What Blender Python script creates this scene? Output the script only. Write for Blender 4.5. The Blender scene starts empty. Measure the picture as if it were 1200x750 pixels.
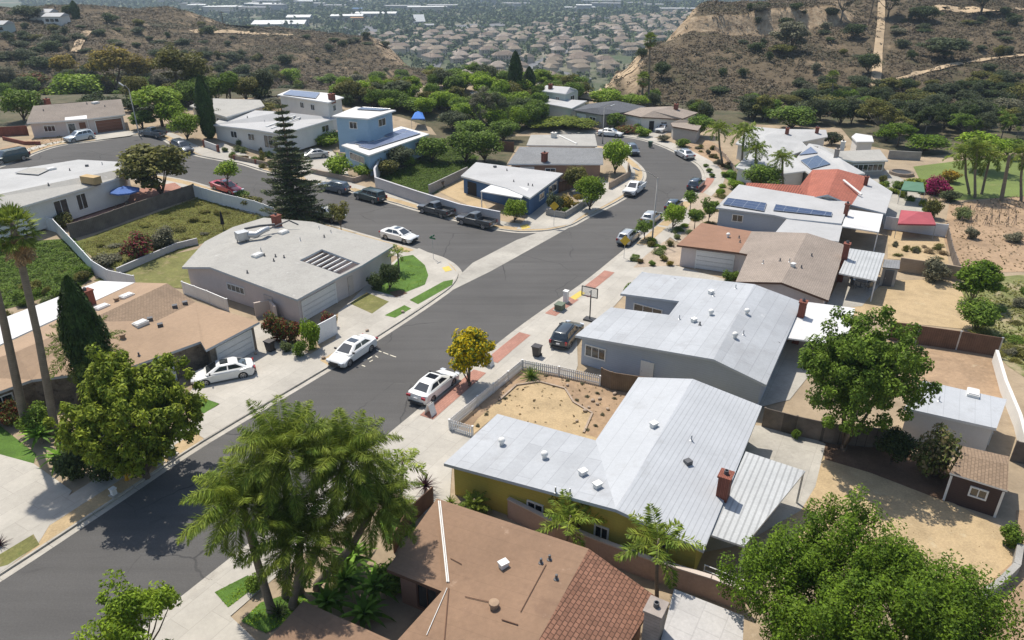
import bpy, bmesh, math, random
import numpy as np
from mathutils import Vector, Matrix
from mathutils.geometry import tessellate_polygon
R = math.radians
rnd = random.Random(7)
nr = np.random.default_rng(11)
S = bpy.context.scene
C = S.collection

# ------------------------------------------------------------------ camera and site survey
CZ, PIT, F = 32.0, R(26.3), 850.0            # drone height, pitch, focal length for a 1200 px wide frame
SP, CP = math.sin(PIT), math.cos(PIT)
AX, AP, OX, OY = (.5, .866), (-.866, .5), -4., 85.   # street axis, its normal, junction of the two streets

def sdist(x, y): return (x-OX)*AP[0]+(y-OY)*AP[1]
def H(x, y):                                  # the lots climb gently west of the main street
    return 4.5*np.clip((sdist(x, y)-28)/44, 0, 1)
def ray(px, py):
    dx, dy = (px-600)/F, (py-375)/F
    return Vector((dx, CP-dy*SP, -(SP+dy*CP)))
def G(px, py, dz=0., z=None):                 # survey point: ray to the lot surface
    r = ray(px, py)
    zz = z if z is not None else dz
    for _ in range(1 if z is not None else 25):
        t = (zz-CZ)/r.z
        p = Vector((r.x*t, r.y*t, zz))
        if z is None: zz = .5*zz+.5*(float(H(p.x, p.y))+dz)
    return p
def zat(y, py):
    dy = (py-375)/F
    return CZ-(SP+dy*CP)/(CP-dy*SP)*y
def mpp(p): return (p.y*CP+(CZ-p.z)*SP)/F      # metres per photo pixel at p

# ------------------------------------------------------------------ terrain
PC = [
 (-250,[(150,4.5),(185,-2),(220,0),(300,12),(380,20),(450,15),(600,-20),(820,-60)]),
 (0,  [(150,4.5),(190,-3),(230,0),(300,8.5),(360,12.7),(430,8),(600,-25),(850,-60)]),
 (100,[(155,4.5),(195,-4),(240,-2),(310,8),(370,13),(440,8),(600,-28),(850,-60)]),
 (200,[(165,4),(205,-6),(260,-2),(330,4.5),(400,11.2),(450,6),(600,-30),(850,-60)]),
 (300,[(168,3),(210,-8),(280,-6),(340,-1),(380,1.7),(420,0),(520,-30),(700,-60)]),
 (430,[(178,1),(210,-9),(250,-13),(300,-8),(370,-.6),(410,-3),(520,-35),(650,-60)]),
 (500,[(190,0),(215,-9),(260,-17),(330,-11),(380,-20),(450,-42),(560,-60)]),
 (560,[(200,0),(225,-10),(270,-25),(330,-35),(420,-48),(520,-60)]),
 (670,[(205,0),(225,-9),(270,-24),(330,-35),(420,-48),(520,-60)]),
 (700,[(195,0),(210,-3),(225,-4),(270,-20),(330,-33),(420,-48),(520,-60)]),
 (725,[(188,0),(200,-2),(222,1),(245,0),(300,-15),(420,-48),(520,-60)]),
 (760,[(182,-.5),(195,-1),(230,7),(262,6),(320,-10),(450,-50),(520,-60)]),
 (815,[(175,-1),(192,-1),(250,9.2),(268,10),(273,15.5),(320,16),(400,-5),(540,-60)]),
 (900,[(170,-1),(190,0),(255,9),(270,9.6),(276,17.6),(340,18),(450,-10),(600,-60)]),
 (960,[(167,-1),(187,-1),(252,8.6),(272,10),(279,17.5),(320,19),(370,20),(480,5),(800,-60)]),
 (990,[(166,-1),(185,-1),(250,8),(285,14),(310,19),(370,22),(480,5),(800,-60)]),
 (1060,[(162,-1),(185,-1),(250,9),(320,20),(380,25),(500,15),(850,-60)]),
 (1200,[(152,-1),(180,0),(250,10),(320,21),(380,26.5),(500,18),(900,-60)]),
 (1500,[(150,-1),(180,2),(250,13),(320,24),(380,29),(500,18),(900,-60)])]
PU = np.array([(c[0]-600)/F/1.05 for c in PC])
PE = np.array([c[1][0][0] for c in PC], float)
def wav(x, y, s, seed):
    g = np.random.default_rng(seed); o = 0
    for k in range(7):
        a = g.uniform(0, 6.28); f = g.uniform(.6, 1.7)/s; p = g.uniform(0, 6.28)
        o = o+np.sin((x*np.cos(a)+y*np.sin(a))*f*6.28+p+1.3*np.sin((x*np.sin(a)-y*np.cos(a))*f*2.9+p))
    return o/4.
def TZ(x, y):
    x = np.atleast_1d(np.asarray(x, float)); y = np.atleast_1d(np.asarray(y, float))
    ys = np.maximum(y, 20.); u = x/ys
    cols = np.stack([np.interp(ys, [p[0] for p in c[1]], [p[1] for p in c[1]]) for c in PC])
    i = np.clip(np.searchsorted(PU, u)-1, 0, len(PU)-2)
    t = np.clip((u-PU[i])/(PU[i+1]-PU[i]), 0, 1); t = t*t*(3-2*t)
    n = np.arange(len(u))
    z = cols[i, n]*(1-t)+cols[i+1, n]*t
    ye = PE[i]*(1-t)+PE[i+1]*t
    b = np.clip((ys-ye)/18., 0, 1)
    w = np.clip((ys-ye-12)/40., 0, 1)*np.clip((z+55)/20, 0.12, 1)
    z = z+w*(1.1*wav(x, y, 48, 3)+.55*wav(x, y, 17, 4)+.35*wav(x, y, 8, 5))
    z = np.where(ys > 2200, z+(ys-2200)*.012*(1+.4*wav(x, y*.5, 900, 8)), z)
    h = H(x, y)+.1
    return h*(1-b)+z*b
def edge_y(u): return np.interp(u, PU, PE)
def T(px, py):                                # ray to the terrain
    r = ray(px, py); t = np.concatenate([np.linspace(15, 200, 800), np.linspace(200, 620, 1600), np.linspace(620, 4000, 1500)])
    x, y, z = r.x*t, r.y*t, CZ+r.z*t
    hit = np.nonzero(z <= TZ(x, y))[0]
    k = hit[0] if len(hit) else -1
    return Vector((x[k], y[k], float(TZ(x[k], y[k])[0])))

# ------------------------------------------------------------------ objects
def tag(o, label=None, cat=None, group=None, kind=None):
    for k, v in (('label', label), ('category', cat), ('group', group), ('kind', kind)):
        if v: o[k] = v
    return o
def thing(name, label, cat, loc, group=None, rz=0.):
    o = bpy.data.objects.new(name, None); C.objects.link(o); o.empty_display_size = .3
    o.location = loc; o.rotation_euler = (0, 0, rz)
    return tag(o, label, cat, group)
def link(name, me, parent=None, loc=None):
    o = bpy.data.objects.new(name, me); C.objects.link(o)
    if parent: o.parent = parent
    if loc is not None: o.location = loc
    return o
def dup(root, loc, rz=None, label=None, scale=None, mats=None, group=None):
    r = root.copy(); C.objects.link(r); r.location = loc
    if rz is not None: r.rotation_euler = (0, 0, rz)
    if label: r['label'] = label
    if group: r['group'] = group
    if scale: r.scale = scale
    for ch in root.children:
        c = ch.copy(); C.objects.link(c); c.parent = r
        if mats and ch.name.split('.')[0] in mats:
            c.material_slots[0].link = 'OBJECT'; c.material_slots[0].material = mats[ch.name.split('.')[0]]
        for g in ch.children:
            d = g.copy(); C.objects.link(d); d.parent = c
    return r

class MB:
    def __init__(s): s.v, s.f, s.m = [], [], []
    def add(s, vs, fs, mi=0):
        n = len(s.v); s.v += [Vector(p) for p in vs]
        s.f += [[i+n for i in f] for f in fs]; s.m += [mi]*len(fs); return s
    def obox(s, c, a, b, d, mi=0):            # half-axis vectors
        c, a, b, d = Vector(c), Vector(a), Vector(b), Vector(d)
        vs = [c+i*a+j*b+k*d for k in (-1, 1) for j in (-1, 1) for i in (-1, 1)]
        return s.add(vs, [(0,2,3,1),(4,5,7,6),(0,1,5,4),(2,6,7,3),(0,4,6,2),(1,3,7,5)], mi)
    def box(s, c, sz, rz=0., mi=0):
        ca, sa = math.cos(rz), math.sin(rz)
        return s.obox(c, (ca*sz[0]/2, sa*sz[0]/2, 0), (-sa*sz[1]/2, ca*sz[1]/2, 0), (0, 0, sz[2]/2), mi)
    def prism(s, poly, z0, z1, mi=0):
        n = len(poly)
        if sum(poly[i][0]*poly[(i+1)%n][1]-poly[(i+1)%n][0]*poly[i][1] for i in range(n)) < 0: poly = poly[::-1]
        vs = [(p[0], p[1], z0) for p in poly]+[(p[0], p[1], z1) for p in poly]
        return s.add(vs, [tuple(range(n-1, -1, -1)), tuple(range(n, 2*n))]+[(i, (i+1)%n, n+(i+1)%n, n+i) for i in range(n)], mi)
    def tube(s, pts, rs, n=8, mi=0, cap=True):
        pts = [Vector(p) for p in pts]
        if not hasattr(rs, '__len__'): rs = [rs]*len(pts)
        vs, fs = [], []
        for i, p in enumerate(pts):
            d = (pts[min(i+1, len(pts)-1)]-pts[max(i-1, 0)]).normalized()
            a = d.orthogonal().normalized() if i == 0 else (a-d*a.dot(d)).normalized()
            b = d.cross(a)
            for k in range(n):
                q = 2*math.pi*k/n; vs.append(p+(a*math.cos(q)+b*math.sin(q))*rs[i])
        for i in range(len(pts)-1):
            for k in range(n): fs.append((i*n+k, i*n+(k+1)%n, (i+1)*n+(k+1)%n, (i+1)*n+k))
        if cap: fs += [tuple(range(n-1, -1, -1)), tuple(range(len(vs)-n, len(vs)))]
        return s.add(vs, fs, mi)
    def lathe(s, c, prof, n=12, mi=0):
        vs = [(c[0]+r*math.cos(6.28318*k/n), c[1]+r*math.sin(6.28318*k/n), c[2]+z) for r, z in prof for k in range(n)]
        fs = [(i*n+k, i*n+(k+1)%n, (i+1)*n+(k+1)%n, (i+1)*n+k) for i in range(len(prof)-1) for k in range(n)]
        fs += [tuple(range(n-1, -1, -1)), tuple(range(len(vs)-n, len(vs)))]
        return s.add(vs, fs, mi)
    def build(s, name, mats, parent=None, loc=None, smooth=False):
        me = bpy.data.meshes.new(name)
        o = Vector(loc) if loc is not None else Vector((0, 0, 0))
        off = parent.matrix_basis.translation if (parent and parent.rotation_euler.z == 0 and not parent.get('local')) else o
        if parent and parent.parent: off = off+parent.parent.matrix_basis.translation if not parent.parent.get('local') else off
        me.from_pydata([p-off for p in s.v], [], s.f)
        for m in (mats if isinstance(mats, (list, tuple)) else [mats]): me.materials.append(m)
        me.polygons.foreach_set('material_index', s.m)
        if smooth: me.polygons.foreach_set('use_smooth', [True]*len(s.f))
        me.update()
        if smooth and smooth is not True: me.set_sharp_from_angle(angle=R(smooth))
        return link(name, me, parent, loc)

def np_mesh(name, V, mat):                    # V: (N,4,3) quads
    V = np.ascontiguousarray(V, dtype=np.float32); n = len(V)
    me = bpy.data.meshes.new(name)
    me.vertices.add(4*n); me.loops.add(4*n); me.polygons.add(n)
    me.vertices.foreach_set('co', V.ravel())
    me.loops.foreach_set('vertex_index', np.arange(4*n, dtype=np.int32))
    me.polygons.foreach_set('loop_start', np.arange(n, dtype=np.int32)*4)
    me.update(calc_edges=True); me.materials.append(mat)
    return me

def area2(p): return sum(p[i][0]*p[(i+1)%len(p)][1]-p[(i+1)%len(p)][0]*p[i][1] for i in range(len(p)))/2
def inpoly(poly, x, y):
    x = np.asarray(x); y = np.asarray(y); r = np.zeros(x.shape, bool); n = len(poly)
    for i in range(n):
        x0, y0, x1, y1 = poly[i][0], poly[i][1], poly[(i+1)%n][0], poly[(i+1)%n][1]
        if y0 == y1: continue
        r ^= ((y0 > y) != (y1 > y)) & (x < (x1-x0)*(y-y0)/(y1-y0)+x0)
    return r
def inset(poly, d):                           # miter inset; d may be a list per edge
    n = len(poly); sg = 1 if area2(poly) > 0 else -1; out = []
    for i in range(n):
        p0, p1, p2 = [Vector(poly[(i+k) % n][:2]) for k in (-1, 0, 1)]
        e1, e2 = (p1-p0).normalized(), (p2-p1).normalized()
        n1, n2 = Vector((-e1.y, e1.x))*sg, Vector((-e2.y, e2.x))*sg
        m = n1+n2
        if m.length < .2: m = n1
        out.append(p1+m*(d/max(.35, m.dot(n1))))
    return out
def smooth_line(pts, k=5):
    out = []
    for i in range(len(pts)-1):
        p0, p1, p2, p3 = pts[max(i-1, 0)], pts[i], pts[i+1], pts[min(i+2, len(pts)-1)]
        for j in range(k):
            t = j/k
            out.append(.5*((2*p1)+(p2-p0)*t+(2*p0-5*p1+4*p2-p3)*t*t+(3*p1-p0-3*p2+p3)*t**3))
    return out+[pts[-1]]
def offset(line, d):                          # + is to the left of travel
    out = []
    for i, p in enumerate(line):
        e = (line[min(i+1, len(line)-1)]-line[max(i-1, 0)]); e.z = 0; e.normalize()
        out.append(p+Vector((-e.y, e.x, 0))*d)
    return out
def drape_mesh(polys, dz, grid=None):
    bm = bmesh.new()
    for poly in polys:
        p3 = [Vector((p[0], p[1], 0)) for p in poly]
        if area2(p3) < 0: p3.reverse()
        vs = [bm.verts.new(p) for p in p3]
        for t in tessellate_polygon([p3]):
            try: bm.faces.new([vs[i] for i in t])
            except ValueError: pass
    for s in (28, 72):
        bmesh.ops.bisect_plane(bm, geom=bm.verts[:]+bm.edges[:]+bm.faces[:], plane_co=(OX+AP[0]*s, OY+AP[1]*s, 0), plane_no=(AP[0], AP[1], 0))
    for v in bm.verts: v.co.z = float(H(v.co.x, v.co.y))+dz
    bmesh.ops.recalc_face_normals(bm, faces=bm.faces[:])
    for f in bm.faces:
        if f.normal.z < 0: f.normal_flip()
    return bm
def sheet(name, polys, dz, mat, kind='structure', px=True):
    """flat ground covering; polys are lists of photo survey points (px) or world points"""
    W = [[G(*q) if px else q for q in p] for p in polys]
    bm = drape_mesh(W, dz); me = bpy.data.meshes.new(name); bm.to_mesh(me); bm.free()
    me.materials.append(mat)
    return tag(link(name, me), kind=kind)
def strip(name, line, d0, d1, dz, mat):
    a, b = offset(line, d0), offset(line, d1)
    polys = [[a[i], a[i+1], b[i+1], b[i]] for i in range(len(a)-1)]
    return sheet(name, polys, dz, mat, px=False)

# ------------------------------------------------------------------ materials
def nt(name):
    m = bpy.data.materials.new(name); m.use_nodes = True; t = m.node_tree
    return m, t, t.nodes['Principled BSDF']
def nd(t, typ, ins={}, **kw):
    n = t.nodes.new(typ)
    for k, v in kw.items(): setattr(n, k, v)
    for k, v in ins.items():
        if isinstance(v, bpy.types.NodeSocket): t.links.new(v, n.inputs[k])
        else: n.inputs[k].default_value = v
    return n
def c4(c): return (c[0], c[1], c[2], 1)
def mixc(t, f, a, b, mode='MIX'):
    n = nd(t, 'ShaderNodeMix', data_type='RGBA', blend_type=mode)
    for k, v in ((0, f), (6, a), (7, b)):
        if isinstance(v, bpy.types.NodeSocket): t.links.new(v, n.inputs[k])
        else: n.inputs[k].default_value = c4(v) if k > 0 else v
    return n.outputs[2]
def ramp(t, f, stops):
    n = nd(t, 'ShaderNodeValToRGB', {0: f}); e = n.color_ramp.elements
    while len(e) < len(stops): e.new(.5)
    for i, (p, c) in enumerate(stops):
        e[i].position = p; e[i].color = c4(c) if hasattr(c, '__len__') else (c, c, c, 1)
    return n.outputs[0]
def pos(t, rz=0., sc=(1, 1, 1), obj=False):
    p = nd(t, 'ShaderNodeTexCoord').outputs['Object'] if obj else nd(t, 'ShaderNodeNewGeometry').outputs['Position']
    if rz == 0 and sc == (1, 1, 1): return p
    m = nd(t, 'ShaderNodeMapping', {0: p}); m.inputs['Rotation'].default_value = (0, 0, rz); m.inputs['Scale'].default_value = sc
    return m.outputs[0]
def noise(t, p, scale, detail=4, rough=.6):
    return nd(t, 'ShaderNodeTexNoise', {'Vector': p, 'Scale': scale, 'Detail': detail, 'Roughness': rough}).outputs[0]
def mul(t, a, b): return nd(t, 'ShaderNodeMath', {0: a, 1: b}, operation='MULTIPLY').outputs[0]
SA = R(-60)                                    # rotates world so +x' runs along the main street
def surf(name, col, var=.18, sc=.35, rough=.85, bump=.0, bs=8., spots=None, fine=.10, lines=None, brick=None, obj=False, spec=.3, metal=0., rz=SA, zl=None):
    """weathered surface: broad stains + fine grain; lines=(axis,period,width,strength); brick=(w,h,mortar,strength); zl=(period,strength) horizontal boards"""
    m, t, b = nt(name); p = pos(t, obj=obj)
    n1 = noise(t, p, sc, 5, .65); n2 = noise(t, p, sc*14, 3, .7)
    f = nd(t, 'ShaderNodeMapRange', {0: n1, 1: .3, 2: .7, 3: 1-var, 4: 1+var}).outputs[0]
    g = nd(t, 'ShaderNodeMapRange', {0: n2, 1: .25, 2: .75, 3: 1-fine, 4: 1+fine}).outputs[0]
    k = mul(t, f, g)
    hgt = n2
    if lines or brick:
        q = pos(t, rz, obj=obj)
        if lines:
            ax, per, wid, st = lines
            s = nd(t, 'ShaderNodeSeparateXYZ', {0: q}).outputs[ax]
            w = nd(t, 'ShaderNodeMath', {0: mul(t, s, 1/per)}, operation='FRACT').outputs[0]
            l = nd(t, 'ShaderNodeMath', {0: w, 1: wid}, operation='LESS_THAN').outputs[0]
            k = mul(t, k, nd(t, 'ShaderNodeMapRange', {0: l, 3: 1., 4: 1-st}).outputs[0])
        if brick:
            bw, bh, mo, st = brick
            br = nd(t, 'ShaderNodeTexBrick', {'Vector': q, 'Color1': (1, 1, 1, 1), 'Color2': (1-st*.7,)*3+(1,), 'Mortar': (1-st*1.3,)*3+(1,), 'Scale': 1., 'Mortar Size': mo, 'Brick Width': bw, 'Row Height': bh, 'Bias': -.2})
            k = mul(t, k, br.outputs[0]); hgt = br.outputs[0]
    if zl:
        s = nd(t, 'ShaderNodeSeparateXYZ', {0: p}).outputs[2]
        w = nd(t, 'ShaderNodeMath', {0: mul(t, s, 1/zl[0])}, operation='FRACT').outputs[0]
        l = nd(t, 'ShaderNodeMath', {0: w, 1: .12}, operation='LESS_THAN').outputs[0]
        k = mul(t, k, nd(t, 'ShaderNodeMapRange', {0: l, 3: 1., 4: 1-zl[1]}).outputs[0])
    c = mixc(t, 1., col, nd(t, 'ShaderNodeCombineColor', {0: k, 1: k, 2: k}).outputs[0], 'MULTIPLY')
    if spots:                                  # (colour, scale, threshold, softness)
        for sc_, ss, th, so in spots:
            n3 = noise(t, p, ss, 6, .7)
            c = mixc(t, nd(t, 'ShaderNodeMapRange', {0: n3, 1: th, 2: th+so}).outputs[0], c, sc_)
    t.links.new(c, b.inputs['Base Color'])
    b.inputs['Roughness'].default_value = rough; b.inputs['Specular IOR Level'].default_value = spec; b.inputs['Metallic'].default_value = metal
    if bump:
        bn = nd(t, 'ShaderNodeBump', {'Strength': bump, 'Distance': .05, 'Height': hgt if brick else noise(t, p, bs, 4, .7)})
        t.links.new(bn.outputs[0], b.inputs['Normal'])
    return m
def plain(name, col, rough=.5, metal=0., coat=0., spec=.5):
    m, t, b = nt(name)
    n = noise(t, pos(t, obj=True), 3., 3)
    k = nd(t, 'ShaderNodeMapRange', {0: n, 3: .9, 4: 1.1}).outputs[0]
    t.links.new(mixc(t, 1., col, nd(t, 'ShaderNodeCombineColor', {0: k, 1: k, 2: k}).outputs[0], 'MULTIPLY'), b.inputs['Base Color'])
    b.inputs['Roughness'].default_value = rough; b.inputs['Metallic'].default_value = metal
    b.inputs['Coat Weight'].default_value = coat; b.inputs['Coat Roughness'].default_value = .08; b.inputs['Specular IOR Level'].default_value = spec
    return m
def leafmat(name, c1, c2, c3=None, nsc=.6, tr=.3, rough=.5, var=.45, flower=None):
    """c1 young leaves, c2 old leaves, per-leaf variation; flower=(colour, share)"""
    m, t, b = nt(name)
    r = nd(t, 'ShaderNodeNewGeometry').outputs['Random Per Island']
    n = noise(t, pos(t), nsc, 3)
    f = nd(t, 'ShaderNodeMapRange', {0: n, 1: .35, 2: .65}).outputs[0]
    f = nd(t, 'ShaderNodeMath', {0: mul(t, f, .6), 1: mul(t, r, .4)}, operation='ADD').outputs[0]
    c = ramp(t, f, [(0, c2), (.5, tuple((a+d)/2 for a, d in zip(c1, c2))), (1, c1)] if not c3 else [(0, c2), (.5, c1), (1, c3)])
    v = nd(t, 'ShaderNodeMapRange', {0: nd(t, 'ShaderNodeMath', {0: mul(t, r, 17.31)}, operation='FRACT').outputs[0], 3: 1-var, 4: 1+var}).outputs[0]
    o = nd(t, 'ShaderNodeObjectInfo').outputs['Random']
    v = mul(t, v, nd(t, 'ShaderNodeMapRange', {0: o, 3: 1.45, 4: 2.0}).outputs[0])
    c = mixc(t, 1., c, nd(t, 'ShaderNodeCombineColor', {0: v, 1: v, 2: v}).outputs[0], 'MULTIPLY')
    if flower:
        fr = nd(t, 'ShaderNodeMath', {0: mul(t, r, 7.77)}, operation='FRACT').outputs[0]
        fl = nd(t, 'ShaderNodeMath', {0: fr, 1: flower[1]}, operation='LESS_THAN').outputs[0]
        c = mixc(t, fl, c, flower[0])
    t.links.new(c, b.inputs['Base Color']); b.inputs['Roughness'].default_value = .6; b.inputs['Specular IOR Level'].default_value = .14
    tl = nd(t, 'ShaderNodeBsdfTranslucent', {'Color': c})
    mx = nd(t, 'ShaderNodeMixShader', {0: tr, 1: b.outputs[0], 2: tl.outputs[0]})
    t.links.new(mx.outputs[0], t.nodes['Material Output'].inputs[0])
    return m

X = {}
X['asphalt'] = surf('asphalt', (.082, .080, .080), .16, .06, .9, .25, 30, fine=.12, spots=[((.13, .127, .12), .16, .60, .22), ((.035, .035, .037), .55, .70, .12), ((.16, .155, .145), 1.3, .73, .1)])
def asphalt():
    m, t, b = nt('asphalt'); p = pos(t); q = pos(t, SA, (.05, 1, 1))
    k = mul(t, nd(t, 'ShaderNodeMapRange', {0: noise(t, p, .06, 5, .65), 1: .3, 2: .7, 3: .86, 4: 1.14}).outputs[0], nd(t, 'ShaderNodeMapRange', {0: noise(t, q, .9, 4, .6), 1: .3, 2: .7, 3: .90, 4: 1.12}).outputs[0])
    k = mul(t, k, nd(t, 'ShaderNodeMapRange', {0: noise(t, p, 9, 3, .8), 1: .25, 2: .75, 3: .82, 4: 1.18}).outputs[0])
    c = mixc(t, 1., (.088, .085, .082), nd(t, 'ShaderNodeCombineColor', {0: k, 1: k, 2: k}).outputs[0], 'MULTIPLY')
    c = mixc(t, nd(t, 'ShaderNodeMapRange', {0: noise(t, q, 1.6, 6, .7), 1: .62, 2: .78, 3: 0, 4: .6}).outputs[0], c, (.16, .153, .14))
    c = mixc(t, nd(t, 'ShaderNodeMapRange', {0: noise(t, p, .55, 6, .7), 1: .64, 2: .76, 3: 0, 4: .7}).outputs[0], c, (.046, .045, .045))
    w = nd(t, 'ShaderNodeVectorMath', {0: p, 1: nd(t, 'ShaderNodeTexNoise', {'Vector': p, 'Scale': .5, 'Detail': 4}).outputs[1]}, operation='ADD').outputs[0]
    e = nd(t, 'ShaderNodeTexVoronoi', {'Vector': w, 'Scale': .13}, feature='DISTANCE_TO_EDGE').outputs[0]
    ck = nd(t, 'ShaderNodeMath', {0: nd(t, 'ShaderNodeMapRange', {0: e, 1: .0035, 2: .008, 3: 1, 4: 0}).outputs[0], 1: nd(t, 'ShaderNodeMapRange', {0: noise(t, p, .08, 3), 1: .45, 2: .6}).outputs[0]}, operation='MULTIPLY').outputs[0]
    c = mixc(t, mul(t, ck, .7), c, (.03, .03, .031))
    t.links.new(c, b.inputs['Base Color']); b.inputs['Roughness'].default_value = .92; b.inputs['Specular IOR Level'].default_value = .25
    bn = nd(t, 'ShaderNodeBump', {'Strength': .3, 'Distance': .03, 'Height': noise(t, p, 30, 4, .7)}); t.links.new(bn.outputs[0], b.inputs['Normal']); return m
X['asphalt'] = asphalt()
X['brush_ground'] = surf('brush_ground', (.095, .083, .048), .3, .2, .95, .6, 5, fine=.3, spots=[((.050, .058, .025), .25, .48, .15), ((.19, .15, .10), .3, .66, .1)])
X['concrete'] = surf('concrete', (.40, .375, .33), .14, .25, .9, .1, 20, fine=.07, brick=(3., 1.5, .018, .16), spots=[((.26, .245, .22), .5, .64, .2)])
X['old_concrete'] = surf('old_concrete', (.36, .34, .30), .2, .3, .9, .1, 20, brick=(2.4, 2.4, .02, .14), spots=[((.2, .19, .17), .6, .6, .2)])
X['kerb'] = surf('kerb_concrete', (.38, .355, .31), .2, .6, .9, lines=(0, 3., .012, .4))
X['brick_pave'] = surf('brick_paving', (.36, .185, .14), .18, .5, .9, .1, 20, brick=(.4, .2, .02, .2), spots=[((.33, .25, .2), .9, .62, .2)])
X['dirt'] = surf('yard_soil', (.30, .235, .16), .22, .22, .95, .3, 6, spots=[((.20, .15, .10), .35, .57, .18), ((.40, .33, .24), .9, .62, .15)])
X['straw'] = surf('dry_grass', (.40, .30, .175), .22, .5, .95, .5, 18, fine=.2, spots=[((.30, .22, .13), .5, .56, .2), ((.46, .38, .25), .8, .6, .15)])
X['bare'] = surf('bare_soil', (.31, .215, .135), .25, .25, .95, .4, 9, fine=.18, spots=[((.20, .14, .09), .4, .55, .2), ((.42, .34, .23), .6, .62, .12)])
X['weeds'] = surf('weedy_soil', (.16, .17, .06), .3, .2, .95, .5, 9, fine=.25, spots=[((.33, .27, .17), .3, .52, .14), ((.10, .13, .04), .8, .6, .1)])
X['lawn'] = surf('green_lawn', (.075, .145, .022), .25, .6, .95, .7, 30, fine=.3, spots=[((.15, .16, .05), .6, .62, .2)])
X['brown_lawn'] = surf('patchy_lawn', (.15, .15, .05), .3, .4, .95, .6, 20, fine=.25, spots=[((.28, .22, .12), .5, .54, .15), ((.07, .12, .025), .9, .62, .1)])
X['park_lawn'] = surf('park_lawn', (.13, .17, .045), .2, .15, .95, .5, 12, spots=[((.22, .21, .09), .2, .6, .2)])
X['ivy_ground'] = surf('ivy_ground', (.060, .088, .014), .3, .3, .95, .7, 6, fine=.3, spots=[((.13, .13, .03), .5, .55, .2)])
X['iceplant_ground'] = surf('iceplant_ground', (.115, .118, .028), .3, .3, .95, .7, 6, fine=.3, spots=[((.085, .10, .02), .35, .5, .15), ((.24, .18, .10), .6, .62, .12)])
X['gravel'] = surf('gravel_bed', (.36, .29, .22), .2, .5, .95, .6, 30, fine=.3)
X['mulch'] = surf('mulch_bed', (.13, .08, .05), .25, .8, .95, .6, 16, fine=.3)
# ------------------------------------------------------------------ terrain sheet, lots, roads
def scrubmat():
    m, t, b = nt('canyon_ground'); p = pos(t); P = nd(t, 'ShaderNodeNewGeometry')
    big = noise(t, p, .018, 5, .65); mid = noise(t, p, .09, 5, .7); sm = noise(t, p, .7, 4, .7)
    f = nd(t, 'ShaderNodeMath', {0: mul(t, big, .55), 1: mul(t, mid, .45)}, operation='ADD').outputs[0]
    c = ramp(t, f, [(.36, (.064, .066, .030)), (.46, (.098, .076, .048)), (.58, (.130, .100, .064)), (.67, (.32, .235, .145))])
    c = mixc(t, nd(t, 'ShaderNodeMapRange', {0: sm, 1: .5, 2: .64}).outputs[0], c, (.080, .063, .038))
    nz = nd(t, 'ShaderNodeSeparateXYZ', {0: P.outputs['Normal']}).outputs[2]
    steep = nd(t, 'ShaderNodeMapRange', {0: nz, 1: .95, 2: .84}).outputs[0]
    g = noise(t, pos(t, 0, (1, 1, .15)), .5, 5, .75)
    c = mixc(t, steep, c, ramp(t, g, [(.3, (.13, .09, .06)), (.45, (.30, .22, .14)), (.65, (.44, .34, .23))]))
    z = nd(t, 'ShaderNodeSeparateXYZ', {0: p}).outputs[2]
    va = ramp(t, noise(t, p, .012, 5, .7), [(.35, (.05, .075, .03)), (.5, (.09, .10, .055)), (.62, (.20, .18, .135))])
    c = mixc(t, nd(t, 'ShaderNodeMapRange', {0: z, 1: -38., 2: -54.}).outputs[0], c, va)
    t.links.new(c, b.inputs['Base Color']); b.inputs['Roughness'].default_value = .95; b.inputs['Specular IOR Level'].default_value = .15
    bn = nd(t, 'ShaderNodeBump', {'Strength': .8, 'Distance': .6, 'Height': sm}); t.links.new(bn.outputs[0], b.inputs['Normal'])
    return m
X['canyon'] = scrubmat()
def grid_mesh(name, Xg, Yg, Zg, mat, mask=None):
    r, c = Xg.shape; me = bpy.data.meshes.new(name)
    me.vertices.add(r*c); me.vertices.foreach_set('co', np.stack([Xg, Yg, Zg], -1).astype(np.float32).ravel())
    i = np.arange(r*c).reshape(r, c)
    q = np.stack([i[:-1, :-1], i[:-1, 1:], i[1:, 1:], i[1:, :-1]], -1).reshape(-1, 4)
    if mask is not None: q = q[mask[:-1, :-1].ravel()]
    n = len(q); me.loops.add(4*n); me.polygons.add(n)
    me.loops.foreach_set('vertex_index', q.astype(np.int32).ravel()); me.polygons.foreach_set('loop_start', np.arange(n, dtype=np.int32)*4)
    me.polygons.foreach_set('use_smooth', np.ones(n, bool)); me.update(calc_edges=True); me.materials.append(mat)
    return link(name, me)
ys = np.concatenate([np.linspace(-70, 140, 22)[:-1], np.linspace(140, 470, 200)[:-1], np.geomspace(470, 5200, 60)])
ws = np.linspace(-.95, .95, 420)
Yg, Wg = np.meshgrid(ys, ws, indexing='ij'); Xg = Wg*(Yg+120)
Zg = TZ(Xg.ravel(), Yg.ravel()).reshape(Xg.shape)
ED = edge_y(Xg/np.maximum(Yg, 20))
Zg = Zg-.9*(1-np.clip((Yg-ED+2)/5, 0, 1))
tag(grid_mesh('terrain', Xg, Yg, Zg, X['canyon']), kind='structure')

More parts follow.
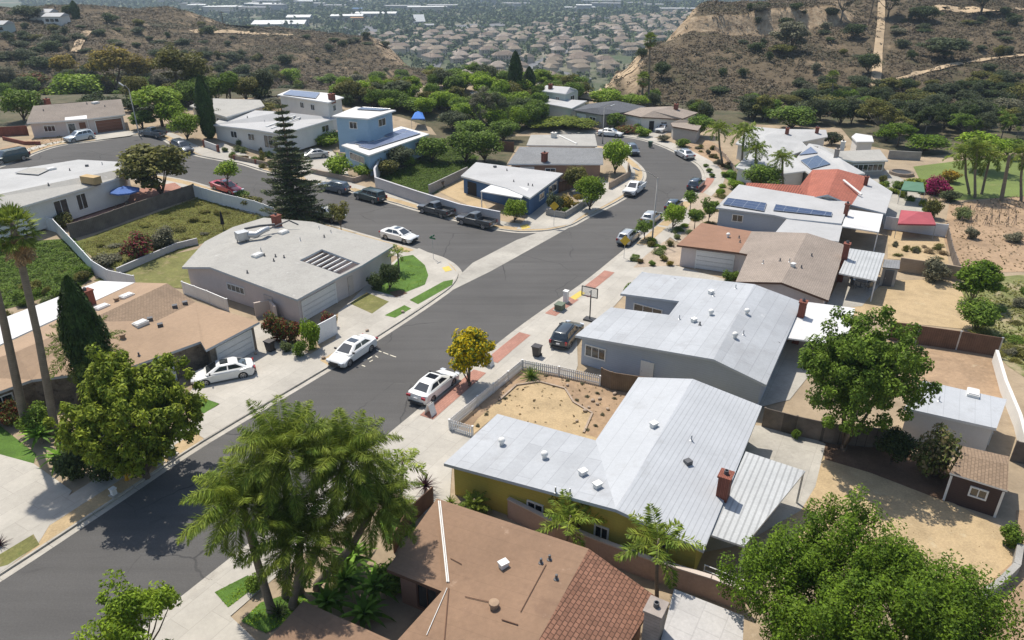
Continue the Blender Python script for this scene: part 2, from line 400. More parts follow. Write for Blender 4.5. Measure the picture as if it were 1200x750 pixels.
LM = smooth_line([G(*p) for p in [(-330, 850), (-160, 772), (0, 675), (140, 583), (240, 517), (385, 431), (469, 378), (515, 347), (531, 334), (537, 322), (532, 313), (522, 306), (505, 299), (440, 280), (365, 259), (285, 236), (225, 214), (150, 203), (60, 207), (-60, 222), (-200, 250)]], 4)
RM = smooth_line([G(*p) for p in [(60, 832), (100, 800), (223, 700), (330, 615), (451, 519), (587, 405), (640, 365), (688, 332), (731, 297), (775, 260), (806, 231), (822, 216), (826, 206), (818, 193), (797, 181), (778, 172), (757, 165), (731, 160), (700, 157.5), (650, 156)]], 4)
NM = smooth_line([G(*p) for p in [(640, 168), (670, 169), (705, 172), (722, 177), (735, 184), (748, 194), (754, 204), (750, 215), (729, 233), (688, 254), (668, 264.5), (645, 270), (625, 271.5), (600, 271), (560, 264), (489, 246), (458, 237), (410, 224), (352, 211), (309, 200), (283, 192), (250, 186), (228, 181), (205, 171), (192, 163), (175, 159), (152, 159), (114, 165), (73, 170), (45, 178), (10, 192), (-60, 212), (-200, 240)]], 4)
side = [p for p in LM]+[p for p in reversed(NM)]
main_road = RM[::-1]
road_poly = RM+NM+LM[::-1]
wide = offset(RM, -.9)+offset(NM, -.9)+offset(LM, .9)[::-1]
gx = np.arange(-170, 175, 1.1); gy = np.arange(4, 206, 1.1)
Yy, Xx = np.meshgrid(gy, gx, indexing='ij')
Zz = H(Xx, Yy)+.10
inr = inpoly(wide, Xx, Yy)
Zz = np.where(inr, Zz-.35, Zz+.025*wav(Xx, Yy, 9, 2).clip(-1, 0))
tag(grid_mesh('yard_ground', Xx, Yy, Zz, X['dirt'], (Yy < edge_y(Xx/np.maximum(Yy, 20))-.5)), kind='structure')
sheet('asphalt_road', [road_poly], 0, X['asphalt'], px=False)
def kerb(line, sgn):
    bm = MB(); a, b2 = line, offset(line, .16*sgn)
    for i in range(len(a)-1):
        p, q, r, s = a[i], a[i+1], b2[i+1], b2[i]
        zs = [float(H(v.x, v.y)) for v in (p, q, r, s)]
        vs = [(v.x, v.y, z-.1) for v, z in zip((p, q, r, s), zs)]+[(v.x, v.y, z+.13) for v, z in zip((p, q, r, s), zs)]
        f = [(4, 5, 6, 7), (0, 1, 5, 4), (2, 3, 7, 6)]
        if sgn < 0: f = [x[::-1] for x in f]
        bm.add(vs, f)
    tag(bm.build('kerb', X['kerb']), kind='structure')
    strip('gutter', line, -.02*sgn, -.5*sgn, .008, X['kerb'])
kerb(RM, -1); kerb(NM, -1); kerb(LM, 1)
sheet('cross_gutter', [[(520, 345), (531, 334), (540, 321), (554, 308), (606, 281), (632, 272), (668, 265), (690, 254), (640, 282), (575, 318)]], .014, X['old_concrete'])
# pavements
strip('sidewalk', RM, -.16, -3.1, .131, X['concrete'])
strip('parkway', LM, .16, 1.5, .128, X['straw'])
strip('sidewalk', LM, 1.4, 3.0, .134, X['concrete'])
strip('parkway', NM, -.16, -1.45, .128, X['straw'])
strip('sidewalk', NM, -1.35, -2.9, .134, X['concrete'])
for k, (n, dz, m, ps) in enumerate([
 ('canyon_brush', .11, 'brush_ground', [(-100, 116), (100, 111), (230, 111), (330, 104), (400, 107), (500, 111), (620, 111), (690, 111), (690, 125), (640, 128), (625, 150), (600, 160), (560, 188), (520, 170), (505, 150), (470, 138), (400, 124), (330, 112), (240, 118), (150, 122), (147, 116), (40, 124), (28, 150), (-100, 158)]),
 ('canyon_brush', .11, 'brush_ground', [(700, 117), (760, 117), (830, 129), (900, 133), (1300, 140), (1300, 178), (1150, 178), (1062, 186), (1040, 176), (1000, 168), (985, 150), (880, 146), (850, 160), (825, 145), (790, 124), (730, 122)]),
 ('hillside_weeds', .112, 'brush_ground', [(560, 188), (600, 160), (690, 160), (700, 172), (606, 172), (592, 196), (578, 195)]),
 ('hillside_weeds', .112, 'brush_ground', [(390, 178), (400, 196), (440, 205), (480, 195), (505, 182), (530, 170), (560, 188), (520, 160), (503, 158), (432, 185)]),
 ('driveway', .14, 'concrete', [(437, 535), (500, 492), (530, 500), (560, 515), (530, 545), (527, 588), (498, 605), (470, 580), (425, 560)]),
 ('front_yard', .125, 'straw', [(533, 503), (612, 430), (740, 452), (742, 470), (705, 520), (640, 503), (583, 487), (553, 512)]),
 ('soil_border', .137, 'bare', [(612, 431), (740, 455), (738, 462), (700, 515), (682, 509), (695, 485), (670, 470), (662, 456), (630, 448), (605, 452), (585, 470), (560, 492), (548, 508), (533, 503)]),
 ('driveway', .142, 'concrete', [(598, 413), (640, 374), (690, 335), (735, 343), (718, 362), (676, 396), (677, 430), (672, 445), (612, 430)]),
 ('driveway', .14, 'concrete', [(700, 332), (745, 314), (790, 312), (862, 332), (900, 335), (860, 345), (765, 325), (728, 345)]),
 ('gravel_yard', .145, 'gravel', [(742, 315), (757, 300), (778, 284), (800, 290), (796, 312)]),
 ('front_path', .143, 'concrete', [(775, 272), (800, 245), (815, 252), (792, 284)]),
 ('front_yard', .137, 'gravel', [(800, 243), (822, 226), (845, 236), (842, 262), (800, 288), (790, 282), (812, 252)]),
 ('driveway', .142, 'concrete', [(222, 462), (255, 420), (305, 380), (352, 410), (386, 430.5), (240, 516), (228, 508), (258, 475)]),
 ('lawn', .13, 'lawn', [(236, 462), (258, 474), (240, 486), (215, 476)]),
 ('driveway', .14, 'concrete', [(393, 402), (397, 366), (409, 356), (425, 340), (470, 300), (491, 292), (522, 306), (537, 322), (531, 334), (469, 378), (399, 422)]),
 ('lawn', .15, 'brown_lawn', [(410, 357), (430, 344), (456, 355), (436, 369)]),
 ('lawn', .15, 'lawn', [(436, 341), (452, 322), (470, 302), (484, 300), (498, 312), (502, 324), (498, 335), (478, 343), (462, 348)]),
 ('lawn', .15, 'lawn', [(480, 353), (520, 331), (531, 329), (530, 335), (490, 358)]),
 ('lawn', .15, 'lawn', [(451, 371), (474, 359), (482, 363), (463, 374)]),
 ('planting_bed', .154, 'mulch', [(456, 344), (470, 341), (478, 345), (464, 350)]),
 ('driveway', .138, 'concrete', [(-90, 545), (0, 534), (40, 545), (85, 577), (62, 612), (45, 640), (0, 674), (-120, 745), (-140, 640)]),
 ('lawn', .145, 'brown_lawn', [(-20, 672), (0, 652), (40, 628), (47, 640), (10, 664)]),
 ('lawn', .13, 'lawn', [(-60, 498), (0, 500), (43, 534), (40, 545), (0, 534), (-60, 540)]),
 ('lawn', .13, 'brown_lawn', [(110, 330), (150, 310), (245, 290), (262, 285), (222, 340), (200, 338), (158, 332)]),
 ('hillside_soil', .118, 'ivy_ground', [(-80, 296), (0, 286), (88, 280), (118, 318), (95, 337), (20, 360), (-80, 385)]),
 ('hillside_soil', .118, 'ivy_ground', [(441, 208), (480, 195), (500, 181), (525, 171), (562, 184), (550, 206), (515, 226), (500, 230)]),
 ('hillside_soil', .115, 'iceplant_ground', [(88, 285), (150, 262), (240, 230), (305, 245), (340, 262), (285, 268), (240, 285), (145, 320), (120, 312)]),
 ('patio', .14, 'brick_pave', [(60, 254), (125, 234), (165, 222), (205, 215), (215, 222), (85, 268)]),
 ('bare_yard', .13, 'straw', [(513, 225), (545, 208), (575, 250), (586, 259)]),
 ('driveway', .142, 'concrete', [(622, 250), (640, 236), (658, 236), (692, 247), (668, 264), (640, 269), (605, 270)]),
 ('driveway', .142, 'concrete', [(345, 196), (372, 180), (388, 176), (405, 196), (415, 222), (360, 212)]),
 ('driveway', .142, 'concrete', [(225, 178), (262, 168), (300, 188), (309, 200), (283, 192), (240, 184)]),
 ('driveway', .142, 'concrete', [(108, 156), (140, 153), (165, 156), (152, 160), (114, 165), (105, 163)]),
 ('front_yard', .13, 'bare', [(30, 165), (75, 158), (100, 157), (73, 168), (33, 180), (0, 188), (0, 175)]),
 ('driveway', .142, 'concrete', [(662, 215), (690, 205), (722, 218), (735, 226), (715, 238), (690, 252)]),
 ('driveway', .142, 'concrete', [(775, 160), (790, 152), (768, 150), (752, 158), (757, 164)]),
 ('front_yard', .13, 'bare', [(790, 170), (815, 158), (845, 172), (855, 200), (832, 195), (826, 186)]),
 ('lawn', .13, 'lawn', [(845, 206), (868, 190), (890, 194), (898, 214), (862, 218)]),
 ('driveway', .142, 'concrete', [(880, 205), (915, 194), (930, 200), (900, 214)]),
 ('bare_yard', .13, 'straw', [(1022, 342), (1048, 330), (1112, 328), (1128, 345), (1140, 388), (1040, 378), (985, 368)]),
 ('planting_bed', .13, 'bare', [(1040, 400), (1165, 418), (1178, 470), (1065, 450)]),
 ('hillside_weeds', .12, 'weeds', [(1122, 330), (1230, 320), (1420, 330), (1470, 420), (1400, 500), (1240, 470), (1180, 430), (1140, 385)]),
 ('bare_yard', .13, 'straw', [(1040, 270), (1105, 276), (1112, 312), (1040, 304)]),
 ('vacant_lot', .12, 'bare', [(1112, 240), (1240, 226), (1400, 222), (1440, 300), (1240, 318), (1122, 322), (1105, 280)]),
 ('park_lawn', .13, 'park_lawn', [(1070, 196), (1150, 186), (1260, 184), (1420, 182), (1420, 221), (1260, 228), (1115, 236), (1085, 226)]),
 ('patio', .14, 'old_concrete', [(880, 500), (920, 502), (967, 522), (955, 572), (938, 600), (870, 640), (820, 650)]),
 ('patio', .14, 'old_concrete', [(985, 325), (1035, 330), (1010, 360), (965, 365)]),
 ('back_yard', .13, 'straw', [(966, 536), (1020, 552), (1110, 588), (1182, 625), (1192, 655), (1140, 700), (900, 640), (945, 570)]),
 ('planting_bed', .135, 'mulch', [(965, 520), (1030, 515), (1118, 555), (1108, 590), (1020, 556), (966, 540)]),
 ('bare_yard', .128, 'bare', [(1120, 690), (1192, 655), (1190, 600), (1330, 590), (1500, 640), (1480, 860), (1150, 780)]),
 ('side_yard', .14, 'old_concrete', [(835, 455), (935, 395), (965, 420), (925, 470), (893, 478)]),
 ('patio', .14, 'old_concrete', [(1000, 215), (1040, 200), (1075, 222), (1090, 262), (1035, 268), (1030, 240)]),
 ('lawn', .14, 'lawn', [(252, 696), (291, 676), (302, 688), (268, 714)]),
 ('lawn', .14, 'lawn', [(283, 730), (306, 708), (352, 694), (370, 715), (312, 744)]),
 ('lawn', .14, 'lawn', [(440, 608), (455, 588), (485, 596), (488, 625), (455, 640)]),
 ('front_path', .135, 'concrete', [(224, 702), (262, 716), (300, 752), (150, 800), (120, 790)]),
]): sheet(n, [ps], dz+.0007*(k % 7), X[m])
def kerb_pave(name, x0, x1, d0, d1, dz, mat):
    line = RM if d0 < 0 else LM
    if d0 < 0: line = line[:[i for i, p in enumerate(line) if p.x == max(q.x for q in line if q.y < 125)][0] if False else max(range(len(line)), key=lambda i: line[i].x/(line[i].y*CP+CZ*SP))+1]
    pr = []
    for p in line:
        dy = p.y*CP+CZ*SP; pr.append(600+F*p.x/dy)
    pts = [p for p, x in zip(line, pr) if x0 <= x <= x1]
    pts2 = []
    for (a, b), (xa, xb) in zip(zip(line, line[1:]), zip(pr, pr[1:])):   # cut the kerb line at both ends
        for lim in (x0, x1):
            if (xa-lim)*(xb-lim) < 0: pts2.append(a.lerp(b, (lim-xa)/(xb-xa)))
    pts = sorted(pts+pts2, key=lambda p: sum((p-line[0])[i]*AX[i] for i in (0, 1)))
    strip(name, pts, d0, d1, dz, mat)
for a, b in ((489, 552), (566, 606), (636, 664), (683, 706), (812, 826)): kerb_pave('brick_paving', a, b, -.25, -1.5, .1525, X['brick_pave'])
for a, b in ((744, 768), (770, 800)): kerb_pave('parkway', a, b, -.2, -1.45, .1525, X['straw'])
sheet('curb_ramp_pad', [[(518, 315), (526, 313), (530, 318), (522, 320)], [(609, 266), (618, 264), (622, 268), (612, 270)], [(668, 350), (680, 342), (686, 345), (674, 353)]], .158, surf('yellow_pad', (.55, .42, .10), .1))
# thin survey paint and patches on the asphalt
def ray_strip(p, q, w):
    a, b = G(*p), G(*q); d = (b-a).normalized(); n = Vector((-d.y, d.x, 0))*w/2
    return [a-n, b-n, b+n, a+n]
sheet('survey_paint', [ray_strip(p, q, .1) for p, q in [((441, 410), (447, 412.5)), ((449, 413), (455, 415.3)), ((457, 416), (464, 418.5)), ((431, 421), (436, 418)), ((424, 428), (428, 429.5)), ((433, 424), (437, 422)), ((426, 423), (429, 421)), ((440, 417), (443, 419))]], .0115, surf('road_paint', (.6, .56, .45), .3, 2.), px=False)
# trails and the fire break on the right hill
def trail(pts, w, name='dirt_trail'):
    L = []
    for (a, b) in zip(pts, pts[1:]):
        for k in range(12): L.append(T(a[0]+(b[0]-a[0])*k/12, a[1]+(b[1]-a[1])*k/12))
    a, b = offset(L, w/2), offset(L, -w/2); bm = MB(); n = len(L)
    vs = []
    for p in a+b: vs.append((p.x, p.y, float(TZ(p.x, p.y)[0])+.35))
    bm.add(vs, [(i, i+1, n+i+1, n+i) for i in range(n-1)]); tag(bm.build(name, X['sand'], smooth=True), kind='structure')
X['sand'] = surf('sandy_trail', (.40, .30, .19), .25, .15, .95, .3, 4)
trail([(1033, -4), (1032, 30), (1029, 60), (1026, 100)], 2.6); trail([(1018, 102), (1060, 92), (1110, 78), (1160, 70), (1215, 64)], 1.8)
trail([(690, 118), (712, 100), (735, 84), (752, 74)], 5.)
trail([(1092, 11), (1140, 13), (1200, 10)], 7.); trail([(88, 62), (96, 45), (105, 36)], 3.); trail([(225, 37), (260, 37.5), (300, 40), (345, 41)], 4.)

# ------------------------------------------------------------------ light, air, camera
SAZ, SEL = Vector((.52, -.85)).normalized(), R(62)       # ground direction shadows fall
sun = bpy.data.lights.new('sun', 'SUN'); sun.energy = 4.4; sun.angle = R(.53); sun.color = (1, .935, .83)
so = bpy.data.objects.new('sun', sun); C.objects.link(so)
sd = Vector((SAZ.x*math.cos(SEL), SAZ.y*math.cos(SEL), -math.sin(SEL)))
so.rotation_euler = sd.to_track_quat('-Z', 'Y').to_euler(); so.location = (0, 60, 120)
w = bpy.data.worlds.new('World'); S.world = w; w.use_nodes = True; t = w.node_tree
sky = nd(t, 'ShaderNodeTexSky', sky_type='NISHITA'); sky.sun_disc = False; sky.sun_elevation = SEL
sky.sun_rotation = math.atan2(-SAZ.x, -SAZ.y); sky.air_density = 1.2; sky.dust_density = 1.5
t.links.new(sky.outputs[0], t.nodes['Background'].inputs[0]); t.nodes['Background'].inputs[1].default_value = .115
S.view_settings.view_transform = 'Standard'; S.view_settings.look = 'None'; S.view_settings.exposure = .32
cam = bpy.data.cameras.new('camera'); co = bpy.data.objects.new('camera', cam); C.objects.link(co)
co.location = (0, 0, CZ); co.rotation_euler = (R(90)-PIT, 0, 0); cam.sensor_width = 36; cam.lens = 36*F/1200; cam.clip_end = 9000; cam.clip_start = .5
S.camera = co
hm = bpy.data.materials.new('haze_air'); hm.use_nodes = True; t = hm.node_tree; t.nodes.remove(t.nodes['Principled BSDF'])
v = nd(t, 'ShaderNodeVolumePrincipled', {'Color': (.66, .82, 1, 1), 'Density': .00016, 'Anisotropy': .2})
t.links.new(v.outputs[0], t.nodes['Material Output'].inputs['Volume'])
tag(MB().box((0, 2550, -12), (11400, 5500, 150)).build('haze', hm), kind='stuff')
S.cycles.volume_bounces = 0; S.cycles.max_bounces = 6; S.cycles.diffuse_bounces = 3; S.cycles.transparent_max_bounces = 6
S.cycles.use_denoising = True
# ------------------------------------------------------------------ houses
def P(name, *a, **k): X[name] = surf(name, *a, **k); return X[name]
# roofs
P('grey_white_roof', (.39, .405, .425), .06, .3, .6, .12, 14, fine=.05, lines=(1, 1.0, .035, .2), spots=[((.31, .315, .32), .35, .56, .2), ((.25, .25, .245), 1.5, .69, .08)])
P('grey_metal_roof', (.43, .445, .465), .09, .3, .5, .1, 14, fine=.05, lines=(1, .30, .16, .22), spots=[((.33, .335, .34), .4, .58, .2), ((.25, .24, .22), 1.6, .71, .07)])
P('blue_grey_roof', (.37, .385, .405), .10, .25, .7, .15, 14, fine=.06, brick=(7., 1.05, .022, .20), spots=[((.285, .29, .30), .3, .55, .2), ((.22, .22, .215), 1.6, .70, .08), ((.45, .46, .47), .7, .66, .1)])
P('grey_gravel_roof', (.335, .325, .30), .10, .3, .9, .3, 40, fine=.12, spots=[((.25, .245, .23), .3, .56, .16), ((.20, .195, .185), 1.4, .70, .08), ((.48, .47, .45), .8, .63, .1)])
P('tan_roll_roof', (.32, .225, .15), .10, .25, .9, .3, 40, fine=.1, lines=(1, 1.0, .02, .18), spots=[((.27, .18, .12), .3, .6, .2), ((.42, .31, .22), .9, .66, .1)])
P('tan_shingle_roof', (.26, .185, .125), .13, .3, .9, .5, 30, brick=(.3, .2, .02, .32), spots=[((.23, .16, .11), .4, .6, .2)])
P('brown_roll_roof', (.222, .142, .092), .10, .25, .9, .3, 40, fine=.1, lines=(0, 1.0, .02, .2), spots=[((.17, .105, .07), .35, .57, .16), ((.34, .24, .17), .7, .62, .1), ((.12, .08, .06), 2.2, .72, .06)])
P('brown_shingle_roof', (.255, .13, .085), .15, .4, .9, .5, 30, brick=(.3, .22, .025, .5), spots=[((.21, .10, .06), .6, .62, .15)])
P('taupe_shingle_roof', (.30, .25, .21), .12, .3, .9, .4, 30, brick=(.3, .2, .02, .25), spots=[((.27, .22, .19), .4, .6, .2)])
P('grey_shingle_roof', (.22, .225, .23), .12, .3, .9, .4, 30, brick=(.4, .25, .02, .25))
P('dark_shingle_roof', (.105, .11, .122), .14, .3, .9, .4, 30, brick=(.4, .25, .02, .25))
P('white_roof', (.56, .555, .545), .09, .3, .6, .1, 14, fine=.04, spots=[((.54, .54, .53), .35, .6, .2)])
P('offwhite_roof', (.385, .385, .385), .09, .25, .8, .1, 14, fine=.05, spots=[((.31, .31, .31), .35, .58, .2)])
P('clay_tile_roof', (.37, .115, .075), .2, .5, .85, .8, 20, lines=(1, .34, .38, .45), brick=(.45, .34, .03, .3), spots=[((.44, .22, .15), .8, .6, .15)])
P('clay_flat_tile', (.36, .12, .08), .15, .5, .85, .5, 20, brick=(.3, .35, .02, .3), spots=[((.36, .16, .10), .8, .6, .15)])
P('rust_roof', (.255, .145, .095), .12, .4, .9, .3, 30, lines=(0, 1., .02, .15))
P('long_pale_roof', (.38, .38, .375), .09, .25, .8, .1, 14, fine=.05, brick=(6., 1.1, .016, .10)); P('grey_tan_roof', (.23, .195, .165), .12, .3, .9, .4, 30, brick=(.3, .2, .02, .25)); P('shelter_sheet', (.43, .415, .40), .1, .4, .7, .1, 14, brick=(1.2, 1.2, .03, .12)); P('corrugated_roof', (.42, .43, .43), .1, .4, .5, .1, 20, lines=(1, .35, .3, .3))
# walls
P('yellow_stucco', (.46, .385, .085), .08, .5, .9, .2, 20, fine=.05, zl=(.2, .12))
P('blue_grey_siding', (.36, .405, .47), .06, .5, .8, .1, 20, fine=.04, zl=(.2, .16))
P('beige_stucco', (.50, .43, .38), .07, .5, .9, .2, 20, fine=.05)
P('pink_stucco', (.56, .49, .46), .07, .5, .9, .2, 20, fine=.05)
P('brown_stucco', (.27, .17, .12), .1, .5, .9, .2, 20, fine=.05)
P('white_stucco', (.64, .62, .58), .06, .5, .9, .15, 20, fine=.04)
P('grey_stucco', (.36, .345, .32), .08, .5, .9, .15, 20)
P('sky_blue_siding', (.30, .43, .55), .06, .5, .8, .1, 20, fine=.04, zl=(.25, .12))
P('navy_siding', (.055, .12, .24), .08, .5, .7, .1, 20, zl=(.25, .2))
P('pale_green_siding', (.42, .47, .44), .06, .5, .8)
P('stone_wall', (.20, .165, .13), .35, 1.8, .9, .6, 6, fine=.3, spots=[((.10, .08, .06), 2.5, .55, .1), ((.30, .26, .21), 2., .6, .1)])
P('dark_brown_siding', (.07, .045, .038), .1, .6, .8, zl=(.15, .3))
P('red_brick', (.24, .085, .058), .2, 1., .9, .4, 20, brick=(.3, .1, .015, .35), obj=True)
P('grey_brick', (.30, .26, .23), .2, 1., .9, .4, 20, zl=(.2, .3))
P('white_trim', (.70, .69, .66), .05, .8, .6)
P('grey_trim', (.42, .45, .48), .05, .8, .6)
P('brown_trim', (.13, .07, .045), .1, .8, .7)
P('white_door', (.66, .65, .63), .05, .7, .6, zl=(.55, .22))
P('brown_door', (.16, .07, .04), .15, .7, .7)
P('garage_brown', (.21, .095, .06), .1, .6, .7, zl=(.55, .3))
P('dark_wood', (.13, .085, .055), .3, 1.2, .9, .3, 12, lines=(0, .16, .12, .5))
P('dark_metal', (.10, .10, .105), .15, 1., .5)
P('galvanised', (.45, .46, .47), .12, 1.5, .42, metal=.5)
P('dark_void', (.025, .022, .02), .2, 1., .9)
def glassmat(name, col, rough=.06):
    m, t, b = nt(name); b.inputs['Base Color'].default_value = c4(col); b.inputs['Roughness'].default_value = rough
    b.inputs['Specular IOR Level'].default_value = .8; b.inputs['Coat Weight'].default_value = .6; b.inputs['Coat Roughness'].default_value = .03
    return m
X['window_glass'] = glassmat('window_glass', (.025, .03, .035))
def solarmat():
    m, t, b = nt('solar_cells'); q = pos(t, SA)
    br = nd(t, 'ShaderNodeTexBrick', {'Vector': q, 'Color1': (.022, .035, .085, 1), 'Color2': (.03, .045, .10, 1), 'Mortar': (.16, .18, .22, 1), 'Scale': 1., 'Mortar Size': .035, 'Brick Width': 1.0, 'Row Height': 1.65}, offset=0.)
    t.links.new(br.outputs[0], b.inputs['Base Color']); b.inputs['Roughness'].default_value = .25; b.inputs['Coat Weight'].default_value = .35
    return m
X['solar'] = solarmat()
X['solar_sky_sheen'] = surf('solar_sky_sheen', (.15, .18, .27), .05, .5, .25, brick=(1.0, 1.65, .03, .25))  # brighter blue base colour stands in for sky reflected off the panels
def tri_hit(o, d, tris):
    best = None
    for a, b, c in tris:
        e1, e2 = b-a, c-a; h = d.cross(e2); det = e1.dot(h)
        if abs(det) < 1e-9: continue
        s = o-a; u = s.dot(h)/det
        if u < -1e-3 or u > 1.001: continue
        q = s.cross(e1); v = d.dot(q)/det
        if v < -1e-3 or u+v > 1.002: continue
        t = e2.dot(q)/det
        if t > 0 and (best is None or t < best[0]): best = (t, e1.cross(e2).normalized())
    return best
def slab(mb, polys, W, th, mi=0, me=1):       # roof slabs: faces mi, open edges me
    use = {}
    for p in polys:
        for a, b in zip(p, p[1:]+p[0]): use[frozenset((a, b))] = use.get(frozenset((a, b)), 0)+1
    for p in polys:
        v = [W[k] for k in p]
        if area2(v) < 0: v.reverse(); p = p[::-1]
        n = len(v); dn = [q-Vector((0, 0, th)) for q in v]
        tr = tessellate_polygon([v])
        fs = []
        for f in tr:
            if (v[f[1]]-v[f[0]]).cross(v[f[2]]-v[f[0]]).z < 0: f = f[::-1]
            fs.append(tuple(f))
        mb.add(v, fs, mi); mb.add(dn, [f[::-1] for f in fs], me)
        for i in range(n):
            j = (i+1) % n
            if use[frozenset((p[i], p[j]))] == 1: mb.add([v[i], v[j], dn[j], dn[i]], [(3, 2, 1, 0)], me)
ROOFS = {}
class House:
    def __init__(s, name, label, V, roofs, outline, wall, roof, trim='white_trim', ov=.45, th=.22, z0=None, floor=0., cat='house'):
        mx = sum(v[0] for v in V.values())/len(V); my = sum(v[1] for v in V.values())/len(V)
        if z0 is None:
            z0 = float(H(*G(mx, my, 2.).xy))
        s.z0 = z0+.1+floor
        s.W = {k: G(v[0], v[1], z=s.z0+v[2]) for k, v in V.items()}
        s.V = V; pts = [s.W[k] for k in outline]
        cx = sum(p.x for p in pts)/len(pts); cy = sum(p.y for p in pts)/len(pts)
        s.root = thing(name, label, cat, (cx, cy, s.z0))
        mats = roof if isinstance(roof, dict) else {roofs[0]: roof}
        by = {}
        cur = list(mats.values())[0]
        for r in roofs:
            cur = mats.get(r, cur if not isinstance(roof, dict) else list(mats.values())[0]); by.setdefault(cur, []).append(r)
        s.tris = []
        for mn, rs in by.items():
            mb = MB(); slab(mb, rs, s.W, th); mb.build('roof', [X[mn], X[trim]], s.root)
        for r in roofs:
            v = [s.W[k] for k in r]
            if area2(v) < 0: v.reverse()
            for f in tessellate_polygon([v]): s.tris.append([v[f[0]], v[f[1]], v[f[2]]])
        s.poly = [s.W[k] for k in outline]; s.ol = outline
        s.ins = inset(s.poly, ov); s.sg = 1 if area2(s.poly) > 0 else -1
        mb = MB(); n = len(s.ins)
        for i in range(n):
            j = (i+1) % n; a, b = s.ins[i], s.ins[j]
            za, zb = s.poly[i].z-th+.03, s.poly[j].z-th+.03
            q = [(a.x, a.y, s.z0-.8), (b.x, b.y, s.z0-.8), (b.x, b.y, zb), (a.x, a.y, za)]
            mb.add(q, [(0, 1, 2, 3) if s.sg > 0 else (3, 2, 1, 0)])
        mb.build('wall', X[wall], s.root); s.wall = wall
    def edge(s, e):
        i = s.ol.index(e[0]); j = (i+1) % len(s.ol)
        if s.ol[j] != e[1]: i = s.ol.index(e[1]); j = (i+1) % len(s.ol)
        a, b = s.ins[i], s.ins[j]; d = (b-a); L = d.length; d = d/L
        return Vector((a.x, a.y, 0)), Vector((d.x, d.y, 0)), L, Vector((d.y, -d.x, 0))*s.sg
    def opening(s, e, t0, t1, z0, z1, kind='window', mat=None, n=2, label=None):
        a, d, L, nn = s.edge(e); c = a+d*(L*(t0+t1)/2)+Vector((0, 0, s.z0+(z0+z1)/2)); hw, hh = L*(t1-t0)/2, (z1-z0)/2
        up = Vector((0, 0, 1)); mb = MB()
        if kind == 'window':
            for sg in (-1, 1):
                mb.obox(c+d*sg*(hw-.04)+nn*.03, d*.05, nn*.05, up*hh); mb.obox(c+up*sg*(hh-.04)+nn*.032, d*hw, nn*.05, up*.05)
            for k in range(1, n): mb.obox(c+d*(-hw+2*hw*k/n)+nn*.028, d*.03, nn*.045, up*hh)
            o = mb.build('window', X[mat or 'white_trim'], s.root)
            MB().obox(c+nn*.02, d*(hw-.06), nn*.012, up*(hh-.06)).build('pane', X['window_glass'], o)
        elif kind == 'garage':
            k = 4
            for i in range(k): mb.obox(c+nn*.04+up*(-hh+2*hh*(i+.5)/k), d*hw, nn*.04, up*(hh/k-.012))
            o = mb.build('garage_door', X[mat or 'white_door'], s.root)
            if label: tag(o, label)
            fr = MB()
            for sg in (-1, 1): fr.obox(c+d*sg*(hw+.06)+nn*.05, d*.06, nn*.06, up*(hh+.1))
            fr.obox(c+up*(hh+.07)+nn*.052, d*(hw), nn*.06, up*.06); fr.build('door_frame', X['white_trim'], s.root)
        else:
            MBd = MB().obox(c+nn*.04, d*hw, nn*.03, up*hh); o = MBd.build('door', X[mat or 'brown_door'], s.root)
            MB().obox(c+d*(hw-.12)+nn*.09, d*.02, nn*.03, up*.07).build('handle', X['galvanised'], o)
        return s
    def at(s, px, py):
        r = ray(px, py); h = tri_hit(Vector((0, 0, CZ)), r, s.tris)
        if not h: print('MISS', s.root.name, px, py); return G(px, py, z=s.z0+3), Vector((0, 0, 1))
        n = h[1] if h[1].z > 0 else -h[1]
        return Vector((0, 0, CZ))+r*h[0], n
    def vents(s, *items):
        for it in items:
            p, n = s.at(it[0], it[1]); k = it[2] if len(it) > 2 else 'pipe'; mb = MB(); n0 = 0
            if k == 'pipe': mb.lathe(p-Vector((0, 0, .08)), [(r*.78, z*.8) for r, z in [(.16, 0), (.15, .12), (.07, .16), (.065, .62), (.02, .63)]], 10); mb.build('vent_pipe', X['galvanised'], s.root, smooth=40)
            elif k == 'dark': mb.lathe(p-Vector((0, 0, .08)), [(r*.78, z*.8) for r, z in [(.2, 0), (.18, .14), (.09, .18), (.09, .5), (.03, .52)]], 10); mb.build('vent_pipe', X['dark_metal'], s.root, smooth=40)
            elif k == 'ball': mb.lathe(p-Vector((0, 0, .08)), [(r*.78, z*.8) for r, z in [(.2, 0), (.18, .3), (.2, .34), (.29, .46), (.31, .56), (.27, .68), (.15, .77), (.02, .8)]], 14); mb.build('turbine_vent', X['white_trim'], s.root, smooth=40)
            elif k == 'hood': mb.box(p+Vector((0, 0, .12)), (.42, .34, .3), .6); mb.box(p+Vector((0, 0, .3)), (.52, .42, .08), .6); mb.build('roof_vent', X['white_trim'], s.root)
            elif k == 'tan': mb.lathe(p-Vector((0, 0, .08)), [(r*.78, z*.8) for r, z in [(.26, 0), (.25, .4), (.34, .42), (.33, .56), (.1, .62)]], 12); mb.build('roof_vent', X['tan_roll_roof'], s.root, smooth=40)
            elif k == 'box': mb.box(p+Vector((0, 0, .1)), (.45, .4, .3), .5); mb.build('roof_vent', X['dark_metal'], s.root)
            elif k == 'sky':
                mb.box(p+Vector((0, 0, .08)), (1.15, .8, .28), R(60)); o = mb.build('skylight', X['white_trim'], s.root)
                MB().box(p+Vector((0, 0, .25)), (1.0, .66, .07), R(60)).build('dome', X['white_roof'], o)
        return s
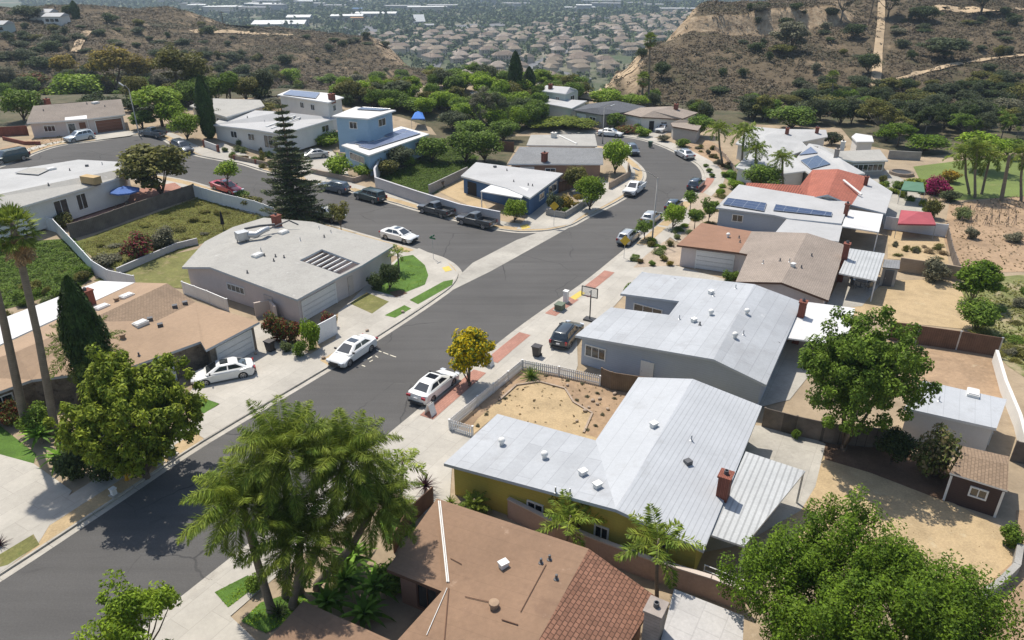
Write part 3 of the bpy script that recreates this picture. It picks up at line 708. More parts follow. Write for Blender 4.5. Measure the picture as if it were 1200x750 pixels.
    def chimney(s, px, py, h=1.4, w=.75, mat='red_brick', cap=True, pot=True):
        p, n = s.at(px, py); mb = MB(); up = Vector((0, 0, 1)); dn = .3 if tri_hit(Vector((0, 0, CZ)), ray(px, py), s.tris) else 1.6
        a, b = Vector((AX[0], AX[1], 0)), Vector((AX[1], -AX[0], 0))
        mb.obox(p+up*(h/2-dn), a*w/2, b*w*.42, up*(h/2+dn)); o = mb.build('chimney', X[mat], s.root)
        if cap: MB().obox(p+up*(h+.04), a*(w/2+.07), b*(w*.42+.07), up*.06).build('cap', X[mat], o)
        if pot: MB().lathe(p+up*(h+.08), [(.15, 0), (.14, .28), (.10, .285), (.09, .05)], 10).build('flue', X['dark_metal'], o)
        return s
    def solar(s, q, mat='solar'):
        h = [s.at(*p) for p in q]; n = h[0][1]; W = [p+n*.16 for p, _ in h]; mb = MB()
        D = [p-n*.05 for p in W]
        if area2(W) < 0: W.reverse(); D.reverse()
        mb.add(W+D, [(0, 1, 2, 3), (7, 6, 5, 4)]+[(i, 4+i, 4+(i+1) % 4, (i+1) % 4) for i in range(4)])
        o = mb.build('solar_panel', X[mat], s.root)
        rail = MB()
        for i in range(4): rail.tube([W[i], W[(i+1) % 4]], .03, 5)
        rail.build('rail', X['galvanised'], o); return s
    def cover(s, V, roof, posts=(), th=.14, trim='white_trim', wall=None):
        W = {str(i): G(v[0], v[1], z=s.z0+v[2]) for i, v in enumerate(V)}
        mb = MB(); slab(mb, [''.join(W)], W, th); mb.build('patio_cover', [X[roof], X[trim]], s.root)
        c = sum((p for p in W.values()), Vector())/len(W)
        for i in posts:
            p = W[str(i)].lerp(c, .04)
            MB().box((p.x, p.y, (p.z+s.z0)/2-.1), (.12, .12, p.z-s.z0-.05), R(60)).build('post', X[trim], s.root)
        v = list(W.values()); s.tris += [[v[f[0]], v[f[1]], v[f[2]]] for f in tessellate_polygon([v])]
        return s
    def bar(s, name, p, q, r, mat, z=.06):
        a, b = s.at(*p)[0], s.at(*q)[0]; MB().tube([a+Vector((0, 0, z)), b+Vector((0, 0, z))], r, 6).build(name, X[mat], s.root); return s

# --- yellow house in the foreground
h = House('single_storey_house', 'yellow walled L-shaped house under a pale grey roof in the foreground',
 dict(a=(520, 543, 2.7), b=(583, 485, 2.9), c=(698, 516, 3.4), d=(748, 442, 3.55), e=(812, 444, 4.3), f=(893, 476, 3.0), g=(825, 645, 2.7), r=(722, 597, 4.0)),
 ['abcr', 'cder', 'refg'], 'abcdefgr', 'yellow_stucco', {'abcr': 'blue_grey_roof', 'cder': 'grey_white_roof', 'refg': 'grey_metal_roof'}, 'grey_trim')
h.opening('ra', .20, .27, 0, 2.05, 'door').opening('ra', .04, .12, .9, 2.0).opening('rg', .34, .48, .8, 2.0, mat='dark_metal').opening('ra', .42, .52, 1.1, 1.9).opening('ab', .2, .8, .05, 2.15, 'garage')
h.vents((588, 521, 'ball'), (638, 537, 'ball'), (683, 556, 'hood'), (700, 571, 'hood'), (651, 577, 'pipe'), (668, 579, 'pipe'), (810, 516, 'pipe'), (806, 543, 'box'), (766, 500, 'hood'))
h.chimney(847, 580, 1.5, .8)
h.cover([(874, 529, 2.75), (944, 552, 2.55), (872, 640, 2.5), (831, 626, 2.6)], 'corrugated_roof', (1, 2))
YH = h
# --- brown foreground house
h = House('single_storey_house', 'brown roofed house in the foreground with brown shingles along its right slope',
 dict(a=(512, 584, 2.8), b=(690, 643, 4.1), c=(626, 760, 4.1), d=(560, 875, 4.1), e=(395, 850, 2.75), f=(466, 750, 2.75), g=(524, 686, 2.95), i=(518, 693, 2.75), j=(453, 667, 2.72), k=(770, 700, 3.0), l=(700, 815, 3.0), m=(640, 920, 3.0)),
 ['abcgij', 'gcdef', 'bklc', 'clmd'], 'abklmdefgij', 'brown_stucco', {'abcgij': 'brown_roll_roof', 'gcdef': 'brown_roll_roof', 'bklc': 'brown_shingle_roof', 'clmd': 'brown_shingle_roof'}, 'brown_trim', ov=.5)
h.opening('ij', .1, .6, .3, 2.1, mat='brown_trim')
h.vents((590, 664, 'hood'), (579, 712, 'tan'), (644, 656, 'dark'), (634, 660, 'dark'), (652, 679, 'dark'))
h.chimney(766, 735, 1.3, .95, 'grey_brick')
for a, b, c in (((514, 588), (524, 683), .04), ((516, 588), (526, 683), .035), ((526, 690), (520, 760), .03), ((524, 690), (500, 745), .02), ((528, 655), (541, 662), .02), ((610, 718), (640, 662), .02), ((588, 727), (607, 733), .03), ((545, 700), (576, 707), .02)):
    h.bar('roof_pipe' if c > .025 else 'roof_seam', a, b, c, 'white_trim' if c > .032 or a[0] < 526 else 'brown_trim')
BH = h
h = House('garage', 'low brown roofed garage under the queen palms at the bottom edge', dict(a=(355, 704, 2.7), b=(300, 765, 2.7), c=(400, 830, 2.7), d=(462, 752, 2.7)), ['abcd'], 'abcd', 'brown_stucco', 'brown_roll_roof', 'brown_trim', cat='garage')
h = House('patio_shelter', 'white sheet metal shelter beside the foreground chimney', dict(a=(790, 690, 2.7), b=(872, 722, 2.5), c=(868, 800, 2.4), d=(764, 790, 2.6)), ['abcd'], 'abcd', 'beige_stucco', 'shelter_sheet', ov=.15, cat='shelter')
# --- big blue-grey house
h = House('single_storey_house', 'big blue-grey house with a notched front courtyard and pale grey roof',
 dict(a=(674, 393, 2.9), b=(716, 360, 2.95), c=(784, 369, 3.6), d=(796, 353, 3.6), e=(727, 344, 2.9), f=(752, 319, 2.9), g=(884, 333, 4.2), i=(940, 354, 3.0), j=(898, 451, 2.9), r=(836, 421, 4.1)),
 ['abcr', 'cdgr', 'defg', 'rgij'], 'abcdefgijr', 'blue_grey_siding', 'blue_grey_roof', 'grey_trim')
h.opening('ra', .30, .345, 0, 2.05, 'door', 'white_trim').opening('ra', .72, .93, .9, 2.15, n=3) if False else h.opening('ar', .42, .52, 0, 2.05, 'door', 'white_trim').opening('ar', .80, .97, .95, 2.1, n=3).opening('ed', .35, .85, .7, 2.1, n=3).opening('ef', .1, .9, 0, 2.1, 'garage')
h.vents((833, 369, 'ball'), (875, 368, 'ball'), (861, 396, 'ball'), (836, 347, 'pipe'), (833, 344, 'hood'), (796, 374, 'pipe'), (813, 377, 'hood'), (820, 381, 'dark'), (871, 392, 'pipe'), (862, 338, 'pipe'))
h.chimney(939, 368, 1.2, .7)
h.cover([(940, 353, 2.8), (1002, 361, 2.6), (992, 405, 2.55), (923, 396, 2.75)], 'white_roof', (1, 2))
h.bar('roof_wire', (790, 326), (914, 402), .02, 'dark_metal', .03)  # thin dark bar standing in for an overhead wire's shadow on the roof
pg = MB()
for k in range(6):
    a = G(727+(752-727)*k/5, 344+(319-344)*k/5, z=h.z0+2.8); b = G(741+(766-741)*k/5, 346+(321-346)*k/5, z=h.z0+2.8)
# --- garage house with taupe roof
h = House('single_storey_house', 'taupe shingled house with a rust brown garage roof and white garage door',
 dict(a=(793, 287, 2.7), b=(822, 261, 2.8), c=(881, 271, 3.0), d=(946, 273, 3.9), e=(991, 287, 2.8), f=(971, 352, 2.7), g=(916, 331, 3.8), i=(862, 330, 2.8), j=(876, 298, 2.9), k=(866, 296, 2.75)),
 ['abck', 'ckjd', 'jigd', 'gfed'], 'abcdefgijk', 'pink_stucco', {'abck': 'rust_roof', 'ckjd': 'taupe_shingle_roof', 'jigd': 'taupe_shingle_roof', 'gfed': 'taupe_shingle_roof'}, 'brown_trim')
h.opening('ak', .1, .72, .05, 2.15, 'garage').opening('ji', .3, .7, .9, 2.0)
h.vents((853, 278, 'ball'), (867, 284, 'dark'), (866, 279, 'dark'), (914, 306, 'dark'), (929, 312, 'hood'), (939, 314, 'dark'), (951, 300, 'dark'), (894, 309, 'pipe'), (925, 307, 'pipe'))
h.chimney(990, 300, 1.4, .7)
h.cover([(996, 291, 2.75), (1037, 297, 2.5), (1027, 329, 2.45), (983, 320, 2.65)], 'corrugated_roof', (1, 2))
# --- solar house
h = House('single_storey_house', 'blue-grey house with two dark solar arrays on its long white roof',
 dict(a=(839, 243, 2.7), b=(866, 216, 3.3), c=(996, 237, 3.3), d=(986, 262, 2.7), e=(925, 256, 2.6), f=(908, 252, 2.65)), ['abcdef'], 'abcdef', 'blue_grey_siding', 'offwhite_roof', 'grey_trim', ov=.35)
h.opening('af', .55, .75, 1., 2.0).solar([(848, 233), (851, 229.5), (902, 240), (898, 249)] if False else [(847, 240.5), (853, 233), (898, 239), (895, 248.5)]).solar([(906, 247.5), (909, 240.5), (975, 250), (974, 254.5)])
h.cover([(924, 254, 2.5), (988, 262, 2.5), (983, 283, 2.35), (908, 273, 2.35)], 'offwhite_roof', (2, 3))
h.cover([(992, 245, 2.7), (1035, 251, 2.55), (1030, 272, 2.5), (987, 265, 2.65)], 'white_roof', (1, 2))
h.chimney(991, 250, 1.2, .6)
# --- red tile house
h = House('single_storey_house', 'house with an orange clay tile roof and a flat white rear wing',
 dict(a=(869, 228, 2.7), b=(875, 214, 3.3), c=(938, 217, 3.3), d=(952, 199, 3.4), e=(982, 198, 4.3), f=(1019, 208, 3.0), g=(998, 240, 2.9), i=(970, 228, 4.0), j=(944, 233, 2.8), k=(1046, 225, 2.7), l=(1038, 250, 2.7)),
 ['abcj', 'cdeij', 'iefg', 'gfkl'], 'abcdefklgij', 'white_stucco', {'abcj': 'clay_tile_roof', 'cdeij': 'clay_flat_tile', 'iefg': 'clay_flat_tile', 'gfkl': 'offwhite_roof'}, 'grey_trim')
h.opening('aj', .2, .4, .9, 2.0).chimney(1014, 217, 1.2, .6)
h.bar('roof_duct', (988, 214), (1009, 231), .16, 'white_trim', .35)
# --- house with blue solar panels and hip roof wing
h = House('single_storey_house', 'grey house with two blue solar arrays beside a window-lined hip roof wing',
 dict(a=(929, 190, 2.8), b=(948, 168, 3.0), c=(960, 170, 3.5), d=(985, 186, 3.4), e=(1014, 203, 2.8), f=(996, 205, 2.8), g=(948, 203, 2.8), i=(984, 177, 2.9), j=(1031, 175, 2.9), k=(1041, 188, 2.7), l=(1001, 189, 2.7)),
 ['abcdefg', 'cijkld'], 'abcijkldefg', 'grey_stucco', {'abcdefg': 'offwhite_roof', 'cijkld': 'grey_gravel_roof'}, 'white_trim', ov=.35)
h.opening('kl', .05, .95, .9, 2.1, n=6).solar([(939, 188), (945, 183), (962, 183), (974, 193)] if False else [(938, 189), (958, 183), (973, 193), (950, 199)]).solar([(937, 182), (950, 173), (958, 180), (936, 182.5)], 'solar_sky_sheen')
h.chimney(980, 183, 1.1, .8, 'grey_brick').chimney(987, 173, 1., .8, 'white_stucco')
# --- long white roof behind the right palms
h = House('single_storey_house', 'long white roofed house with two brick chimneys below the right hill',
 dict(a=(862, 168, 2.8), b=(880, 148, 2.9), c=(915, 151, 3.4), d=(968, 152, 3.2), e=(970, 160, 2.8), f=(940, 166, 2.8), g=(948, 174, 2.8), i=(920, 184, 2.8), j=(895, 160, 3.5)),
 ['abcj', 'cdefj', 'fgij', 'iaj'], 'abcdefgi', 'white_stucco', 'long_pale_roof')
h.chimney(922, 157, 1., .7).chimney(957, 156, 1., .7)
h = House('single_storey_house', 'pale grey roofed house half hidden behind the palms on the right kerb',
 dict(a=(862, 196, 2.8), b=(880, 176, 2.9), c=(930, 182, 3.4), d=(945, 200, 2.8), e=(900, 206, 2.8)), ['abcde'], 'abcde', 'white_stucco', 'offwhite_roof', ov=.35)
h.opening('ae', .2, .5, .3, 2.1)
h = House('single_storey_house', 'white pool house roof beside the right hill', dict(a=(998, 160, 2.6), b=(1003, 156, 2.6), c=(1022, 159, 2.6), d=(1024, 166, 2.6), e=(1004, 166, 2.6)), ['abcde'], 'abcde', 'white_stucco', 'white_roof', ov=.2)
# --- far end of the street
h = House('single_storey_house', 'white walled house with a tan hip roof at the road bend',
 dict(a=(731, 133, 2.8), b=(750, 126, 3.0), c=(787, 124.5, 3.9), d=(818, 132, 2.8), e=(800, 139, 2.8), f=(790, 139, 2.7), g=(751, 137, 3.0), i=(765, 130, 3.9)),
 ['abig', 'bcdei', 'ief', 'ifg'], 'abcdefg', 'white_stucco', 'taupe_shingle_roof', 'brown_trim', ov=.35)
h.opening('ag', .1, .8, .05, 2.1, 'garage').opening('gf', .2, .4, .9, 2.).opening('gf', .6, .75, 0, 2.1, 'door', 'dark_void').chimney(792, 128, 1., .9)
h = House('single_storey_house', 'small taupe roofed house right of the tan roofed one', dict(a=(786, 144, 2.6), b=(797, 140, 3.2), c=(824, 144, 2.8), d=(818, 153, 2.6), e=(788, 148, 2.6)), ['abcde'], 'abcde', 'grey_stucco', 'taupe_shingle_roof', 'brown_trim', ov=.3)
h = House('single_storey_house', 'dark grey hip roofed house at the end of the street',
 dict(a=(672, 129, 2.8), b=(690, 121.5, 3.2), c=(722, 118, 4.0), d=(757, 125, 2.8), e=(732, 131.5, 2.8), f=(705, 134.5, 2.8), g=(700, 126, 3.9)), ['abg', 'bcg', 'cdeg', 'efg', 'fag'], 'abcdef', 'grey_stucco', 'dark_shingle_roof', 'dark_metal', ov=.35)
h.opening('af', .2, .45, .9, 2.).opening('af', .6, .9, .1, 2.1, 'garage')
h = House('single_storey_house', 'low house with a pale roof left of the dark hip roof', dict(a=(638, 121, 2.8), b=(645, 115, 2.9), c=(688, 118, 2.9), d=(670, 127, 2.8), e=(655, 124, 2.8)), ['abcde'], 'abcde', 'pale_green_siding', 'offwhite_roof', ov=.3)
h = House('two_storey_house', 'pale green two storey house at the far end of the street', dict(a=(631, 106, 5.6), b=(640, 100, 6.2), c=(668, 102, 6.6), d=(676, 105, 5.6), e=(663, 110, 5.8)), ['abcde'], 'abcde', 'pale_green_siding', 'offwhite_roof', ov=.35, z0=-1.)
h.opening('ae', .2, .35, 3.6, 4.8).opening('ae', .6, .75, 3.6, 4.8).opening('de', .3, .6, 3.6, 4.8).chimney(645, 104, 1., .9)
# --- left of the bend
h = House('single_storey_house', 'long grey shingled house with a brick chimney left of the street bend',
 dict(a=(595, 192, 2.8), b=(609, 172, 3.9), c=(706, 173.5, 3.9), d=(707, 192, 2.8)), ['abcd'], 'abcd', 'brown_stucco', 'grey_shingle_roof', 'white_trim')
h.opening('ad', .5, .62, .9, 2.).opening('ad', .75, .9, .1, 2.1, 'garage').chimney(638, 189, 1.3, .9)
h = House('single_storey_house', 'grey flat roofed house behind the long grey shingled one', dict(a=(617, 170, 3.), b=(622, 158, 3.2), c=(697, 157, 3.2), d=(700, 171, 3.)), ['abcd'], 'abcd', 'white_stucco', 'grey_gravel_roof', ov=.3)
h.chimney(649, 161, .8, .9, 'white_stucco').bar('roof_kerb', (655, 159), (676, 169), .14, 'white_trim')
h = House('single_storey_house', 'navy blue house with white roof and an open white carport',
 dict(a=(540, 206, 2.7), b=(558, 190, 3.0), c=(660, 203, 2.8), d=(621, 232, 2.8), r=(641, 213, 3.6), e=(593, 220, 2.8)), ['abcr', 'raed'] if False else ['abce', 'ecd'], 'abcde', 'navy_siding', 'offwhite_roof', ov=.35)
h.opening('cd', .12, .4, .7, 2.1).opening('cd', .55, .7, 1., 2.).opening('ae', .7, .9, 0, 2.05, 'door', 'dark_void')
h.cover([(583, 212, 2.7), (620, 221, 2.85), (611, 232, 2.65), (563, 224, 2.5)], 'white_roof', (2, 3)).vents((594, 200, 'dark'), (602, 213, 'dark'), (619, 217, 'dark'), (624, 218, 'dark'), (580, 196, 'box'))
h = House('single_storey_house', 'sky blue house with blue solar panels filling its white roof',
 dict(a=(400, 170, 2.8), b=(470, 148, 3.5), c=(503, 157, 2.8), d=(432, 182, 2.8)), ['abcd'], 'abcd', 'sky_blue_siding', 'white_roof', floor=.3)
h.opening('cd', .15, .22, .7, 2.).opening('cd', .45, .55, .4, 2.).opening('ad', .2, .8, .8, 2., n=3).solar([(420, 172.2), (481, 153.8), (493, 157), (433, 176)], 'solar_sky_sheen').solar([(415, 168.7), (431, 163.5), (439, 166.2), (423, 171)], 'solar_sky_sheen').solar([(448, 159.5), (473, 151.6), (481, 153.6), (457, 161)], 'solar_sky_sheen')
h.vents((440, 161, 'box'))
h = House('two_storey_house', 'sky blue two storey house with a flat white roof behind the solar one', dict(a=(389, 136, 5.4), b=(417, 125, 5.6), c=(464, 129, 5.4), d=(432, 139, 5.4)), ['abcd'], 'abcd', 'sky_blue_siding', 'white_roof', ov=.5, floor=.3)
h.opening('ad', .35, .6, 3.4, 4.6).opening('cd', .3, .6, 3.3, 4.6).solar([(418, 129), (425, 126.5), (458, 128.5), (446, 130.5)])
h = House('single_storey_house', 'white gabled house with a low pale roof behind the parked silver car',
 dict(a=(248, 146, 2.8), b=(275, 128, 3.2), c=(330, 131, 4.), d=(395, 138, 2.9), e=(330, 157, 2.8), f=(300, 152, 3.)), ['abcdef'], 'abcdef', 'white_stucco', 'offwhite_roof')
h.opening('de', .1, .25, .9, 2.1).opening('fa', .1, .25, .9, 2.1).opening('fa', .5, .65, .9, 2.1).opening('ef', .2, .8, 0., 2.2, 'window', n=3).vents((335, 142, 'sky'), (310, 143, 'pipe'), (290, 138, 'dark')).bar('roof_kerb', (312, 149), (346, 136), .12, 'white_trim').bar('roof_kerb', (318, 151), (352, 138), .12, 'white_trim')
h = House('two_storey_house', 'cream two storey house with solar panels and a tall red chimney', dict(a=(325, 111, 4.5), b=(340, 105, 4.9), c=(384, 109, 5.2), d=(403, 114, 4.6), e=(385, 120, 4.9)), ['abce', 'ecd'], 'abcde', 'white_stucco', 'white_roof', ov=.4)
h.opening('ae', .28, .36, 2.8, 3.9).opening('ae', .5, .58, 2.8, 3.9).opening('ed', .5, .7, 2.8, 3.9).solar([(331.5, 111.5), (341, 106.5), (375, 109.5), (370, 116)], 'solar_sky_sheen').chimney(389, 117, 1., 1.)
h = House('single_storey_house', 'grey roofed house behind the slender cypress', dict(a=(222, 124, 2.8), b=(242, 115, 3.2), c=(305, 117, 3.), d=(310, 124, 2.8), e=(265, 137, 2.8)), ['abcde'], 'abcde', 'white_stucco', 'grey_gravel_roof')
h.opening('ae', .1, .3, .8, 2.)
h = House('single_storey_house', 'tan roofed house with cream trellis porch and brown garage at the cul-de-sac',
 dict(a=(31, 144, 2.7), b=(39, 124, 4.), c=(142, 116, 4.), d=(147, 134, 2.7), e=(105, 139, 2.7), f=(74, 141.5, 2.7)), ['abcdef'], 'abcdef', 'pink_stucco', 'grey_tan_roof', 'white_trim')
h.opening('de', .08, .86, .05, 2.1, 'garage', 'garage_brown').opening('fa', .3, .65, .9, 2.0, n=3).opening('ef', .2, .45, 0, 2.1, 'door').opening('ef', .6, .9, .1, 2.1, n=1)
h.vents((51, 130, 'dark'), (123, 125, 'dark'), (112, 121, 'sky'), (102, 122, 'dark')).cover([(76, 131, 3.2), (101, 129, 3.2), (102, 139, 2.7), (76, 141, 2.7)], 'white_roof', (2, 3)).chimney(56, 122, .9, .9)
h = House('single_storey_house', 'white flat roofed house with a rear brick patio beside the dark retaining fence',
 dict(a=(-60, 267, 2.7), b=(-40, 201, 2.9), c=(34, 196, 3.), d=(92, 187, 3.), e=(150, 190, 2.9), f=(141, 208, 2.7), i=(42, 237, 2.7), r=(-52, 238, 3.5), q=(146, 197, 3.4)), ['bcdeqr', 'rqfia'], 'abcdeqfi' if False else 'rbcdeqfia', 'white_stucco', {'bcdeqr': 'long_pale_roof', 'rqfia': 'grey_gravel_roof'}, ov=.3)
WH = h
h.opening('fi', .66, .82, 0, 2.1, n=2).opening('fi', .44, .56, 0, 2.1, n=2).solar([(18, 204), (34, 198), (62, 198), (45, 206)], 'grey_gravel_roof').vents((57, 217, 'dark'), (82, 200, 'dark'), (102, 195, 'box'), (60, 199, 'sky'), (120, 193, 'pipe'))
# --- grey atrium house at the corner
h = House('single_storey_house', 'pale grey corner house with a square atrium opening in its roof',
 dict(a=(213, 313, 2.7), b=(240, 283, 2.75), c=(273, 266, 2.8), d=(309, 255, 2.85), e=(367, 260, 2.9), f=(463, 287, 2.9), g=(424, 311, 2.9), i=(400, 323, 2.9), j=(348, 351, 2.9), r=(246, 313, 3.5), q=(330, 268, 3.5), s=(351, 305, 3.2), t=(377, 292, 3.2), w=(422.5, 309, 2.92), x=(398.5, 321.5, 2.92)),
 ['abcdqr', 'defq', 'qftsr' if False else 'qft', 'qtsr', 'ftwg' if False else 'fwt', 'fgw', 'gixw', 'jrsx', 'ijx'], 'abcdefgijr', 'pink_stucco', 'grey_gravel_roof', 'grey_trim')
h.opening('ra', .25, .75, 1.2, 2.0, n=4) if False else h.opening('jr', .64, .86, 1.2, 2.0, n=4).opening('jr', .3, .4, 0, 2.0, 'door', 'beige_stucco').opening('ij', .12, .92, .05, 2.15, 'garage').opening('gi', .35, .6, 0, 2.1, 'door', 'beige_stucco')
h.vents((302, 300, 'sky'), (332, 273, 'sky'), (352, 282, 'pipe'), (374, 268, 'pipe'), (388, 273, 'pipe'), (380, 278, 'dark'), (333, 302, 'dark'), (321, 306, 'dark'), (323, 301, 'dark'), (290, 320, 'dark'), (306, 294, 'pipe'), (310, 300, 'dark'))
at = MB(); q = [G(x, y, z=h.z0+2.75) for x, y in ((352, 306), (377, 293), (421.5, 309), (398, 321))]
for k in range(1, 7):
    a, b = q[0].lerp(q[3], k/7), q[1].lerp(q[2], k/7); d = (b-a).normalized(); at.obox((a+b)/2, d*(b-a).length/2, Vector((-d.y, d.x, 0))*.06, Vector((0, 0, .09)))
at.build('atrium_beams', X['white_trim'], h.root)
wa = MB()
for k in range(4):
    a, b = q[k], q[(k+1) % 4]; wa.add([(a.x, a.y, h.z0+.02), (b.x, b.y, h.z0+.02), (b.x, b.y, h.z0+2.8), (a.x, a.y, h.z0+2.8)], [(0, 1, 2, 3)])
wa.build('atrium_wall', X['pink_stucco'], h.root); MB().prism([(p.x, p.y) for p in q], h.z0+.0, h.z0+.05).build('atrium_floor', X['old_concrete'], h.root)
CHM, n_ = h.at(325, 264); h.chimney(325, 265, 1.3, .9)
cap = h.at(285, 283)[0]
ac = MB().box(cap+Vector((0, 0, .75)), (1.3, 1.1, .9), R(40)); ac.build('cooling_unit', X['galvanised'], h.root)
ac = MB(); 
for k in range(4): ac.box(cap+Vector((.5*(1 if k % 2 else -1), .4*(1 if k > 1 else -1), .1)), (.08, .08, .5))
ac.build('unit_stand', X['dark_metal'], h.root)
d1 = [cap+Vector((.7, .1, .8)), cap+Vector((1.6, .1, .75)), cap+Vector((2.1, .5, 1.05)), cap+Vector((2.5, 1.6, 1.0))]
MB().tube(d1, [.36, .36, .33, .3], 10).build('duct', X['galvanised'], h.root, smooth=50)
MB().tube([cap+Vector((.1, .8, 1.25)), cap+Vector((1.5, 2.0, 1.2)), cap+Vector((3.0, 2.6, 1.15))], .14, 8).build('duct', X['dark_metal'], h.root)
MB().tube([cap+Vector((2.6, 1.9, .9)), cap+Vector((4.2, 4.2, 1.1)), cap+Vector((5.2, 4.4, .5))], .09, 8).build('duct', X['dark_metal'], h.root)
GH = h
# --- tan house on the left
h = House('single_storey_house', 'tan roofed house with stone front and white garage beside the big clipped tree',
 dict(a=(-70, 440, 2.7), b=(158, 331, 2.75), r=(100, 377, 4.1), q=(196, 332, 3.9), c=(229, 354, 3.0), v=(184, 376, 3.3), d=(304, 377, 2.75), e=(241, 410, 2.75), f=(235, 400, 2.9), g=(149, 431, 2.7), i=(37, 445, 2.7), j=(-60, 480, 2.7), k=(20, 412, 3.9)),
 ['abqrk', 'rqcv', 'vcdef', 'rvfg', 'krgi', 'akij'], 'abqcdefgij', 'stone_wall', {'abqrk': 'tan_roll_roof', 'rqcv': 'tan_shingle_roof', 'vcdef': 'tan_roll_roof', 'rvfg': 'tan_roll_roof', 'krgi': 'tan_roll_roof', 'akij': 'tan_roll_roof'}, 'grey_trim', ov=.4)
h.opening('de', .10, .86, .05, 2.15, 'garage').opening('gf', .45, .62, 0, 2.1, 'door', 'white_trim').opening('ij', .3, .6, .9, 2.1)
h.vents((165, 380, 'sky'), (120, 361, 'sky'), (149, 348, 'sky'), (137, 353, 'tan'), (144, 396, 'tan'), (176, 375, 'box'), (188, 382, 'box'), (217, 356, 'box'), (205, 360, 'box'), (163, 417, 'dark')).chimney(104, 356, 1.3, 1.)
h.cover([(-80, 405, 2.9), (117, 329, 2.9), (158, 331, 2.8), (-70, 436, 2.75)], 'white_roof', (), .12)
# --- right side outbuildings
h = House('outbuilding', 'long white walled outbuilding with a pale metal roof at the right edge', dict(a=(1060, 478, 2.7), b=(1082, 446, 2.7), c=(1180, 468, 2.6), d=(1168, 502, 2.6)), ['abcd'], 'abcd', 'white_stucco', 'grey_white_roof', cat='outbuilding', ov=.2)
h.opening('cd', .3, .6, 0, 2., 'door', 'white_trim').vents((1100, 470, 'pipe'), (1140, 462, 'sky'))
h = House('garden_shed', 'dark brown garden shed with tan shingle roof and white trim', dict(a=(1113, 554, 2.3), b=(1121, 521, 2.3), c=(1183, 535, 2.3), d=(1181, 575, 2.3), r=(1126, 532, 2.75), q=(1182, 545, 2.75)), ['arqd', 'rbcq'], 'abcd', 'dark_brown_siding', 'tan_shingle_roof', cat='shed', ov=.15, th=.12)
h.opening('ad', .25, .6, 1.0, 1.75, n=2)
for e in ('ad',):
    a, d, L, nn = h.edge(e)
    for t_ in (0, 1): MB().obox(a+d*L*t_+nn*.03+Vector((0, 0, h.z0+1.0)), d*.07, nn*.03, Vector((0, 0, 1.05))).build('corner_trim', X['white_trim'], h.root)
h = House('garden_shed', 'small grey utility shed beside the corrugated patio cover', dict(a=(1034, 313, 2.2), b=(1036, 304, 2.2), c=(1055, 305, 2.2), d=(1054, 315, 2.2)), ['abcd'], 'abcd', 'grey_stucco', 'grey_shingle_roof', 'dark_metal', cat='shed', ov=.1, th=.1)
h.opening('ad', .2, .8, 0., 1.9, 'door', 'dark_metal')
# --- beyond
h = House('single_storey_house', 'small tan roofed house at the foot of the left canyon', dict(a=(404, 110, 2.8), b=(411, 103, 3.2), c=(428, 101, 3.6), d=(431, 108, 2.8)), ['abcd'], 'abcd', 'white_stucco', 'tan_roll_roof', 'brown_trim', ov=.3, z0=-2.)
h.opening('ad', .3, .5, 1, 2).chimney(420, 105, .8, .8)
h = House('single_storey_house', 'white house with a porch half hidden by trees in the middle distance', dict(a=(497, 117, 3.), b=(505, 111, 3.4), c=(560, 107, 4.), d=(600, 115, 3.), e=(590, 124, 3.), f=(540, 120, 3.)), ['abcf', 'cdef'], 'abcdef', 'white_stucco', 'white_roof', ov=.4, z0=-1.)
h.opening('af', .3, .8, .3, 2.3, n=5).opening('fe', .2, .5, .9, 2.)
for i, (x, y, wd, lb) in enumerate(((52, 17, 14, 'long pale bungalow on the left ridge beside a dark cypress'), (68, 22, 11, 'white roofed bungalow below the ridge bungalow on the left hill'), (5, 32, 9, 'pale green bungalow at the far left hilltop edge'))):
    p = T(x, y+6); m = mpp(p); hw = wd*m; z = p.z; V = {}
    r_ = thing('hilltop_house', lb, 'house', p)
    mb = MB(); W = {'a': p+Vector((-hw, -4, 3)), 'b': p+Vector((hw, -4, 3)), 'c': p+Vector((hw, 0, 4.2)), 'd': p+Vector((-hw, 0, 4.2)), 'e': p+Vector((hw, 4, 3)), 'f': p+Vector((-hw, 4, 3))}
    W2 = dict(W); mb.add([W[k] for k in 'abcdef'], [(0, 1, 2, 3), (3, 2, 4, 5), (0, 3, 5), (1, 4, 2), (0, 5, 4, 1)]); mb.build('roof', [X['offwhite_roof']], r_)
    MB().box(p+Vector((0, 0, 1)), (2*hw-.8, 7.2, 4)).build('wall', X['white_stucco' if i < 2 else 'pale_green_siding'], r_)
    for k in (-.5, 0, .5): MB().box(p+Vector((hw*k, -3.62, 1.6)), (1.4, .06, 1.1)).build('window', X['window_glass'], r_)
# ------------------------------------------------------------------ vegetation
LF = {}
def L(n, *a, **k): LF[n] = leafmat('leaf_'+n, *a, **k)
L('green', (.105, .155, .017), (.034, .063, .009))
L('bright', (.165, .225, .016), (.062, .110, .009))
L('yellowgreen', (.170, .195, .018), (.032, .060, .007), nsc=1.4)
L('olive', (.125, .115, .025), (.045, .052, .014))
L('rustolive', (.20, .140, .018), (.062, .062, .012))
L('dark', (.050, .068, .020), (.022, .034, .011))
L('greydark', (.062, .074, .034), (.028, .037, .017))
L('grey', (.125, .118, .075), (.058, .060, .036))
L('deep', (.100, .155, .009), (.030, .062, .006), nsc=1.1)
L('cypress', (.036, .064, .014), (.014, .028, .007), tr=.1)
L('pine', (.062, .075, .030), (.026, .036, .014), tr=.1)
L('palm', (.160, .185, .026), (.048, .086, .012), nsc=.8)
L('fanpalm', (.13, .155, .026), (.05, .078, .014))
L('deadfrond', (.26, .17, .085), (.13, .09, .05), tr=.15)
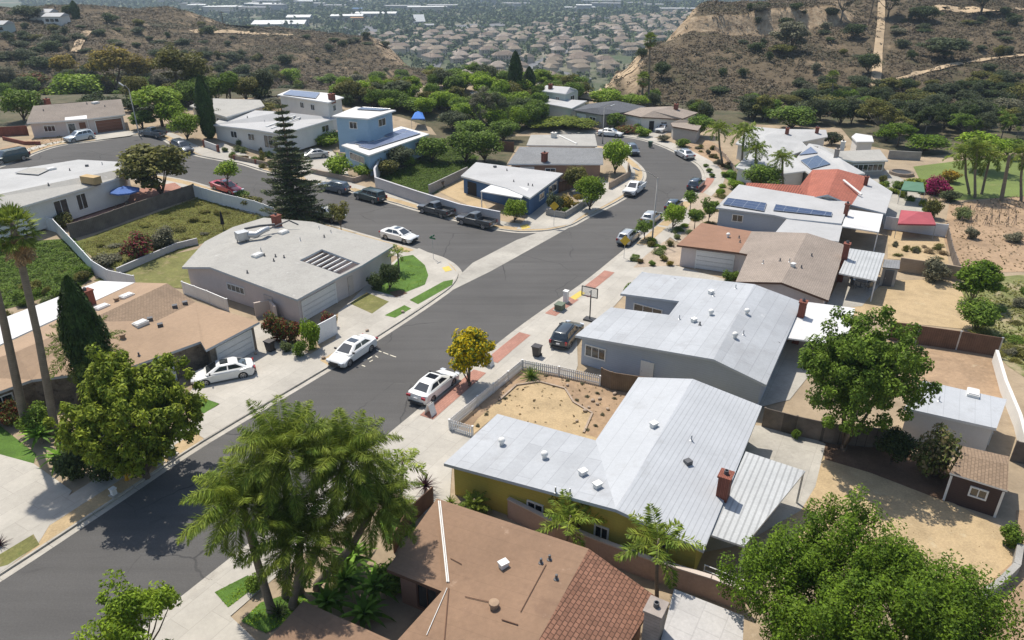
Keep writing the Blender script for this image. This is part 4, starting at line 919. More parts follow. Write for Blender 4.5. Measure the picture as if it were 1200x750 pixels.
L('banana', (.11, .19, .02), (.032, .080, .009))
L('purple', (.05, .018, .022), (.022, .012, .015))
L('yellowflower', (.11, .14, .02), (.04, .065, .01), flower=((.52, .40, .008), .66))
L('redflower', (.09, .09, .025), (.045, .055, .018), flower=((.20, .020, .035), .4))
L('redtip', (.085, .09, .018), (.04, .05, .012), flower=((.16, .040, .018), .35))
L('magenta', (.22, .012, .08), (.09, .04, .03), flower=((.26, .008, .085), .6))
L('orangebush', (.22, .13, .012), (.09, .09, .014))
L('cream', (.10, .115, .03), (.045, .06, .018), flower=((.22, .18, .09), .35))
L('iceplant', (.135, .14, .024), (.07, .072, .016), flower=((.16, .11, .025), .2))
L('ivy', (.085, .13, .014), (.030, .058, .007), nsc=1.5)
L('scrub', (.062, .048, .030), (.034, .038, .015), (.080, .062, .040), nsc=.05, tr=.1, var=.25)
L('drygrass', (.20, .15, .085), (.11, .085, .045), nsc=.5)
L('agave', (.12, .145, .05), (.06, .08, .03))
X['bark'] = surf('bark', (.13, .10, .075), .3, 1.5, .95, .5, 8, obj=True)
X['grey_bark'] = surf('grey_bark', (.22, .19, .16), .25, 1.5, .95, .5, 8, obj=True)
X['palm_bark'] = surf('palm_bark', (.20, .165, .125), .2, 2., .95, .6, 12, obj=True, zl=(.16, .25))

def unit(v): return v/np.maximum(np.linalg.norm(v, axis=-1, keepdims=True), 1e-9)
def quads(P_, N_, l, w, T_=None):
    n = len(P_); r = nr.normal(size=(n, 3)) if T_ is None else T_
    N_ = unit(N_); t = unit(r-N_*(r*N_).sum(-1, keepdims=True)); b = np.cross(N_, t)
    l = np.reshape(l, (-1, 1))/2 if np.ndim(l) else l/2; w = np.reshape(w, (-1, 1))/2 if np.ndim(w) else w/2
    return np.stack([P_-t*l, P_+b*w-t*l*.1, P_+t*l, P_-b*w-t*l*.1], 1)
def ball(n, pw=.3):
    d = unit(nr.normal(size=(n, 3))); return d, d*(nr.random((n, 1))**pw)
def clump_leaves(cs, rs, n, l, w, up=.5, flat=.8):
    out = []
    for c, r in zip(cs, rs):
        d, b = ball(n); p = c+b*r*np.array([1, 1, flat]); nn = d*.6+np.array([0, 0, up])+nr.normal(size=(n, 3))*.45
        s = nr.uniform(.7, 1.3, n); out.append(quads(p, nn, l*s, w*s))
    return np.concatenate(out)
def crown_centres(nc, R_, zc, rz, lo=.35, hi=.92, lump=.22):
    d = unit(nr.normal(size=(nc, 3))); d[:, 2] = np.abs(d[:, 2])*np.where(nr.random(nc) < .72, 1, -.75)
    r = nr.uniform(lo, hi, (nc, 1))*(1+lump*np.sin(d[:, :1]*5+nr.uniform(0, 6))*np.cos(d[:, 1:2]*4+nr.uniform(0, 6)))
    return d*r*np.array([R_, R_, rz])+np.array([0, 0, zc])
def trunk_mb(h, r, targets, lean=(0, 0)):
    mb = MB(); top = Vector((lean[0], lean[1], h)); mb.tube([(0, 0, -.3), (lean[0]*.3, lean[1]*.3, h*.5), top], [r*1.25, r, r*.75], 7)
    for q in targets:
        q = Vector(q); m = top.lerp(q, .5)+Vector((0, 0, -.12*(q-top).length)); mb.tube([top-Vector((0, 0, .2)), m, q], [r*.55, r*.35, r*.12], 5)
    return mb
PROTO = {}
def tree_proto(key, h=6., R_=3., base=.30, nc=34, cr=.34, n=150, l=.34, w=.2, up=.5, trunk=.16, flat=.8, hi=.9, lump=.22, lo=.35, bark='bark', trunky=True):
    zc = h*(base+1)/2; rz = h*(1-base)/2
    cs = crown_centres(nc, R_*(1-cr*.7), zc, rz*(1-cr*.6), lo, hi, lump)
    rs = R_*cr*nr.uniform(.7, 1.25, nc)
    V = clump_leaves(cs, rs, n, l, w, up, flat)
    V[:, :, 2] = np.maximum(V[:, :, 2], .03)
    k = cs[nr.permutation(nc)[:8]]
    tm = trunk_mb(max(h*base, .4), trunk, k) if trunky else None
    PROTO[key] = (h, R_, V, tm, bark)
tree_proto('round', base=.1, nc=42); tree_proto('roundb', base=.08, nc=52, cr=.28, lump=.3); tree_proto('roundc', base=.0, nc=36, cr=.36)
tree_proto('tall', h=10, R_=3.4, base=.25, nc=44, cr=.3, n=130, l=.4, w=.2, lump=.4)
tree_proto('sparse', h=9, R_=3.6, base=.28, nc=32, cr=.23, n=130, l=.42, w=.13, lump=.45, lo=.5, hi=1.05, bark='grey_bark')
tree_proto('umbrella', h=6, R_=4, base=.5, nc=46, cr=.25, n=130, l=.3, w=.18, up=.9, flat=.55, bark='bark')
tree_proto('shrub', h=2, R_=1.2, base=-.25, nc=22, cr=.42, n=110, l=.2, w=.12, trunk=.05)
tree_proto('shrubb', h=2, R_=1.4, base=-.3, nc=26, cr=.34, n=100, l=.18, w=.10, lump=.35, trunk=.05)
tree_proto('wispy', h=5, R_=2.4, base=.25, nc=30, cr=.27, n=80, l=.34, w=.15, lump=.45, lo=.45, hi=1.05, trunk=.09)
tree_proto('ball', h=2, R_=1.0, base=-.1, nc=40, cr=.3, n=90, l=.13, w=.08, lump=.02, lo=.6, hi=.8, trunk=.05)
tree_proto('small', h=3.5, R_=1.5, base=.45, nc=22, cr=.36, n=90, l=.24, w=.14, trunk=.06)
def cyp_proto(key, h, R_, n):
    t = nr.random(n)**.85; a = nr.uniform(0, 6.283, n); prof = np.minimum(1, (t/.1)**.5)*np.where(t > .62, ((1-t)/.38)**.62, .8+.2*t/.62)
    rr = R_*prof*nr.uniform(.72, 1.05, n)*(1+.1*np.sin(a*5+t*11)); p = np.stack([rr*np.cos(a), rr*np.sin(a), t*h+.1], 1)
    nn = np.stack([np.cos(a), np.sin(a), np.full(n, .25)], 1)+nr.normal(size=(n, 3))*.4
    V = quads(p, nn, .32, .10, np.tile([0, 0, 1.], (n, 1))+nr.normal(size=(n, 3))*.22)
    PROTO[key] = (h, R_, V, MB().tube([(0, 0, -.3), (0, 0, h*.8)], [R_*.3, .04], 7), 'bark')
cyp_proto('cypress', 9., 1.1, 14000)
def pine_proto(key, h, R_):
    out = []; mb = MB().tube([(0, 0, -.3), (0, 0, h)], [.2, .03], 7)
    for k in range(21):
        z = h*(.03+.95*(k/20.)**1.05); ln = R_*(1-.90*(k/20.)**.9)*rnd.uniform(.85, 1.1); nb = 9 if k < 14 else 7
        for j in range(nb):
            if rnd.random() < .10: continue
            ln *= rnd.uniform(.85, 1.15); a = 6.283*(j+.5*(k % 2)+rnd.uniform(-.3, .3))/nb; d = np.array([math.cos(a), math.sin(a), 0])
            m = int(40+120*ln/R_); t = nr.random(m)**.7
            p = d*(t*ln)[:, None]+np.array([0, 0, z])+np.stack([0*t, 0*t, (t**2)*.25*ln*.5-.12*ln*t], 1)
            sd = np.cross(d, [0, 0, 1.]); sp = (nr.uniform(-1, 1, m)*.28*np.sqrt(t))[:, None]*sd*(1+ln*.25)
            out.append(quads(p+sp, nr.normal(size=(m, 3))+[0, 0, .6], .42, .085, d*.7+sd*np.sign(sp@sd)[:, None]*.8+np.array([0, 0, .55])+nr.normal(size=(m, 3))*.15))
            mb.tube([(0, 0, z), tuple(d*ln*.9+np.array([0, 0, z+.05]))], [.05, .015], 4)
    PROTO[key] = (h, R_, np.concatenate(out), mb, 'bark')
pine_proto('star_pine', 13., 3.)
def frond(base, az, e0, Ln, droop, nl, ll, lw, plum=.25, dr=.55, side=.8):
    K = 16; t = np.linspace(0, 1, K); e = e0-droop*t**1.5
    st = np.stack([np.cos(e)*math.cos(az), np.cos(e)*math.sin(az), np.sin(e)], 1)*Ln/K
    pts = base+np.cumsum(st, 0); tan = unit(st); sd = np.array([-math.sin(az), math.cos(az), 0.])
    u = np.repeat(np.linspace(.12, .99, nl), 2); idx = u*(K-1); i0 = np.minimum(idx.astype(int), K-2); fr = (idx-i0)[:, None]
    p = pts[i0]*(1-fr)+pts[i0+1]*fr; tg = tan[i0]; s = np.tile([1., -1.], nl)[:, None]
    upv = np.cross(tg, sd); upv *= np.sign(upv[:, 2:3]+1e-6)
    d = unit(sd*s*side+tg*.55+upv*nr.normal(size=(2*nl, 1))*plum-np.array([0, 0, dr])*nr.uniform(.5, 1.2, (2*nl, 1)))
    ln = ll*np.clip(np.sin(np.pi*np.clip(u*.86+.12, 0, 1))**.6, .2, 1)*nr.uniform(.85, 1.1, 2*nl)
    V = quads(p+d*ln[:, None]/2, np.cross(d, tg)+nr.normal(size=(2*nl, 3))*.25, ln, lw, d)
    w = np.linspace(.035, .008, K)[:, None]*sd
    R1 = np.stack([pts[:-1]-w[:-1], pts[:-1]+w[:-1], pts[1:]+w[1:], pts[1:]-w[1:]], 1)
    return np.concatenate([V, R1])
def queen_crown(n=26, Ln=3.2, ll=.75, lw=.075, nl=58, dr=.55, e=(-.35, 1.35), droop=(1.3, 2.)):
    out = []
    for k in range(n):
        f = k/(n-1); out.append(frond(np.array([0, 0, 0.]), k*2.4+rnd.uniform(-.2, .2), e[0]+(e[1]-e[0])*f**.8, Ln*rnd.uniform(.85, 1.1)*(1-.2*f), rnd.uniform(*droop)*(1-.35*f), nl, ll, lw, .3, dr))
    return np.concatenate(out)
def fan_crown(n=34, pet=.9, fr=.85, e=(-.9, 1.4)):
    out = []
    for k in range(n):
        f = k/(n-1); az = k*2.4; el = e[0]+(e[1]-e[0])*f; d = np.array([math.cos(el)*math.cos(az), math.cos(el)*math.sin(az), math.sin(el)])
        s = np.array([-math.sin(az), math.cos(az), 0]); c = d*pet*rnd.uniform(.8, 1.1); m = 20
        th = np.linspace(-1.35, 1.35, m); dd = unit(d*np.cos(th)[:, None]+s*np.sin(th)[:, None]-np.array([0, 0, .25])); up = np.cross(d, s)
        out.append(quads(c+dd*fr/2, up+nr.normal(size=(m, 3))*.25, fr*(.8+.2*np.cos(th)), .12, dd))
        out.append(np.array([[s*.02, -s*.02, c-s*.02, c+s*.02]]))
    return np.concatenate(out)
PALM = {'queen': queen_crown(40, 3.5, .70, .036, 130, .75, (-.4, 1.4), (1.3, 2.0)), 'queenb': queen_crown(22, 2.9, .7, .08, 48), 'far': queen_crown(20, 3., .8, .12, 26), 'king': queen_crown(11, 2.4, .62, .085, 34, .35, (-.1, 1.2), (1., 1.7)), 'fan': fan_crown(), 'date': queen_crown(40, 2.6, .45, .06, 46, .1, (-.6, 1.4), (.8, 1.4))}
USED = {}
def get_me(key, part, mat):
    k = (key, part, mat)
    if k not in USED: USED[k] = np_mesh(part, PROTO[key][2], LF[mat])
    return USED[k]
TR = {}
def plant_at(kind, p, h, R_, mat, label, cat='tree', group=None, name=None):
    h0, R0, V, tm, bark = PROTO[kind]
    name = name or {'shrub': 'shrub', 'shrubb': 'shrub', 'ball': 'clipped_shrub', 'cypress': 'cypress_tree', 'star_pine': 'star_pine_tree'}.get(kind, 'leafy_tree')
    o = thing(name, label, cat, p, group, rnd.uniform(0, 6.28)); o.scale = (R_/R0, R_/R0, h/h0)
    if kind not in TR and tm:
        m = tm; me = bpy.data.meshes.new('trunk'); me.from_pydata(m.v, [], m.f); me.materials.append(X[bark]); me.polygons.foreach_set('use_smooth', [True]*len(m.f)); me.update(); TR[kind] = me
    if tm: link('trunk', TR[kind], o)
    link('crown', get_me(kind, 'crown', mat), o)
    return o
def plant(kind, px, py, top, wpx, mat, label, cat=None, group=None, dz=0., name=None):
    p = T(px, py); h = max(.3, zat(p.y, top)-p.z); R_ = wpx*mpp(p+Vector((0, 0, h*.6)))/2*1.1
    q = p+Vector((0, 0, h*.55)); p = Vector((p.x-(600+q.x/mpp(q)-px)*mpp(q), p.y, p.z)) if h > 1.5 else p
    p.z = float(TZ(p.x, p.y)[0])-.05
    return plant_at(kind, p, h, R_, mat, label, cat or ('shrub' if kind in ('shrub', 'shrubb', 'ball') else 'tree'), group, name)
def over(p, px, py):                           # point above ground position p seen at photo px,py (same distance north)
    z = zat(p.y, py); q = Vector((0, p.y, z)); return Vector(((px-600)*mpp(q), p.y, z))
def palm(kind, base, top, label, mat='palm', s=1., r=.16, skirt=0, name='palm_tree', group=None, dy=0.):
    p = base if isinstance(base, Vector) else T(*base); q = over(p+Vector((0, dy, 0)), *top); q.y = p.y+dy
    o = thing(name, label, 'palm tree', p, group)
    d = q-p; mid = p+d*.5+Vector((d.x*.08, d.y*.08, 0)); MB().tube([p-Vector((0, 0, .3)), p+Vector((0, 0, .3)), mid, q-d*.02, q+Vector((0, 0, .5))], [r*1.7, r*1.2, r, r*.95, r*.5], 9).build('trunk', X['palm_bark'], o, smooth=True)
    me = USED.get(('p', kind, mat)) or np_mesh('crown', PALM[kind], LF[mat]); USED[('p', kind, mat)] = me
    c = link('crown', me, o); c.location = q-p; c.scale = (s, s, s); c.rotation_euler = (0, 0, rnd.uniform(0, 6.28))
    if skirt:
        V = []
        for k in range(int(40*skirt)):
            az = k*2.4; V.append(frond(np.array([0, 0, -.1-.9*rnd.random()*skirt]), az, rnd.uniform(-1.2, -.6), 1.5, .6, 16, .45, .09, .3, .5))
        c = link('dead_fronds', np_mesh('dead_fronds', np.concatenate(V), LF['deadfrond']), o); c.location = q-p
    return o
def groundcover(name, poly, dens, size, mat, hmax=.35, up=.8, px=True):
    W = [G(*q) if px else q for q in poly]; x0, x1 = min(p.x for p in W), max(p.x for p in W); y0, y1 = min(p.y for p in W), max(p.y for p in W)
    n = int((x1-x0)*(y1-y0)*dens); x = nr.uniform(x0, x1, n); y = nr.uniform(y0, y1, n); k = inpoly(W, x, y); x, y = x[k], y[k]
    z = H(x, y)+.1+hmax*(.45+.4*np.clip(wav(x, y, 1.7, 21), -1, 1))*nr.uniform(.4, 1.1, len(x))
    s = nr.uniform(.7, 1.3, len(x))*size
    V = quads(np.stack([x, y, z], 1), nr.normal(size=(len(x), 3))*.6+[0, 0, up], s, s*.55)
    return tag(link(name, np_mesh(name, V, LF[mat])), kind='stuff')
def rosette(px, py, R_, n, mat, label, wid=.09, name='yucca_plant', h=0., e=(-.05, 1.45), cat='plant', droop=.35):
    p = T(px, py); o = thing(name, label, cat, p); V = []
    for k in range(n):
        f = k/(n-1); az = k*2.4; el = e[0]+(e[1]-e[0])*f; L_ = R_*(1-.25*f)*rnd.uniform(.85, 1.1); s = np.array([-math.sin(az), math.cos(az), 0])*wid/2; pts = [np.array([0, 0, h+.1])]
        for j in range(4):
            ee = el-droop*j/3; pts.append(pts[-1]+np.array([math.cos(ee)*math.cos(az), math.cos(ee)*math.sin(az), math.sin(ee)])*L_/4)
        for j in range(4):
            w0, w1 = (1-.25*j)*.9+.1, 1-.25*(j+1)
            V.append([pts[j]-s*w0, pts[j]+s*w0, pts[j+1]+s*w1, pts[j+1]-s*w1])
    link('leaves', np_mesh('leaves', np.array(V), LF[mat]), o)
    if h > 0: MB().tube([p-Vector((0, 0, .2)), p+Vector((0, 0, h+.1))], [.14, .09], 7).build('trunk', X['palm_bark'], o)
    return o

# --- unique near trees
V = None
def big_tree(key, h, R_, base, nc, cr, n, l, w, **k): tree_proto(key, h, R_, base, nc, cr, n, l, w, **k)
big_tree('magnolia', 6.2, 3.7, .0, 420, .105, 90, .26, .11, lump=.3, lo=.5, hi=1., flat=.85, trunk=.2, up=.65)
big_tree('ficus', 8.5, 6.4, .06, 420, .10, 330, .17, .085, lump=.22, lo=.6, hi=1.03, flat=2.0, trunk=.3, up=.6)
big_tree('ash', 8.5, 4.0, .04, 250, .13, 190, .2, .10, lump=.2, lo=.3, hi=1.03, trunk=.2, up=.6)
big_tree('feathery', 5., 2.4, .3, 60, .2, 120, .22, .08, lump=.4, lo=.4, hi=1.02, trunk=.1)
p = G(172, 560); plant_at('magnolia', p, zat(p.y, 424)-p.z+.2, 4.35, 'yellowgreen', 'large clipped yellow-green tree shading the road at lower left', name='broadleaf_tree')
plant_at('ficus', Vector((16.6, 24.2, .1)), 8.2, 5.9, 'deep', 'huge dense green tree filling the bottom right corner', name='broadleaf_tree')
p = G(988, 528); plant_at('ash', p, zat(p.y, 352)-p.z, 4.6, 'green', 'tall bright green tree beside the white outbuilding on the right', name='broadleaf_tree')
p = G(178, 790); plant_at('feathery', p, zat(p.y, 688)-p.z, 2.6, 'bright', 'feathery bright green young tree at the bottom edge by the road')
plant('roundb', 549, 453, 382, 66, 'yellowflower', 'yellow flowering street tree beside the white parked sedan')
plant('cypress', 100, 482, 326, 42, 'cypress', 'thick dark cypress column in front of the tan roofed house')
plant('star_pine', 338, 262, 121, 84, 'pine', 'tall layered star pine behind the grey corner house')
plant('roundb', 182, 230, 163, 92, 'olive', 'spreading olive green tree by the blue patio umbrella')
plant('small', 265, 226, 187, 36, 'bright', 'small lime green tree in front of the red car')
plant('round', 603, 260, 231, 32, 'bright', 'round green bush tree at the corner of the pale boundary wall')
plant('round', 692, 246, 202, 40, 'bright', 'lime green kerbside tree right of the navy house')
plant('wispy', 398, 272, 236, 28, 'olive', 'narrow small tree beside the two tone pickup')
plant('round', 722, 203, 160, 40, 'bright', 'bright green tree on the inside of the road bend')
plant('round', 790, 268, 236, 30, 'bright', 'bright green kerb tree in front of the silver hatchback on the right')
plant('wispy', 756, 281, 257, 26, 'green', 'dark thin street tree beside the silver kerb car')
plant('small', 810, 250, 222, 22, 'green', 'small street tree near the dark hatchback')
plant('wispy', 832, 262, 232, 26, 'green', 'loose tree in the gravel yard before the solar house')
plant('small', 815, 270, 244, 22, 'green', 'small tree in the gravel yard beside the rust roofed garage')
plant('roundb', 1147, 358, 303, 62, 'deep', 'round dark green tree in the right back yards')
plant('roundc', 1148, 388, 348, 48, 'green', 'low green tree below the round dark one')
plant('shrubb', 1098, 330, 298, 36, 'grey', 'grey twiggy shrub against the tan block wall')
# --- palms
QB = G(332, 708)
for i, (bx, by, tx, ty, lb, s, dy) in enumerate(((318, 716, 284, 592, 'leftmost queen palm of the clump by the lower road', 1.0, .5), (336, 700, 334, 532, 'upper queen palm of the clump by the lower road', 1.08, 1.), (352, 694, 404, 540, 'rightmost queen palm of the clump, above the banana plants', 1.05, 1.), (344, 712, 352, 632, 'front queen palm of the clump, lowest crown', 1.0, -.5), (372, 690, 440, 592, 'queen palm of the clump leaning over the brown house', .9, .6))):
    palm('queen', (bx, by), (tx, ty), lb, s=s*1.06, r=.2, dy=dy, name='queen_palm', group='queen palm clump')
palm('king', (468, 600), (472, 548), 'small queen palm in front of the brown house', s=.85, r=.1, name='queen_palm')
palm('king', (661, 652), (668, 612), 'young king palm between the brown and yellow houses, left one', s=.95, r=.08, name='king_palm', group='king palms by the side wall')
palm('king', (769, 705), (771, 640), 'young king palm beside the yellow house patio, right one', s=1.1, r=.1, name='king_palm', group='king palms by the side wall')
palm('date', (560, 603), (556, 592), 'bushy dwarf palm under the yellow wall', 'palm', s=.5, r=.1, name='dwarf_palm')
palm('fan', (66, 507), (16, 268), 'tall fan palm with hanging brown fronds at the left edge', 'fanpalm', s=1.1, r=.24, skirt=1.2, name='fan_palm')
palm('fan', (32, 503), (-34, 225), 'second tall fan palm trunk at the left edge, crown out of view', 'fanpalm', s=1.1, r=.26, skirt=1., name='fan_palm')
palm('date', (92, 475), (98, 408), 'bushy palm behind the dark cypress', 'fanpalm', s=1.35, r=.2, name='date_palm')
for bx, by, tx, ty, lb, s in ((868, 208, 872, 157, 'tallest roadside palm near the right bend', 1.15), (846, 192, 842, 152, 'leftmost roadside palm near the right bend', .95), (886, 214, 886, 176, 'roadside palm beside the grey solar house', .9), (918, 226, 917, 186, 'short palm in front of the blue solar arrays', .85), (1135, 228, 1131, 182, 'left palm of the trio on the green park lawn', 1.1), (1142, 232, 1145, 176, 'middle palm of the trio on the park lawn', 1.1), (1150, 228, 1160, 186, 'right palm of the trio on the park lawn', 1.1), (1196, 236, 1199, 182, 'palm at the right edge of the park lawn', 1.1)):
    palm('far', (bx, by), (tx, ty), lb, s=s, r=.17, name='queen_palm')
o = thing('dead_palm_trunk', 'bare leaning palm trunk without a crown on the park lawn edge', 'tree trunk', T(1173, 236))
a = T(1173, 236); MB().tube([a, over(a, 1183, 182)], [.3, .2], 9).build('trunk', X['palm_bark'], o)
palm('fan', (760, 122), (762, 47), 'very tall thin fan palm against the valley', 'fanpalm', s=1.25, r=.22, skirt=.5, name='fan_palm')
palm('fan', (752, 122), (754, 93), 'shorter fan palm beside the very tall one', 'fanpalm', s=1.3, r=.24, skirt=.6, name='fan_palm')
palm('fan', (977, 128), (976, 90), 'lone fan palm on the right canyon slope', 'fanpalm', s=1.1, r=.18, name='fan_palm')
palm('fan', (266, 116), (265, 96), 'small fan palm behind the slender cypress', 'fanpalm', s=1., r=.15, name='fan_palm')
palm('fan', (348, 112), (349, 99), 'small palm left of the canyon house', 'fanpalm', s=1.1, r=.15, name='fan_palm')
palm('far', (838, 352), (838, 338), 'small potted-looking palm in the blue-grey house courtyard', s=.3, r=.06, name='dwarf_palm') if False else None
palm('king', (468, 320), (466, 297), 'leafy palm at the front corner of the grey corner house', s=.6, r=.09, name='dwarf_palm')
# --- leafy accents
rosette(622, 444, 1.5, 70, 'green', 'dark green yucca rosette inside the white picket fence', .11)
rosette(499, 580, 1.2, 60, 'purple', 'dark purple cordyline beside the concrete drive', .1, 'cordyline_plant', .5)
rosette(327, 722, 1., 46, 'dark', 'spiky dark rosette at the foot of the queen palm clump', .08, 'agave_plant')
for i, (x, y, R_, lb) in enumerate(((405, 690, 2.4, 'giant banana-leaved plant at the centre of the palm bed'), (440, 700, 2., 'banana-leaved plant against the brown house wall'), (385, 718, 1.8, 'banana-leaved plant in front of the brown house'), (428, 730, 1.8, 'banana-leaved plant beside the brown garage roof'), (75, 545, 2., 'banana-leaved plant below the left fan palms'), (50, 520, 1.8, 'banana-leaved plant left of the dark cypress'), (413, 665, 2., 'banana-leaved plant behind the front ones in the palm bed'))):
    rosette(x, y, R_, 22, 'banana', lb, .5, 'banana_plant', .5, (.1, 1.3), 'plant', .9)
for i, (x, y, R_, mat, lb) in enumerate(((552, 593, .8, 'palm', 'sago fern beside the yellow wall door'), (528, 592, .7, 'palm', 'low sago fern at the yellow house corner'), (460, 330, .9, 'green', 'dark green rosette in the grey corner house bed'), (418, 186, .8, 'agave', 'pale agave by the sky blue house steps'), (488, 638, .8, 'purple', 'small purple rosette by the brown house lawn'), (0, 640, .8, 'purple', 'dark red rosette at the left frame edge'))):
    rosette(x, y, R_, 34, mat, lb, .09, 'rosette_plant')
